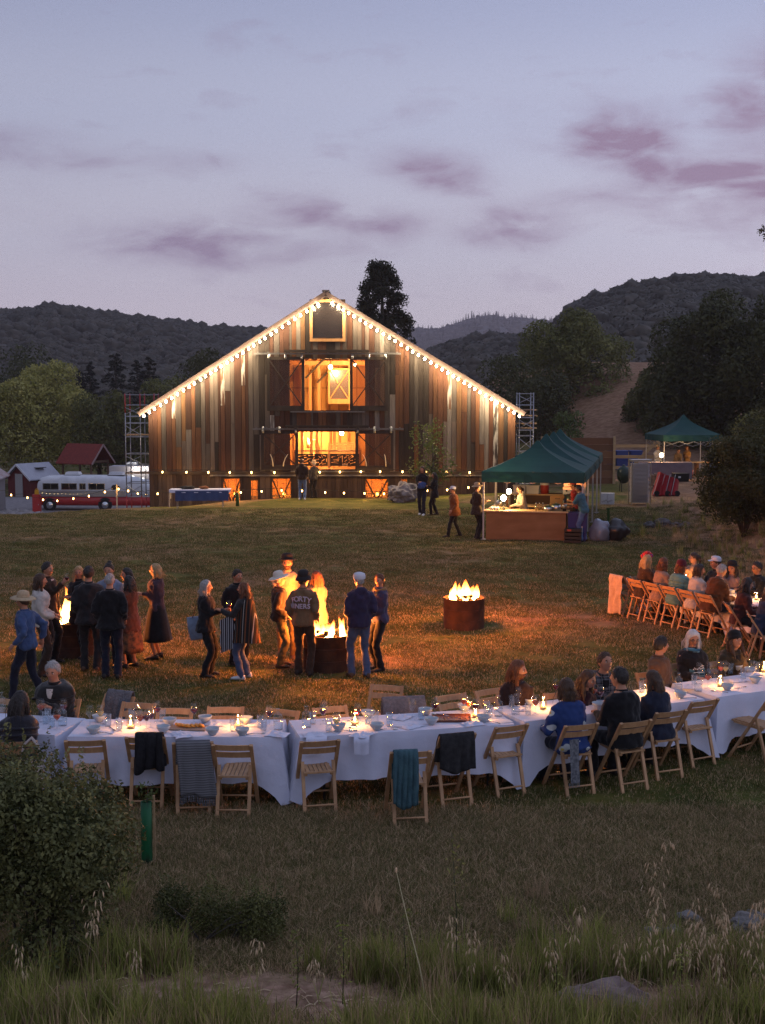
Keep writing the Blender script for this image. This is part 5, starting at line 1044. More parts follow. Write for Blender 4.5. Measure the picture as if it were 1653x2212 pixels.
def table(label, p0, p1, W=.76, clabel=None, drop=.5, seed=1):
    # p0, p1: near corners of the table top on the ground plane; the table lies behind that edge
    d = (p1 - p0); Lh = d.length; rz = math.atan2(d.y, d.x); c = (p0 + p1) / 2 + Vector((-math.sin(rz), math.cos(rz), 0)) * W / 2; c.z = 0
    t = thing('folding_table', label, 'table', c, rz); m = MB(); m.box((0, 0, TH - .035), (Lh - .02, W - .02, .04)); m.obj('tabletop', mat('grey_table_top', (.4, .4, .42), .6), t)
    for s_ in (-1, 1):
        m = MB(); x = s_ * (Lh / 2 - .28)
        for y in (-W / 2 + .1, W / 2 - .1): m.tube([(x, y, 0), (x, y, TH - .055)], .014, 8)
        m.tube([(x, -W / 2 + .1, .12), (x, W / 2 - .1, .12)], .012, 6); m.obj('leg_frame', BLACKM, t)
    # cloth
    rg = random.Random(seed); a, b = Lh / 2, W / 2; per = []
    def run(p, q, n): return [(p[0] + (q[0] - p[0]) * k / n, p[1] + (q[1] - p[1]) * k / n) for k in range(n)]
    nL, nW = 46, 16; path = run((-a, -b), (a, -b), nL) + run((a, -b), (a, b), nW) + run((a, b), (-a, b), nL) + run((-a, b), (-a, -b), nW)
    corners = [(-a, -b), (a, -b), (a, b), (-a, b)]; rows = 8; rings = [[] for _ in range(rows + 1)]
    s = 0; ph = [rg.uniform(0, 6) for _ in range(6)]
    for i, (x, y) in enumerate(path):
        q = path[(i + 1) % len(path)]; cd = min(math.hypot(x - cx_, y - cy_) for cx_, cy_ in corners); kc = math.exp(-(cd / .16) ** 2); s += math.hypot(q[0] - x, q[1] - y)
        ox = (1 if abs(x - a) < 1e-6 else -1 if abs(x + a) < 1e-6 else 0); oy = (1 if abs(y - b) < 1e-6 else -1 if abs(y + b) < 1e-6 else 0)
        if kc > .02:                                        # swing outward round the corner
            cx_, cy_ = min(corners, key=lambda c_: math.hypot(x - c_[0], y - c_[1])); dv = Vector((math.copysign(1, cx_), math.copysign(1, cy_))); ox, oy = ox + dv.x * kc, oy + dv.y * kc
        ln = math.hypot(ox, oy) or 1; ox, oy = ox / ln, oy / ln
        wave = .5 + .5 * math.sin(s * 9 + ph[0] + 1.3 * math.sin(s * 3.1 + ph[1])); wave2 = math.sin(s * 21 + ph[2])
        dl = drop * (1 + .03 * math.sin(s * 2.2 + ph[3])) + .20 * kc * (1 + .25 * rg.uniform(-1, 1))
        for j in range(rows + 1):
            q_ = j / rows; out = .012 + q_ * (.025 + .085 * wave * (.6 + kc * .5) + .02 * wave2) + .07 * kc * q_
            z = TH - .003 - dl * q_ if j else TH + .004
            rings[j].append((x + ox * out * (1 if j else 0), y + oy * out * (1 if j else 0), max(.02, z)))
    m = MB(); m.loft(rings, cap=False)
    nx, ny = 40, 12
    P = [[(-a + 2 * a * k / nx, -b + 2 * b * j / ny, TH + .004 + .005 * noise.noise(Vector((k * .5 + seed, j * .7, 0))) * (0 < k < nx and 0 < j < ny)) for k in range(nx + 1)] for j in range(ny + 1)]
    m.sheet(P); o = m.obj('tablecloth', LINEN, None, True); o.location = c; o.rotation_euler = (0, 0, rz); tag(o, clabel, 'tablecloth')
    md = o.modifiers.new('smooth', 'EDGE_SPLIT'); md.split_angle = R(50)
    hem = MB(); hem.loft([[Vector(p) + Vector((0, 0, .0)) for p in rings[-1]], [(p[0] * 1.0008, p[1] * 1.002, p[2] - .004) for p in rings[-1]]], cap=False); hem.obj('hem', LINEN, o)
    return c, rz, Lh
def g7(u, v): p = gp(u, v, TH); return Vector((p.x, p.y, 0))
TABLES = {}
p = g7(117.6, 1589); q = p - Vector((math.cos(R(-13)), math.sin(R(-13)), 0)) * 2.4
TABLES['woman'] = table('folding table at which the woman in the black puffer jacket sits', q, p, clabel='white cloth on the table of the woman in black puffer jacket', seed=1)
TABLES['orange'] = table('folding table carrying the board of orange slices', g7(146, 1592), g7(605, 1593), clabel='white cloth on the table with the board of orange slices', seed=2)
TABLES['tray'] = table('folding table carrying the rust-red baking tray', g7(649, 1594), g7(1111.4, 1565), clabel='white cloth on the table with the rust-red baking tray', seed=3)
TABLES['phone'] = table('folding table where guests lean over a glowing phone', g7(1134, 1560), g7(1522, 1511), clabel='white cloth on the table of the guests with the phone', seed=4)
p = g7(1551, 1507); TABLES['white'] = table('folding table of the white-haired woman in the blue scarf', p, p + Vector((math.cos(R(27)), math.sin(R(27)), 0)) * 2.44, W=.86, clabel='white cloth on the table of the white-haired woman', seed=5)
# chairs on the near side, seen from behind
chair_tops('bag', (-5, 1603), (75, 1600), 1, 'folding chair with a pale cloth bag hung on its back')
chair_tops('shrub', (141, 1600), (225, 1598), 1, 'empty folding chair half hidden by the clipped shrub')
chair_feet('coat', (276, 1751), (355.5, 1751), 'folding chair with a bundled black coat over its back')
chair_feet('blanket', (379, 1766), (458, 1763), 'folding chair draped with the fringed grey blanket')
chair_feet('slat', (461.5, 1770), (545, 1771), 'empty folding chair beside the fringed grey blanket')
chair_feet('gap', (650, 1763), (735, 1757), 'empty folding chair standing at the gap between two tablecloths')
chair_feet('teal', (843, 1790), (932, 1786), 'folding chair with a teal scarf over its back')
chair_feet('jacket', (950, 1749), (1027, 1740), 'folding chair with a charcoal jacket over its back')
chair_feet('pulled', (1068, 1726), (1142, 1715), 'empty folding chair between the charcoal jacket and the blue jumper')
chair_feet('blue', (1218, 1722), (1292, 1713), 'folding chair of the guest in the patterned blue jumper')
chair_feet('black', (1336.5, 1715), (1408, 1704), 'folding chair of the dark-haired man in black')
chair_feet('lady', (1416, 1687.6), (1480, 1679), 'folding chair of the woman with long brown hair and navy jacket')
chair_feet('corner', (1492, 1660), (1550, 1650), 'empty folding chair at the hanging corner of the tablecloth')
p = gp(1606, 1640); chair_at('side', p + Vector((.16, .05, 0)), R(42), 'empty folding chair turned towards the table of the white-haired woman')
# chairs on the far side, facing us
chair_tops('f_left', (-40, 1506), (37, 1510), -1, 'folding chair behind the woman in the black puffer jacket')
chair_tops('f_knit', (232, 1498), (288.5, 1504.5), -1, 'folding chair covered by a cable-knit grey throw')
for k, (key, a_, b_, lab) in enumerate((('f2', (267, 1515), (336, 1519), 'empty folding chair next to the cable-knit grey throw'), ('f3', (347, 1528), (410, 1529), 'empty folding chair facing the bundled black coat'), ('f4', (450, 1526), (526, 1526), 'empty folding chair facing the chair beside the grey blanket'), ('f5', (579, 1528), (646, 1535), 'askew empty folding chair across the gap between the tablecloths'),
                                        ('f6', (673, 1529), (749, 1522), 'empty folding chair across from the chair at the tablecloth gap'), ('f9', (938, 1504), (1007, 1495), 'empty folding chair across from the rust-red tray'), ('f10', (1022, 1493), (1086, 1483), 'empty folding chair beside the bearded man'))):
    chair_tops(key, a_, b_, -1, lab)
chair_tops('f7', (805, 1477), (868.5, 1481), -1, 'empty folding chair pulled back from the table behind the grey hooded top')
chair_tops('f8', (838, 1516), (905, 1513), -1, 'folding chair covered by a grey hooded top')

# ---------------------------------------------------------------- tableware prototypes
def lathe_thing(name, prof, m_, cat, inner=None, n=16, extra=None):
    t = thing(name, 'x', cat); m = MB(); m.lathe(prof, n); m.obj(('bowl_wall' if name == 'bowl' else 'glass_wall' if 'glass' in name or name in ('tumbler', 'carafe') else 'wall'), m_, t, True)
    if inner:
        for nm, pr, mm in inner: q = MB(); q.lathe(pr, n); q.obj(nm, mm, t, True)
    return t
RW = glassy('red_wine', (.35, .02, .03), .25, .1, (.12, .006, .01)); RS = glassy('amber_wine', (.9, .3, .08), .35, .1, (.5, .1, .02)); WWN = glassy('white_wine', (.9, .85, .6), .6, .1, (.5, .45, .25)); WATER = glassy('water', (.9, .94, .97), .85, .05)
WG = [(.035, 0), (.034, .004), (.006, .008), (.0045, .085), (.012, .095), (.036, .13), (.040, .16), (.036, .19), (.031, .215)]
def wine(m_): return lathe_thing('wine_glass', WG, GLASS, 'glass', [('wine', [(.002, .098), (.012, .1), (.033, .128), (.0375, .147), (.0, .147)], m_)] if m_ else None)
P_W = {'red': Proto(wine(RW)), 'amber': Proto(wine(RS)), 'white': Proto(wine(WWN)), 'empty': Proto(wine(None))}
TUM = [(0, .004), (.031, .003), (.034, .13), (.0325, .13), (.029, .01), (0, .012)]
P_T = {'water': Proto(lathe_thing('tumbler', TUM, GLASS, 'glass', [('water', [(0, .013), (.028, .013), (.031, .085), (0, .085)], WATER)])), 'empty': Proto(lathe_thing('tumbler', TUM, GLASS, 'glass'))}
CAR = [(0, .004), (.045, .003), (.047, .13), (.04, .155), (.016, .175), (.0155, .21), (.019, .215), (.0145, .21)]
P_C = Proto(lathe_thing('carafe', CAR, GLASS, 'carafe', [('water', [(0, .01), (.043, .01), (.044, .085), (0, .085)], WATER)]))
CER = mat('pale_stoneware', (.42, .46, .5), .4, (.36, .4, .44), 12)
P_B = Proto(lathe_thing('bowl', [(0, .006), (.03, .0), (.035, .008), (.066, .05), (.072, .072), (.069, .072), (.06, .045), (.028, .014), (0, .012)], CER, 'bowl', n=20))
FLAME_C = emit('candle_flame', (1, .62, .22), 40); WAX = mat('candle_wax', (.7, .55, .35), .5)
JAR = glassy('jar_glass', (.98, .9, .75), .85, .08)
def candle():
    t = lathe_thing('candle_jar', [(0, .003), (.036, .003), (.04, .02), (.04, .10), (.035, .12), (.037, .13), (.035, .13)], JAR, 'candle', [('wax', [(0, .008), (.03, .008), (.03, .035), (0, .037)], WAX)])
    m = MB(); m.lathe([(.002, .04), (.009, .05), (.010, .062), (.005, .08), (.001, .092)], 8); m.obj('flame', FLAME_C, t, True); lamp('candle_glow', (0, 0, .10), 8.0, (1, .42, .11), .012, t); return t
P_K = Proto(candle())
SILV = mat('cutlery_steel', (.5, .5, .5), .25, metal=1.0)
def spoon():
    t = thing('spoon', 'x', 'spoon'); m = MB(); m.ball((0, .085, .006), (.02, .03, .006)); m.obj('spoon_bowl', SILV, t, True); m = MB(); m.tube([(0, .06, .007), (0, 0, .011), (0, -.09, .005)], [.003, .0035, .006], 6, sy=.5); m.obj('handle', SILV, t, True); return t
def fork():
    t = thing('fork', 'x', 'fork'); m = MB(); m.tube([(0, .03, .006), (0, 0, .010), (0, -.1, .005)], [.004, .0035, .006], 6, sy=.5); m.box((0, .04, .006), (.024, .03, .003)); m.obj('handle', SILV, t, True)
    for k in range(4): m = MB(); m.tube([(-.009 + k * .006, .05, .006), (-.009 + k * .006, .095, .01)], .0016, 5); m.obj('tine', SILV, t)
    return t
P_S = Proto(spoon()); P_F = Proto(fork())
def napkin_mesh(seed, w=.26, d=.2, h=.05):
    P = [[(-w / 2 + w * i / 14 + .02 * noise.noise(Vector((i * .4, j * .4, seed))), -d / 2 + d * j / 12 + .02 * noise.noise(Vector((i * .4, j * .4, seed + 5))), max(.003, h * (.3 + noise.fractal(Vector((i * .23 + seed * 3, j * .27, seed)), 1, 2, 3)) * math.sin(math.pi * i / 14) ** .6 * math.sin(math.pi * j / 12) ** .5) + .004) for i in range(15)] for j in range(13)]
    m = MB(); m.sheet(P); return m.mesh('napkin', LINEN, True)
NAPS = [napkin_mesh(s) for s in range(4)]
cnt = {}
def put_item(kind, sub, uv, tname, extra=''):
    c = gp(uv[0], uv[1], TH + .005); rz = random.uniform(0, 6.28)
    names = {'woman': 'the table of the woman in black puffer jacket', 'orange': 'the table with the orange slices', 'tray': 'the table with the rust-red tray', 'phone': 'the table of the guests with the phone', 'white': 'the table of the white-haired woman', 'far': 'the long table across the lawn'}
    tn = names[tname]
    if kind == 'wine': lab = {'red': 'stemmed glass with red wine', 'amber': 'stemmed glass with amber wine', 'white': 'stemmed glass with pale wine', 'empty': 'empty stemmed wine glass'}[sub]; pr = P_W[sub]
    elif kind == 'tumbler': lab = {'water': 'tall tumbler of water', 'empty': 'empty tall tumbler'}[sub]; pr = P_T[sub]
    elif kind == 'carafe': lab = 'clear glass water carafe'; pr = P_C
    elif kind == 'bowl': lab = 'pale blue-grey stoneware bowl'; pr = P_B
    elif kind == 'candle': lab = 'lit candle in a glass jar'; pr = P_K
    elif kind == 'spoon': lab = 'steel spoon lying'; pr = P_S
    elif kind == 'fork': lab = 'steel fork lying'; pr = P_F
    elif kind == 'napkin':
        lab = 'crumpled white napkin'; o = link('napkin', NAPS[cnt.get('nap', 0) % 4]); cnt['nap'] = cnt.get('nap', 0) + 1; o.location = c; o.rotation_euler = (0, 0, rz); full = lab + ' on ' + tn + extra; tag(o, full, 'napkin', full if not extra else None); o['group'] = lab + 's on ' + tn; return o
    full = lab + (' ' + extra if extra else ' on ' + tn)
    o = pr.put(c, rz if kind in ('spoon', 'fork') else rz, full, lab + ' set on ' + tn, 1.12 if kind in ('wine', 'tumbler', 'carafe', 'bowl', 'candle') else 1.1)
    return o
z1 = zoomed(0, 2280, 2.3614); z2 = zoomed(560, 2260, 2.3614); z3 = zoomed(1160, 2260, 2.3614); z4 = zoomed(1600, 2140, 2.755); z5 = zoomed(2060, 2060, 3.306); z8 = zoomed(1980, 1780, 2.85)
ITEMS = [
 (z1, 'woman', [('wine', 'amber', 325, 300), ('wine', 'red', 505, 300), ('wine', 'amber', 452, 380), ('tumbler', 'water', 360, 335), ('tumbler', 'water', 410, 362), ('carafe', '', 495, 350), ('carafe', '', 15, 245), ('tumbler', 'empty', 380, 310), ('napkin', '', 400, 300)]),
 (z1, 'orange', [('wine', 'empty', 712, 352), ('wine', 'white', 795, 350), ('wine', 'amber', 1110, 390), ('wine', 'red', 1160, 388), ('wine', 'empty', 1090, 350), ('wine', 'red', 1192, 372), ('wine', 'red', 1245, 318), ('wine', 'red', 1535, 328), ('tumbler', 'water', 855, 355), ('tumbler', 'water', 943, 387), ('tumbler', 'empty', 1285, 318), ('tumbler', 'empty', 1040, 318), ('bowl', '', 740, 412), ('bowl', '', 785, 318), ('bowl', '', 1290, 405), ('bowl', '', 1340, 345), ('bowl', '', 1622, 325), ('candle', '', 1033, 372), ('napkin', '', 1440, 425), ('spoon', '', 832, 412), ('fork', '', 890, 380), ('napkin', '', 905, 325)]),
 (z2, 'orange', [('tumbler', 'empty', 520, 442), ('tumbler', 'water', 735, 415), ('tumbler', 'water', 760, 438), ('candle', '', 557, 412), ('bowl', '', 357, 468), ('bowl', '', 592, 472), ('bowl', '', 620, 382), ('carafe', '', 875, 430), ('wine', 'red', 806, 400), ('napkin', '', 865, 470), ('napkin', '', 370, 385), ('spoon', '', 692, 465), ('tumbler', 'empty', 575, 440), ('napkin', '', 705, 385)]),
 (z2, 'tray', [('carafe', '', 1100, 410), ('tumbler', 'water', 1150, 385), ('wine', 'red', 1230, 385), ('wine', 'empty', 1245, 360), ('tumbler', 'water', 1275, 445), ('wine', 'white', 1337, 460), ('wine', 'red', 1505, 385), ('candle', '', 1482, 392), ('bowl', '', 1355, 438), ('bowl', '', 1585, 335), ('bowl', '', 1650, 430), ('napkin', '', 1165, 470), ('napkin', '', 1540, 470), ('spoon', '', 1388, 440), ('fork', '', 1470, 428), ('fork', '', 1425, 365)]),
 (z3, 'tray', [('tumbler', 'water', 172, 385), ('tumbler', 'water', 337, 395), ('tumbler', 'empty', 228, 378), ('wine', 'empty', 518, 348), ('wine', 'red', 697, 335), ('tumbler', 'water', 590, 350), ('bowl', '', 240, 430), ('bowl', '', 670, 388), ('bowl', '', 165, 330), ('bowl', '', 625, 312), ('wine', 'amber', 962, 318), ('wine', 'amber', 925, 300), ('candle', '', 1018, 332), ('wine', 'red', 1020, 342), ('tumbler', 'water', 1107, 300), ('tumbler', 'water', 1128, 332), ('carafe', '', 1200, 322), ('bowl', '', 1080, 368), ('bowl', '', 930, 280), ('napkin', '', 430, 335), ('napkin', '', 505, 405), ('napkin', '', 1000, 385), ('spoon', '', 320, 430), ('spoon', '', 1160, 372), ('fork', '', 395, 410)]),
 (z4, 'phone', [('tumbler', 'water', 460, 697), ('carafe', '', 345, 690), ('wine', 'amber', 528, 692), ('wine', 'empty', 372, 620), ('tumbler', 'water', 310, 620), ('candle', '', 600, 645), ('wine', 'empty', 942, 560), ('wine', 'red', 1125, 605), ('wine', 'amber', 1068, 580), ('bowl', '', 1110, 640), ('wine', 'empty', 1510, 525), ('wine', 'empty', 1560, 545), ('candle', '', 1585, 520), ('bowl', '', 480, 600), ('wine', 'red', 715, 540), ('napkin', '', 1010, 560), ('napkin', '', 410, 640)]),
 (z5, 'phone', [('carafe', '', 695, 845), ('bowl', '', 715, 910), ('spoon', '', 810, 915), ('tumbler', 'water', 290, 850), ('candle', '', 380, 855)]),
 (z5, 'white', [('carafe', '', 915, 838), ('wine', 'amber', 1020, 805), ('wine', 'empty', 1105, 795), ('candle', '', 1158, 785), ('bowl', '', 1232, 822), ('tumbler', 'water', 870, 780), ('wine', 'white', 1215, 705), ('wine', 'amber', 1162, 700), ('wine', 'empty', 1510, 690), ('wine', 'empty', 1040, 720), ('wine', 'empty', 925, 720), ('bowl', '', 1543, 745), ('bowl', '', 1340, 605), ('tumbler', 'water', 1272, 645), ('tumbler', 'empty', 1410, 700), ('tumbler', 'water', 1560, 625), ('candle', '', 1640, 625), ('napkin', '', 1340, 720), ('napkin', '', 810, 790), ('spoon', '', 1160, 845), ('fork', '', 1380, 800), ('napkin', '', 1500, 650)]),
]
for z_, tn, its in ITEMS:
    for kind, sub, x, y in its: put_item(kind, sub, z_(x, y), tn)
# board of orange slices, baking tray, menu card
c = gp(*z1(1490, 372), TH + .006); t = thing('serving_board', 'serving board with orange slices on the white cloth', 'board', c, R(-6)); m = MB(); m.box((0, 0, .008), (.42, .2, .014)); m.obj('plank_board', mat('olive_board', (.28, .2, .15), .6), t)
for k in range(7): m = MB(); a = k * 1.1; m.tube([(-.13 + .045 * k, .02 * math.cos(a), .03), (-.13 + .045 * k + .006, .02 * math.cos(a), .045)], [.036, .034], 12); m.obj('orange_slice', mat('orange_flesh', (.65, .22, .02), .5, (.7, .3, .05), 30), t, True)
c = gp(*z3(830, 345), TH + .006); t = thing('baking_tray', 'rust-red baking tray with crumbs and a spoon rest', 'tray', c, TABLES['tray'][1] - R(14))
m = MB(); m.box((0, 0, .006), (.44, .3, .006)); m.obj('tray_base', mat('tray_rust', (.10, .03, .022), .45, (.14, .045, .03), 6), t)
for a_, b_ in (((-.22, -.15), (.22, -.15)), ((.22, -.15), (.22, .15)), ((.22, .15), (-.22, .15)), ((-.22, .15), (-.22, -.15))): m = MB(); m.bar((*a_, .016), (*b_, .016), .012, .022); m.obj('rim', MATS['tray_rust'], t)
rgx = random.Random(3)
for k in range(12): m = MB(); m.ball((rgx.uniform(-.16, .16), rgx.uniform(-.1, .1), .013), (.012, .009, .006), 6, 4); m.obj('crumb', mat('crumb', (.4, .2, .08), .8), t)
P_S.put(c + Vector((-.12, .06, .03)), R(60), 'steel spoon resting on the rust-red tray')
c = gp(*z3(1250, 362), TH + .008); o = link('menu_card', MB().box((0, 0, 0), (.16, .12, .003)).mesh('menu_card', mat('card_paper', (.62, .6, .62), .8))); o.location = c; o.rotation_euler = (0, 0, .3); tag(o, 'plain menu card near the cloth corner by the rust-red tray', 'card')
# napkin hanging over the table edge
def hanging_napkin(u, v, lab, w=.18):
    p = gp(u, v, TH + .008); P = []
    for j in range(10):
        q = j / 9; y = .1 - .12 * min(1, q * 1.8) - .02 * q; z = TH + .012 - max(0, q - .5) * .36
        P.append([(p.x + (i / 6 - .5) * w * (1 - .1 * q), p.y + y - .015 * math.sin(i * 1.9) * q - (.03 if q > .5 else 0), z + .006 * math.sin(i * 1.4)) for i in range(7)])
    m = MB(); m.sheet(P); tag(m.obj('napkin', LINEN, None, True), lab, 'napkin')
hanging_napkin(*z2(1535, 488), 'white napkin hanging over the front edge by the charcoal bowl'); hanging_napkin(*z2(1180, 490), 'white napkin hanging over the cloth beside the tablecloth gap', .24)

# ---------------------------------------------------------------- things draped over chairs
def drape(name, label, cat, key, m_, w=.36, front=.25, back=.5, x0=0.0, wav=.02, seed=1, fringe=False, twist=0.0, top=.83, fold=3.0, sub=26):
    # cloth hung over the top slat of a chair: front flap towards the seat, back flap behind
    ch = CHAIRS[key]; rg = random.Random(seed); P = []; ph = rg.uniform(0, 6)
    ts = np.linspace(-front, back, sub)
    for s in ts:
        row = []
        for i in range(19):
            q = i / 18 - .5; x = x0 + q * w * (1 + .12 * abs(s)) + twist * max(s, 0) * .4; f = math.sin(q * fold * 6.28 + ph + s * 2) * wav * (.4 + min(1, abs(s) * 3)) + .6 * wav * noise.noise(Vector((q * 6, s * 6, seed)))
            if s >= 0: y = -.285 - .02 * min(1, s * 8) - abs(f) * 1.2 + .04 * min(s, .3); z = top - max(0, s - .02) - .012 * math.cos(q * 9 + ph) * (s > back * .8) - (.03 * math.sin(q * 5 + ph)) * (s / back) ** 2
            else: y = -.285 + .05 * min(1, -s * 8) + abs(f) * .9 + .16 * min(-s, .4); z = top - max(0, -s - .02)
            row.append((x, y, max(.03, z)))
        P.append(row)
    m = MB(); m.sheet(P); o = m.obj(name, m_, None, True); o.location = ch.location; o.rotation_euler = ch.rotation_euler; tag(o, label, cat)
    so = o.modifiers.new('thickness', 'SOLIDIFY'); so.thickness = .012
    if fringe:
        f = MB()
        for x, y, z in P[-1]:
            for k in (-.006, .006): f.tube([(x + k, y, z), (x + k + rg.uniform(-.008, .008), y - .01, z - .04), (x + k + rg.uniform(-.012, .012), y - .006, max(.012, z - .085))], .0042, 4)
        f.obj('fringe', m_, o)
    return o
KNIT = banded('herringbone_knit', [(0, (.16, .16, .17)), (.5, (.09, .09, .1))], 38, 2); GREYK = mat('grey_knit', (.14, .14, .155), .95, (.09, .09, .1), 40, bump=.6, bscale=60); TEALF = mat('teal_gauze', (.035, .08, .10), .95, (.05, .11, .13), 14, bump=.4); CHARC = mat('charcoal_wool', (.016, .016, .018), .95, (.03, .03, .032), 20, bump=.4); BLKF = mat('black_fleece', (.008, .008, .010), .95, (.016, .016, .02), 25, bump=.4); HEATHER = mat('heather_sweat', (.17, .155, .165), .95, (.12, .11, .12), 30, bump=.5)
drape('throw_blanket', 'fringed grey herringbone blanket over a chair back', 'blanket', 'blanket', KNIT, .36, .3, .62, -.0, .012, 2, True, .25, fold=1.3)
drape('scarf', 'teal gauze scarf hanging over a chair back', 'scarf', 'teal', TEALF, .25, .35, .6, -.06, .022, 3, fold=2.4)
drape('jacket', 'charcoal jacket hanging over a chair back', 'jacket', 'jacket', CHARC, .40, .35, .42, -.02, .02, 4, fold=1.8)
drape('coat', 'bundled black coat hung over a chair back', 'coat', 'coat', BLKF, .30, .42, .42, .05, .045, 5, top=.86, fold=1.4)
drape('cable_throw', 'cable-knit grey throw heaped over a far-side chair', 'blanket', 'f_knit', GREYK, .36, .34, .4, 0, .03, 6, True, top=.86, fold=1.6)
drape('hooded_top', 'grey hooded top spread over a far-side chair', 'hoodie', 'f8', HEATHER, .52, .32, .3, .0, .03, 7, top=.86, fold=1.3)
ch = CHAIRS['bag']; t = thing('tote_bag', 'pale cloth bag hanging on the chair of the woman in black puffer', 'bag', ch.location, ch.rotation_euler[2]); m = MB()
P = [[(.02 + .26 * (i / 10), -.33 - .05 * math.sin(math.pi * i / 10) * (j / 6), .62 - .34 * j / 6 - .02 * math.sin(i * 1.1)) for i in range(11)] for j in range(7)]; m.sheet(P); m.sheet([[(p[0], p[1] + .08, p[2]) for p in r_] for r_ in P]); m.obj('bag_body', mat('bag_canvas', (.42, .36, .34), .9, (.36, .31, .29), 8), t, True)
for dy in (0, .04): m = MB(); m.tube([(.05, -.33 + dy, .6), (.08, -.32 + dy, .78), (.16, -.30 + dy, .85), (.22, -.32 + dy, .78), (.26, -.33 + dy, .6)], .014, 6, sy=.4); m.obj('strap', MATS['bag_canvas'], t, True)
ch = CHAIRS['blue']; t = thing('scarf', 'grey patterned scarf dangling from the chair of the guest in blue', 'scarf', ch.location, ch.rotation_euler[2]); m = MB(); m.sheet([[(-.17 + .12 * i / 6 + .02 * (j / 12), -.30 - .012 * math.sin(i * 1.7 + j * .2), .66 - .5 * j / 12) for i in range(7)] for j in range(13)]); m.obj('scarf_cloth', mat('snake_print', (.2, .21, .23), .9, (.07, .075, .09), 30), t, True)
m = MB(); [m.tube([(-.165 + .018 * k, -.30, .165), (-.165 + .018 * k, -.31, .11)], .004, 4) for k in range(8)]; m.obj('fringe', MATS['snake_print'], t)
# ================================================================ people
PENDING = []
def ik(S, T, a, b, pole):
    S, T = Vector(S), Vector(T); d = T - S; ln = d.length; mx = (a + b) * .999
    if ln > mx: T = S + d * (mx / ln); d = T - S; ln = mx
    x = (a * a - b * b + ln * ln) / (2 * ln); h = math.sqrt(max(0, a * a - x * x)); dn = d / ln; p = Vector(pole); p = (p - dn * p.dot(dn))
    p = p.normalized() if p.length > 1e-6 else Vector((0, -1, 0)); return S + dn * x + p * h, T
def skin_mat(tone):
    n = 'skin_%d' % tone
    if n in MATS: return MATS[n]
    c = ((.42, .20, .12), (.34, .155, .085), (.20, .09, .05))[tone]; m = mat(n, c, .55, tuple(x * .86 for x in c), 12, spec=.35); m.node_tree.nodes['Principled BSDF'].inputs['Subsurface Weight'].default_value = .06; m.node_tree.nodes['Principled BSDF'].inputs['Subsurface Radius'].default_value = (.01, .005, .003); return m
EYE_W = mat('eye_white', (.6, .57, .53), .3); EYE_D = mat('eye_dark', (.02, .012, .008), .2); LIP = mat('lips', (.30, .10, .085), .45)
def head_r(d, grow=0.0, female=False):
    # radius of the head in direction d (x right, y forward, z up), centre of the skull at 0, in metres for a head 0.23 high
    x, y, z = d; a, b, c = .074, .094, .112
    if z < 0: a = .074 - .016 * (-z) ** 1.1; b = .094 - .004 * (-z)
    if z > 0 and y < 0: b = .1
    r = 1 / math.sqrt((x / a) ** 2 + (y / b) ** 2 + (z / c) ** 2)
    g = lambda cx, cz, w, h: math.exp(-((x - cx) / w) ** 2 - ((z - cz) / h) ** 2)
    if y > 0 and not grow:
        nz = .026 * g(0, -.20, .11, .13) + .011 * g(0, -.02, .085, .2)                # nose and its bridge
        br = .006 * (g(.3, .13, .25, .09) + g(-.3, .13, .25, .09))                      # brow
        so = -.012 * (g(.33, -.02, .16, .10) + g(-.33, -.02, .16, .10))                 # eye sockets
        lp = .007 * g(0, -.50, .22, .06) + .006 * g(0, -.60, .2, .06) - .006 * g(0, -.42, .25, .05) - .006 * g(0, -.69, .3, .05)
        ch = .012 * g(0, -.84, .26, .12); ck = .006 * (g(.48, -.22, .2, .2) + g(-.48, -.22, .2, .2))
        r += (nz + br + so + lp + ch + ck) * min(1, y * 1.6)
    return r + grow
def head_mb(mb, M, female=False, beard=False):
    nu, nv = 30, 22; rings = []
    for i in range(1, nv):
        t = math.pi * i / nv; zz = -math.cos(t); s = math.sin(t); ring = []
        for k in range(nu):
            a = 2 * math.pi * (k + .5 * 0) / nu + math.pi / 2; a = a - .28 * math.sin(a - math.pi / 2) * 0
            d = (s * math.cos(a), s * math.sin(a), zz); r = head_r(d, 0, female); ring.append(M @ Vector((d[0] * r, d[1] * r, d[2] * r)))
        rings.append(ring)
    mb.loft(rings)
    def sub(c, dd, mi, rot=None):
        q = MB(); q.ball(c, dd, 8, 6, 0, rot); mb.join(q, M, mi)
    for s in (-1, 1):
        q = MB(); q.ball((s * .074, -.006, -.012), (.010, .019, .031), 8, 6, 0, (0, s * .25, s * .35)); mb.join(q, M, 0)      # ear
        sub((s * .030, .080, -.003), (.0125, .008, .0085), 1); sub((s * .030, .0865, -.003), (.0085, .004, .0075), 2)
        sub((s * .031, .089, .016), (.018, .005, .0055), 2, (0, s * .12, 0))                                                      # eyebrow
    sub((0, .0895, -.0585), (.023, .006, .0042), 3); sub((0, .0875, -.066), (.019, .006, .0045), 3)
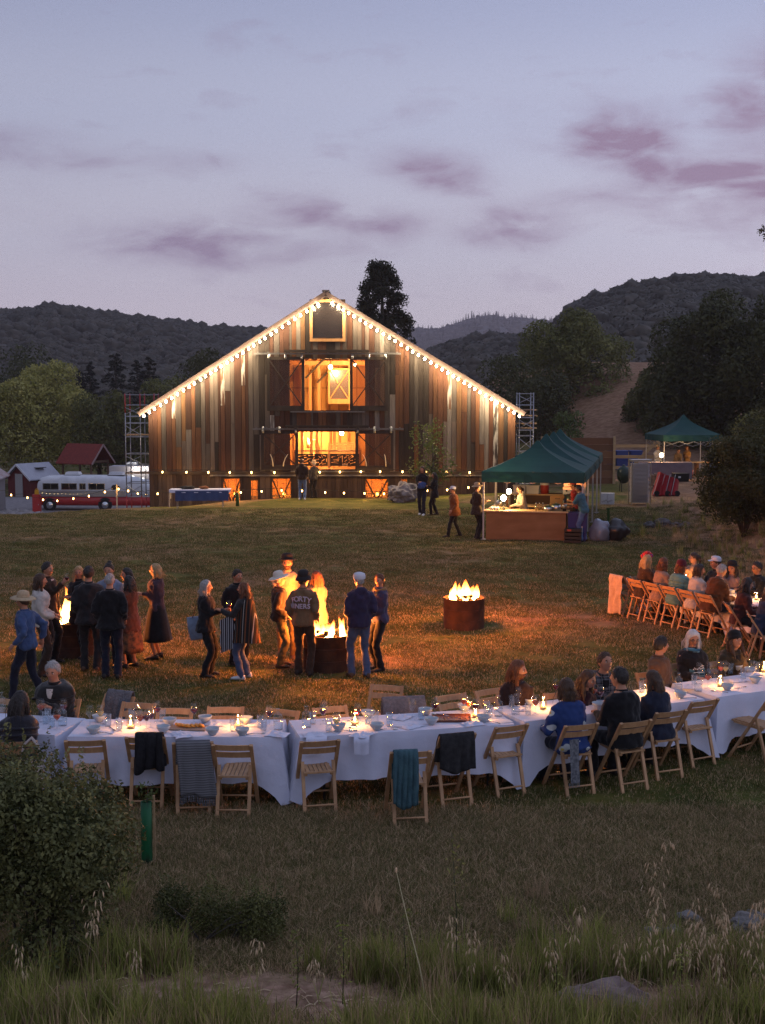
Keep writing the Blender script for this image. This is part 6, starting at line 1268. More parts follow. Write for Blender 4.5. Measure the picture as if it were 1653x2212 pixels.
def hand_mb(mb, W_, d, up, side, s=1.0, curl=.5):
    # palm and five bent fingers, starting at the wrist W_ pointing along d; up = back of the hand; side: -1 left, 1 right
    d = d.normalized(); up = (up - d * up.dot(d)); up = up.normalized() if up.length > 1e-4 else Vector((0, 0, 1)); x = d.cross(up) * side
    P = lambda a, b, c: W_ + d * a * s + x * b * s + up * c * s
    mb.tube([P(-.03, 0, 0), P(.01, 0, 0), P(.045, .002, -.002), P(.088, .0, -.006)], [(.027 * s, .021 * s), (.030 * s, .018 * s), (.041 * s, .016 * s), (.037 * s, .012 * s)], 8, ref=up)
    for k, (b, ln) in enumerate(((.030, .066), (.010, .076), (-.011, .070), (-.030, .056))):
        c1, c2 = curl * .9, curl * 1.9; p0 = P(.078, b, -.006); p1 = p0 + (d * math.cos(c1 * .6) - up * math.sin(c1 * .6)) * ln * .45 * s; p2 = p1 + (d * math.cos(c1 + .4 * c2) - up * math.sin(c1 + .4 * c2)) * ln * .33 * s; p3 = p2 + (d * math.cos(c1 + c2 * .8) - up * math.sin(c1 + c2 * .8)) * ln * .25 * s
        mb.tube([p0, p1, p2, p3], [.0098 * s, .0092 * s, .0085 * s, .0062 * s], 6)
    t0 = P(.018, .026, -.006); t1 = P(.045, .050, -.014); t2 = P(.075, .053, -.022 - .02 * curl); mb.tube([t0, t1, t2], [.0135 * s, .0112 * s, .0075 * s], 6)
HAIRC = {'black': ((.012, .009, .008), (.03, .022, .018)), 'brown': ((.035, .018, .010), (.07, .035, .018)), 'auburn': ((.09, .03, .012), (.15, .055, .02)), 'blonde': ((.30, .19, .08), (.42, .29, .14)), 'grey': ((.22, .21, .20), (.38, .37, .36)), 'white': ((.5, .49, .48), (.62, .61, .6))}
def hairm(k): c = HAIRC[k]; return mat('hair_' + k, c[0], .5, c[1], 9, 6, stretch=(9, 9, 1.2), bump=.5, spec=.4)
def cloth(n, c, c2=None, rough=.9, **kw): return mat('cloth_' + n, c, rough, c2 or tuple(x * .72 for x in c), kw.pop('scale', 9), bump=kw.pop('bump', .35), bscale=kw.pop('bscale', 16), spec=.12, sheen=.15, **kw)
def person(label, loc, yaw, height=1.72, sit=False, lean=0, roll=0, twist=0, head=(0, 0), hair='short', hairc='brown', hat=None, tone=0, top=None, bottom=None, shoes=None, arms=(None, None), feet=None, hem=.0, girth=1.0, sleeves='long', skirt=None, puffer=False, scarf=None, beard=None, open_front=None, curl=(.5, .5), pull=0.0, female=False, glasses=False, hood=False, poles=((.3, -.9, -.25), (.3, -.9, -.25)), collar=True):
    s = height / 1.75; root = thing('person', label, 'person', loc, yaw); sk = skin_mat(tone)
    hipz = (.53 if sit else .93) * s; Pv = Vector((0, (-.06 + pull) if sit else 0, hipz))
    Rm = Euler((R(-lean), R(roll), 0)).to_matrix() @ Euler((0, 0, R(twist))).to_matrix()
    up, fw, rt = Rm @ Vector((0, 0, 1)), Rm @ Vector((0, 1, 0)), Rm @ Vector((1, 0, 0))
    sw = (.158 if female else .178) * s; at = lambda z, y=0.0, x=0.0: Pv + up * (z * s) + fw * (y * s) + rt * (x * s)
    T = [(-.09, .15, .11, 0), (0, .168, .122, -.005), (.10, .148, .11, .0), (.20, .142, .106, .0), (.30, .158, .112, .005), (.40, .172, .114, .0), (.47, .15, .098, -.008), (.515, .085, .075, -.012), (.555, .056, .06, -.005)]
    if female: T = [(z, w * (1.0 if z < .05 else .90), d * (1.06 if .25 < z < .42 else .95), o + (.012 if .25 < z < .42 else 0)) for z, w, d, o in T]
    def torso(mb, grow=0.0, z_from=None, z_to=.56, belly=0.0):
        rings = []
        for z, w, d, o in T:
            if z_from is not None and z < z_from - .001 and z > -.05: continue
            if z > z_to + .001: continue
            w2, d2 = (w * girth + grow) * s, (d * girth + grow + belly * math.exp(-((z - .1) / .14) ** 2)) * s; c = at(z, o + belly * .5 * math.exp(-((z - .1) / .14) ** 2))
            rings.append([c + rt * (math.cos(2 * math.pi * k / 16) * w2) + fw * (math.sin(2 * math.pi * k / 16) * d2) for k in range(16)])
        mb.loft(rings)
    # arms
    A = []
    for i, sd in enumerate((-1, 1)):
        Sh = at(.445, -.005, sd * sw / s); tg = arms[i]
        tg = at(.445, 0, 0) + rt * (sd * tg[0] * s) + fw * (tg[1] * s) + up * (tg[2] * s) if tg else at(.445, .04, sd * .245) - up * (.535 * s)
        pol = poles[i]; E, Wr = ik(Sh, tg, .285 * s, .255 * s, rt * (sd * pol[0]) + fw * pol[1] + up * pol[2]); A.append((Sh, E, Wr, sd))
    # legs
    Lg = []; ft = feet or (((.13, .36), (.13, .36)) if sit else ((.10, .03), (.10, -.02)))
    for i, sd in enumerate((-1, 1)):
        Hp = Pv + Vector((sd * .088 * s, 0, -.03 * s)); An = Vector((sd * ft[i][0] * s, ft[i][1] * s + (pull if sit else 0), .085 * s + (ft[i][2] if len(ft[i]) > 2 else 0))); K, An = ik(Hp, An, .43 * s, .425 * s, (sd * .12, 1, .25)); Lg.append((Hp, K, An, sd))
    # body: one continuous skin surface (head and hands are welded in at finer detail)
    bm_ = MB(); torso(bm_, -.012)
    for Sh, E, Wr, sd in A: bm_.tube([Sh, Sh.lerp(E, .5), E, E.lerp(Wr, .35), Wr, Wr + (Wr - E).normalized() * .02], [.048 * s, .044 * s, .037 * s, .039 * s, .026 * s, .025 * s], 8)
    for Hp, K, An, sd in Lg: bm_.tube([Hp + Vector((0, 0, .04)), Hp.lerp(K, .5), K, K.lerp(An, .35), An], [.075 * s, .07 * s, .05 * s, .052 * s, .034 * s], 8)
    hy, hp = head; Hr = Rm.copy()
    # the head stays more upright than the trunk
    up2 = (up * .45 + Vector((0, 0, 1)) * .55).normalized(); fw2 = (fw - up2 * fw.dot(up2)).normalized(); rt2 = fw2.cross(up2)
    B = Matrix((rt2, fw2, up2)).transposed() @ Euler((R(hp), 0, 0)).to_matrix() if False else Matrix((rt2, fw2, up2)).transposed() @ Euler((0, 0, R(hy))).to_matrix() @ Euler((R(-hp), 0, 0)).to_matrix()
    Nk = at(.53, -.005); hs = s * (.97 if female else 1.0); Hc = Nk + up2 * (.132 * s) + (B @ Vector((0, .022, 0))) * s
    bm_.tube([at(.46, -.005), at(.53, -.002), Hc + B @ Vector((0, -.018, -.05)) * s, Hc], [.062 * s, .056 * s, .052 * s, .05 * s], 10)
    HM = Matrix.Translation(Hc) @ (B.to_4x4()) @ Matrix.Scale(hs, 4)
    ext = MB(); head_mb(ext, HM, female)
    for (Sh, E, Wr, sd), cu in zip(A, curl): d = (Wr - E).normalized(); hand_mb(ext, Wr, d, (fw * .2 + rt * sd * .8 + up * .5) if abs(d.z) > .6 else (up + fw * .2), -sd, s, cu)
    bo = bm_.obj('body', [sk, EYE_W, EYE_D, LIP], root, True); PENDING.append((bo, .021 * s, 0, ext))
    def garment(name, mb, m_, vox=.019, wr=.012, parent=root, sc=.18):
        o = mb.obj(name, m_, parent, True); PENDING.append((o, vox, wr, None, sc)); return o
    # top
    topo = None
    if top is not None:
        g = .052 if puffer else .026; tb = MB(); torso(tb, g, None if hem >= 0 else None, .505 if not collar else .52)
        if hem > 0:
            z0 = hipz; rings = []
            for q in (0, .35, .7, 1):
                w2 = (.175 * girth + g + .03 * q) * s; d2 = (.13 * girth + g + .03 * q) * s; c = Pv + up * ((-.02) * s) - (Vector((0, 0, 1)) * hem * q * s if not sit else -fw * 0 + Vector((0, 0, 1)) * hem * q * s * .3)
                rings.append([c + rt * (math.cos(2 * math.pi * k / 16) * w2) + fw * (math.sin(2 * math.pi * k / 16) * d2) for k in range(16)])
            tb.loft(rings)
        for Sh, E, Wr, sd in A:
            gg = .03 if puffer else .016
            if sleeves == 'long': tb.tube([Sh - rt * sd * .03 * s, Sh.lerp(E, .5), E, E.lerp(Wr, .5), Wr - (Wr - E).normalized() * .012], [(.06 + gg) * s, (.054 + gg) * s, (.046 + gg) * s, (.042 + gg) * s, (.034 + gg * .8) * s], 9)
            elif sleeves == 'short': tb.tube([Sh - rt * sd * .03 * s, Sh.lerp(E, .5), Sh.lerp(E, .9)], [(.06 + gg) * s, (.056 + gg) * s, (.055 + gg) * s], 9)
        topo = garment('jacket' if puffer or hem > 0 else 'top', tb, top, .02, .034 if not puffer else .014)
        if puffer:
            rg_ = MB()
            for k in range(6):
                z = .0 + k * .075; w = np.interp(z, [t_[0] for t_ in T], [t_[1] for t_ in T]); d_ = np.interp(z, [t_[0] for t_ in T], [t_[2] for t_ in T]); c = at(z)
                rg_.tube([c + rt * (math.cos(2 * math.pi * q / 18) * (w * girth + .047) * s) + fw * (math.sin(2 * math.pi * q / 18) * (d_ * girth + .047) * s) for q in range(19)], .017 * s, 6)
            rg_.obj('quilting', top, topo, True)
        if open_front:
            q = MB(); q.loft([[at(z, np.interp(z, [t_[0] for t_ in T], [t_[2] for t_ in T]) * girth + g - .002 - abs(x) * .1, x * wz) for x in (-.05, -.02, .02, .05)] for z, wz in ((.34, .1), (.40, .4), (.45, .7), (.50, .8))], cap=False, closed=False); q.obj('shirt_front', open_front, topo, True)
        if hood: q = MB(); q.ball(at(.5, -.085), (.115 * s, .06 * s, .085 * s), 12, 8); garment('hood', q, top, .016, .01)
        elif collar: q = MB(); q.tube([at(.495, -.01), at(.545, -.012)], [(.078 * s, .082 * s), (.068 * s, .07 * s)], 14, cap=False, ref=fw); q.obj('collar', top, topo, True)
    # bottom
    if skirt:
        m_, zh, wd = skirt; rings = []; n = 28
        for q in np.linspace(0, 1, 8):
            z = hipz + .06 * s - (hipz + .06 * s - zh) * q; w2 = (.165 + (wd - .165) * q ** .8) * s; d2 = (.125 + (wd * .85 - .125) * q ** .8) * s
            rings.append([Vector((math.cos(2 * math.pi * k / n) * w2 * (1 + .07 * q * math.sin(k * 2.7)), math.sin(2 * math.pi * k / n) * d2 * (1 + .07 * q * math.sin(k * 2.7 + 1)), z)) for k in range(n)])
        q = MB(); q.loft(rings); q.obj('skirt', m_, root, True)
    if bottom is not None:
        lb = MB(); rings = []
        for z, w, d_, o in T[:3]: c = at(z - .0); rings.append([c + rt * (math.cos(2 * math.pi * k / 16) * (w * girth + .012) * s) + fw * (math.sin(2 * math.pi * k / 16) * (d_ * girth + .012) * s) for k in range(16)])
        lb.loft(rings)
        for Hp, K, An, sd in Lg: lb.tube([Hp + Vector((0, 0, .05 * s)), Hp.lerp(K, .5), K, K.lerp(An, .5), An + Vector((0, 0, -.045 * s))], [.096 * s * girth ** .5, .088 * s, .07 * s, .066 * s, .066 * s], 10)
        garment('trousers', lb, bottom, .02, .026)
    # shoes
    if shoes is not None:
        for Hp, K, An, sd in Lg:
            q = MB(); c = Vector((An.x, An.y, 0)) + Vector((0, 0, An.z - .085 * s)); q.loft([[c + Vector((math.cos(a) * w * s + sd * .012, yy * s + 0, .004 + (zz + math.sin(a) * zz) * s)) for a in np.linspace(0, 2 * math.pi, 10, endpoint=False)] for yy, w, zz in ((-.065, .02, .03), (-.055, .036, .045), (0, .04, .05), (.07, .044, .036), (.14, .046, .028), (.185, .036, .02), (.2, .012, .012))]); q.obj('shoe', shoes, root, True)
    # hair
    if hair != 'bald':
        hb = MB(); nu, nv = 28, 20; rings = []; lo = {'short': -.72, 'buzz': -.62, 'long': -.5, 'bob': -.6, 'bun': -.7, 'pony': -.7, 'mid': -.55}[hair]
        thick = {'short': .016, 'buzz': .008, 'long': .02, 'bob': .024, 'bun': .013, 'pony': .014, 'mid': .022}[hair]
        for i in range(1, nv):
            t_ = math.pi * i / nv; zz = -math.cos(t_); sn = math.sin(t_); ring = []
            for k in range(nu):
                a = 2 * math.pi * k / nu; d = Vector((sn * math.cos(a), sn * math.sin(a), zz)); ph_ = math.atan2(abs(d.x), d.y); line = float(np.interp(ph_, [0, .6, 1.0, 1.5, 1.9, 3.2], [.58, .46, .16, -.28, -.62, lo] if hair not in ('long', 'bob', 'mid') else [.62, .5, .1, -.6, -.75, -.8]))
                e = 1 / (1 + math.exp(-(d.z - line) * 16)); gr = -.03 + (thick + .03 + .010 * noise.noise(d * 4 + Vector((label.__len__(), 0, 0)))) * e
                r = head_r(d, 1e-6) + gr - 1e-6; ring.append(HM @ (d * r))
            rings.append(ring)
        hb.loft(rings)
        hx = lambda x, y, z: HM @ Vector((x, y, z))
        if hair == 'long':
            Ln = .36
            for x0, w in ((-.055, .045), (0, .055), (.055, .045)): hb.tube([hx(x0 * .7, -.045, .05), hx(x0, -.088, -.03), hx(x0 * 1.1, -.095, -.13), hx(x0 * 1.25, -.088, -.24), hx(x0 * 1.1, -.075, -Ln)], [(w * s, .03 * s), (w * s * 1.05, .034 * s), (w * s * 1.1, .034 * s), (w * s, .03 * s), (.014 * s, .012 * s)], 9, ref=(0, 1, 0))
            for sd in (-1, 1): hb.tube([hx(sd * .06, .01, .06), hx(sd * .088, .0, -.05), hx(sd * .092, .02, -.16), hx(sd * .085, .045, -.27)], [.024 * s, .03 * s, .03 * s, .010 * s], 8)
        elif hair in ('bob', 'mid'):
            Ln = .15 if hair == 'bob' else .2
            hb.tube([hx(0, -.04, .03), hx(0, -.07, -.06), hx(0, -.068, -Ln)], [(.08 * s, .05 * s), (.088 * s, .05 * s), (.08 * s, .04 * s)], 12)
            for sd in (-1, 1): hb.tube([hx(sd * .06, .02, .05), hx(sd * .083, .015, -.04), hx(sd * .082, .02, -Ln + .01)], [.022 * s, .027 * s, .02 * s], 8)
        elif hair == 'bun': q = MB(); q.ball((0, -.05, .125), (.036, .036, .036), 10, 7); hb.join(q, HM)
        elif hair == 'pony': hb.tube([hx(0, -.09, .05), hx(0, -.13, .03), hx(.01, -.145, -.06), hx(.0, -.12, -.17)], [.016 * s, .03 * s, .03 * s, .01 * s], 8)
        hso = garment('hair', hb, hairm(hairc), .0125, .012, sc=.05)
        lo_ = MB(); rg3 = random.Random(len(label) * 7 + int(height * 100)); dn = {'long': .30, 'bob': .15, 'mid': .19}.get(hair, 0)
        for k in range(54):
            a = rg3.uniform(-2.5, 2.5) if dn else rg3.uniform(0, 6.28); e0 = rg3.uniform(.25, 1.3); d0 = Vector((math.sin(a) * math.cos(e0), -math.cos(a) * math.cos(e0), math.sin(e0))); r0 = head_r(d0, 1e-6) + thick
            if d0.y > .25 and d0.z < .62: continue
            p0 = d0 * r0; tw = Vector((rg3.gauss(0, .012), rg3.gauss(0, .012), 0))
            if dn: d1 = Vector((d0.x, min(d0.y, .1), 0)).normalized(); pts = [p0, d1 * .098 + tw + Vector((0, -.005, -.02)), d1 * (.104 + rg3.uniform(0, .012)) + tw * 2 + Vector((0, -.02, -.09)), d1 * .09 + tw * 3 + Vector((0, -.03, -dn * rg3.uniform(.6, 1.1) - .03))]
            else: dd = Vector((rg3.gauss(0, .5), rg3.gauss(0, .5), rg3.gauss(.1, .4))); dd = (dd - d0 * dd.dot(d0)).normalized(); pts = [p0 - d0 * .006, p0 + dd * .012 + d0 * .005, p0 + dd * .026 + d0 * rg3.uniform(.002, .012)]
            lo_.tube([HM @ v_ for v_ in pts], [.0032] * (len(pts) - 1) + [.0008], 4, cap=False)
        lo_.obj('loose_strands', hairm(hairc), hso, True)['kind'] = 'stuff'
    if beard:
        q = MB(); rings = []
        for i in range(1, 14):
            t_ = math.pi * i / 14; zz = -math.cos(t_); sn = math.sin(t_); ring = []
            for k in range(24):
                a = 2 * math.pi * k / 24; d = Vector((sn * math.cos(a), sn * math.sin(a), zz)); e = 1 / (1 + math.exp((d.z + .38 - .1 * (d.y < .4)) * 18)) * (1 if d.y > -.05 else 0); ring.append(HM @ (d * (head_r(d, 1e-6) - .02 + .034 * e)))
            rings.append(ring)
        q.loft(rings); q.obj('beard', hairm(beard), root, True)
    if glasses:
        q = MB()
        for sd in (-1, 1): q.tube([HM @ Vector((sd * .031 + .021 * math.cos(a), .098, -.002 + .018 * math.sin(a))) for a in np.linspace(0, 6.283, 13)], .0022, 5); q.tube([HM @ Vector((sd * .052, .098, 0)), HM @ Vector((sd * .076, .0, .002))], .002, 5)
        q.tube([HM @ Vector((-.01, .1, 0)), HM @ Vector((.01, .1, 0))], .002, 5); q.obj('glasses', BLACKM, root)
    # hats
    if hat:
        kind, m_ = hat; q = MB(); Z = .045
        dome = lambda r, h, z0: [(r * 1.0, z0), (r * 1.0, z0 + h * .45), (r * .88, z0 + h * .8), (r * .5, z0 + h * .98), (.001, z0 + h)]
        if kind in ('brim', 'fedora', 'bucket', 'wide'):
            br = {'brim': .175, 'fedora': .15, 'bucket': .135, 'wide': .2}[kind]; dr = {'brim': -.012, 'fedora': -.006, 'bucket': -.05, 'wide': -.02}[kind]
            q.lathe([(.09, Z), (br * .8, Z + dr * .3 + .004), (br, Z + dr), (br, Z + dr + .006), (br * .8, Z + .012), (.098, Z + .012)], 28); q.lathe(dome(.097, .115, Z), 24)
            if kind in ('fedora', 'brim', 'wide'): q.lathe([(.0985, Z + .01), (.1, Z + .012), (.1, Z + .035), (.098, Z + .037)], 24)
        elif kind == 'cap':
            q.lathe(dome(.1, .095, Z - .012), 24); q.loft([[Vector((x * (1 - .1 * j), .085 + j * .028, Z + .004 - .006 * j - (x / .08) ** 2 * .018)) for x in np.linspace(-.078, .078, 9)] for j in range(4)], cap=False, closed=False)
        elif kind == 'beanie': q.lathe([(.088, .0), (.1, .0), (.101, .04), (.099, .041), (.099, .07), (.086, .115), (.045, .145), (.001, .15)], 24)
        elif kind == 'flowers':
            rg2 = random.Random(5)
            for k in range(46): a = rg2.uniform(0, 6.28); e = rg2.uniform(.1, 1.4); c = Vector((.105 * math.cos(a) * math.cos(e), .11 * math.sin(a) * math.cos(e) - .01, .03 + .14 * math.sin(e))); q.ball(c, (rg2.uniform(.022, .036),) * 3, 7, 5, rg2.choice((0, 0, 0, 1, 2)))
        q2 = MB(); q2.join(q, HM @ Matrix.Translation((0, -.006, .012)) @ Euler((R(6), 0, 0)).to_matrix().to_4x4()); q2.obj('hat' if kind != 'flowers' else 'flower_crown', m_, root, True)
    if scarf:
        q = MB(); q.tube([at(.5 + .012 * math.sin(a * 2), 0) + (rt * math.cos(a) * .088 + fw * math.sin(a) * .085) * s for a in np.linspace(0, 6.283, 17)], .034 * s, 8)
        for x in (-.06, .065): q.tube([at(.47, .09, x * .7), at(.36, .145, x), at(.18, .155, x * 1.2), at(.05, .155, x * 1.25)], [(.05 * s, .018 * s)] * 4, 8, ref=fw)
        q.obj('scarf', scarf, root, True)
    root['_j'] = 0; del root['_j']
    return dict(root=root, arms=A, at=at, HM=HM, rt=rt, fw=fw, up=up, s=s, top=topo)
def world(pr, v): return Matrix.Translation(pr['root'].location) @ Euler(pr['root'].rotation_euler).to_matrix().to_4x4() @ Vector(v)

# wardrobe
BLK = cloth('black', (.011, .011, .013)); DNAVY = cloth('dark_navy', (.014, .016, .03)); NAVY = cloth('navy_fleece', (.03, .025, .06)); CHAR = cloth('charcoal', (.025, .024, .026)); DBRN = cloth('dark_brown', (.04, .024, .016)); BRN = cloth('brown_wool', (.09, .05, .032)); TAN = cloth('tan_canvas', (.16, .10, .055)); WHT = cloth('cream_cotton', (.5, .46, .42)); DENIM = cloth('denim', (.05, .07, .13), (.08, .1, .17)); BLUEJ = cloth('blue_jeans', (.07, .11, .22), (.12, .17, .3)); KHAKI = cloth('olive_trousers', (.10, .08, .035)); BLUESH = cloth('blue_shirt', (.05, .085, .19)); RUST = cloth('rust_fleece', (.22, .07, .02)); TURQ = cloth('turquoise_quilt', (.10, .24, .24), rough=.5); TEALB = cloth('teal_shirt', (.05, .13, .17)); BEIGE = cloth('beige_wool', (.3, .2, .15)); PLUM = cloth('plum_knit', (.08, .012, .02)); OLIVEC = cloth('olive_coat', (.055, .04, .022)); PALE = cloth('pale_coat', (.17, .12, .09)); GREYH = cloth('grey_beanie', (.2, .19, .2)); PRINT = mat('cloth_rust_floral', (.26, .09, .035), .9, (.05, .03, .02), 14, 3, bump=.2); TROU = cloth('white_trousers', (.42, .38, .36))
BOOT = mat('dark_leather', (.015, .011, .009), .5); SNEAK = mat('white_sneaker', (.6, .6, .62), .6); BRSH = mat('brown_shoe', (.08, .04, .02), .5)
STRAW = mat('straw_hat', (.42, .32, .2), .8, (.34, .25, .15), 30, bump=.3); FELTW = mat('pale_felt', (.6, .55, .47), .85, (.52, .47, .4), 9); FELTB = mat('black_felt', (.012, .011, .012), .8); CAPW = mat('pale_cap', (.5, .5, .56), .8); FLOW = [mat('red_bloom', (.5, .03, .03), .7), mat('pink_bloom', (.55, .2, .16), .7), mat('purple_bloom', (.12, .02, .14), .7)]
def stand(label, u, vf, vt, yaw, **kw):
    p = on_ground(u, vf); z = HC + (ray(u, vt).z / ray(u, vt).y) * p.y - p.z
    hh = z - kw.pop('extra', 0.0); h = min(1.93, max(1.5, hh))
    return person(label, p, R(yaw), h, **kw)
# ---------------------------------------------------------------- left fire ring
HOLD = (.06, .30, -.20); POCK = (.20, .13, -.42); FOLD = (-.02, .22, -.26)
wm = stand('smiling man with dark hair holding a wine glass at the left fire', 106, 1433, 1209, -110, hair='short', hairc='black', top=DBRN, bottom=BLK, shoes=BOOT, arms=(None, (.02, .32, .0)), curl=(.5, .9), open_front=WHT, head=(-5, 0))
stand('woman in a white shirt warming her hands at the left fire', 90, 1462, 1234, -75, hair='mid', hairc='brown', female=True, top=WHT, bottom=DBRN, shoes=BOOT, arms=((.1, .24, -.36), (.1, .24, -.38)), tone=0)
stand('man in a wide straw hat and blue shirt striding past the left fire', 62, 1517, 1268, 80, extra=.06, hair='short', hairc='brown', hat=('wide', STRAW), top=BLUESH, bottom=DNAVY, shoes=BOOT, arms=((.26, .10, -.42), (.28, -.12, -.44)), feet=((.09, .22), (.09, -.2)), lean=4)
stand('blonde woman in a black jacket behind the left fire', 174, 1420, 1218, 160, hair='long', hairc='blonde', female=True, top=BLK, bottom=BLK, shoes=BOOT, arms=(HOLD, HOLD), head=(25, 0))
stand('man in a dark suit jacket seen from behind at the left fire', 196, 1451, 1218, 6, hair='short', hairc='black', top=CHAR, bottom=CHAR, shoes=BRSH, arms=(POCK, POCK), hem=.12, girth=1.08)
stand('grey-haired man in a black jacket and jeans seen from behind', 241, 1467, 1233, 2, hair='buzz', hairc='grey', top=BLK, bottom=DNAVY, shoes=BOOT, arms=(POCK, POCK), girth=1.1, hem=.08)
stand('person with hair in a topknot and pale blue vest at the left fire', 240, 1440, 1203, 175, extra=.06, hair='bun', hairc='black', top=cloth('pale_blue_vest', (.2, .24, .33)), bottom=DNAVY, shoes=BOOT, arms=(HOLD, HOLD))
stand('woman with dark hair in a pale blouse behind the left group', 279, 1432, 1222, 120, hair='long', hairc='black', female=True, top=WHT, bottom=BLK, shoes=BOOT, arms=(HOLD, HOLD))
stand('woman with long dark hair in a rust floral dress at the left fire', 283, 1444, 1239, 60, hair='long', hairc='black', female=True, top=cloth('rust_cardigan', (.14, .045, .025)), skirt=(PRINT, .28, .26), bottom=None, shoes=BOOT, arms=(FOLD, FOLD), hem=.22)
stand('blonde woman in a long black skirt standing alone by the left group', 341, 1424, 1213, 92, hair='bob', hairc='blonde', female=True, top=cloth('mauve_cardigan', (.06, .035, .045)), skirt=(BLK, .33, .3), shoes=BOOT, arms=((.0, .27, -.2), (.02, .24, -.22)), scarf=None)
# ---------------------------------------------------------------- middle fire ring
tote = stand('woman in black with a pale blue tote bag', 446, 1462, 1248, -95, hair='mid', hairc='grey', female=True, top=BLK, bottom=BLK, shoes=BOOT, arms=((.19, .06, -.5), (.02, .33, -.18)), curl=(.5, .9), hem=.1)
stand('man in a dark jacket behind the woman in the striped wrap', 514, 1436, 1225, -140, hair='short', hairc='black', top=BLK, bottom=BLK, shoes=BOOT, arms=((.05, .32, -.15), POCK), hem=.08)
ponch = stand('woman in a striped wrap and jeans talking with outstretched hand', 530, 1467, 1253, 78, hair='long', hairc='auburn', female=True, top=CHAR, bottom=DENIM, shoes=SNEAK, arms=((.1, .40, -.16), (.16, .2, -.3)), head=(8, 0))
stand('man in a broad pale hat and dark bomber jacket', 604, 1441, 1230, -80, extra=.03, hair='short', hairc='grey', hat=('wide', FELTW), top=DBRN, bottom=KHAKI, shoes=BRSH, arms=((.1, .34, -.2), POCK), head=(-10, -8))
stand('tall man in a pale shirt and dark hat glowing behind the middle fire', 622, 1421, 1188, 180, extra=.06, hair='short', hairc='brown', hat=('fedora', FELTB), top=cloth('sand_shirt', (.45, .3, .18)), bottom=TAN, shoes=BRSH, arms=(POCK, (.1, .32, -.2)), beard='brown')
niner = stand('man in a brown FORTY NINERS jacket and black hat seen from behind', 656, 1460, 1228, -12, extra=.03, hair='short', hairc='black', hat=('bucket', FELTB), top=TAN, bottom=DBRN, shoes=BOOT, arms=(POCK, POCK), girth=1.02, tone=1, head=(-25, 0))
stand('woman with long auburn hair in a pale coat by the middle fire', 686, 1428, 1228, 30, hair='long', hairc='auburn', female=True, top=PALE, bottom=PALE, skirt=(PALE, .3, .24), shoes=BRSH, arms=(HOLD, HOLD), hem=.2)
stand('man in a white cap and navy fleece standing right of the middle fire', 777, 1464, 1234, 18, hair='buzz', hairc='grey', hat=('cap', CAPW), top=NAVY, bottom=DENIM, shoes=BRSH, arms=((.15, .2, -.34), POCK), hood=True, girth=1.08, feet=((.12, .05), (.1, -.08)))
stand('woman with tied-back auburn hair in a denim jacket by the middle fire', 821, 1449, 1234, 118, hair='pony', hairc='auburn', female=True, top=cloth('indigo_jacket', (.055, .05, .10)), bottom=BLK, shoes=BOOT, arms=((.04, .26, -.34), (.04, .26, -.36)), scarf=cloth('gold_scarf', (.22, .13, .05)), head=(30, 0))
# ---------------------------------------------------------------- by the barn and the canopies
stand('man in a dark hoodie and blue jeans facing the barn balustrade', 653, 1080, 988, -5, hair='short', hairc='brown', top=DBRN, bottom=BLUEJ, shoes=SNEAK, arms=(POCK, POCK), girth=1.12, hood=True)
stand('man in a pale hat and dark clothes beside the hooded man', 679, 1076, 992, 40, extra=.04, hair='short', hairc='grey', hat=('fedora', STRAW), top=CHAR, bottom=BLK, shoes=BOOT, arms=(None, POCK))
stand('woman in a rust top and dark skirt walking by the display table', 527, 1076, 1000, 85, hair='mid', hairc='brown', female=True, top=BRN, skirt=(BLK, .5, .24), shoes=BOOT, feet=((.08, .18), (.08, -.18)), arms=((.24, .12, -.46), (.24, -.1, -.46)))
stand('man with a blue bundle walking across the lawn from the barn', 912, 1113, 1005, 165, hair='mid', hairc='brown', top=BLK, bottom=DNAVY, shoes=SNEAK, arms=((.04, .26, -.2), (.06, .26, -.24)), feet=((.09, .16), (.09, -.16)))
stand('woman in black leaning close beside the man with the blue bundle', 938, 1113, 1018, 100, hair='long', hairc='black', female=True, top=BLK, bottom=BLK, shoes=BOOT, hem=.2, arms=(HOLD, None), roll=-4, feet=((.08, .14), (.08, -.14)))
o = link('bundle', rock_mesh('bundle', (.14, .1, .13), 17, cloth('bundle_blue', (.04, .08, .24)), .3)); pb = on_ground(912, 1113); o.location = pb + Vector((-.02, -.34, 1.12)); tag(o, 'blue bundle carried by the man crossing the lawn', 'bundle')
stand('person in a rust orange fleece and pale cap walking over the lawn', 982, 1160, 1047, 100, extra=.02, hair='short', hairc='brown', hat=('cap', CAPW), top=RUST, bottom=BLK, shoes=BOOT, hem=.18, girth=1.15, feet=((.08, .24), (.08, -.22)), arms=((.24, .16, -.44), (.24, -.14, -.46)), lean=5)
b_ = on_ground(65, 1104); person('small figure in a navy jacket walking into the gravel yard', Vector((b_.x - .6, 58.0, ground_z(-15.8, 58.0))), R(10), 1.7, hair='short', hairc='brown', top=DNAVY, bottom=DENIM, shoes=BOOT)
def at_tent(x, y): q = tl(x, y); return Vector((q.x, q.y, ground_z(q.x, q.y)))
person('man in a straw hat waiting at the left leg of the front canopy', at_tent(-1.72, -1.35), TR + R(-60), 1.75, hair='short', hairc='brown', hat=('brim', STRAW), top=DBRN, bottom=BLK, shoes=BOOT, hem=.15, arms=(POCK, HOLD))
person('woman in an apron working behind the serving counter', at_tent(-.35, -.6), TR + R(120), 1.64, hair='pony', hairc='brown', female=True, top=cloth('pale_tunic', (.34, .3, .24)), bottom=BLK, shoes=BOOT, lean=14, arms=((.1, .36, -.2), (.1, .34, -.25)))
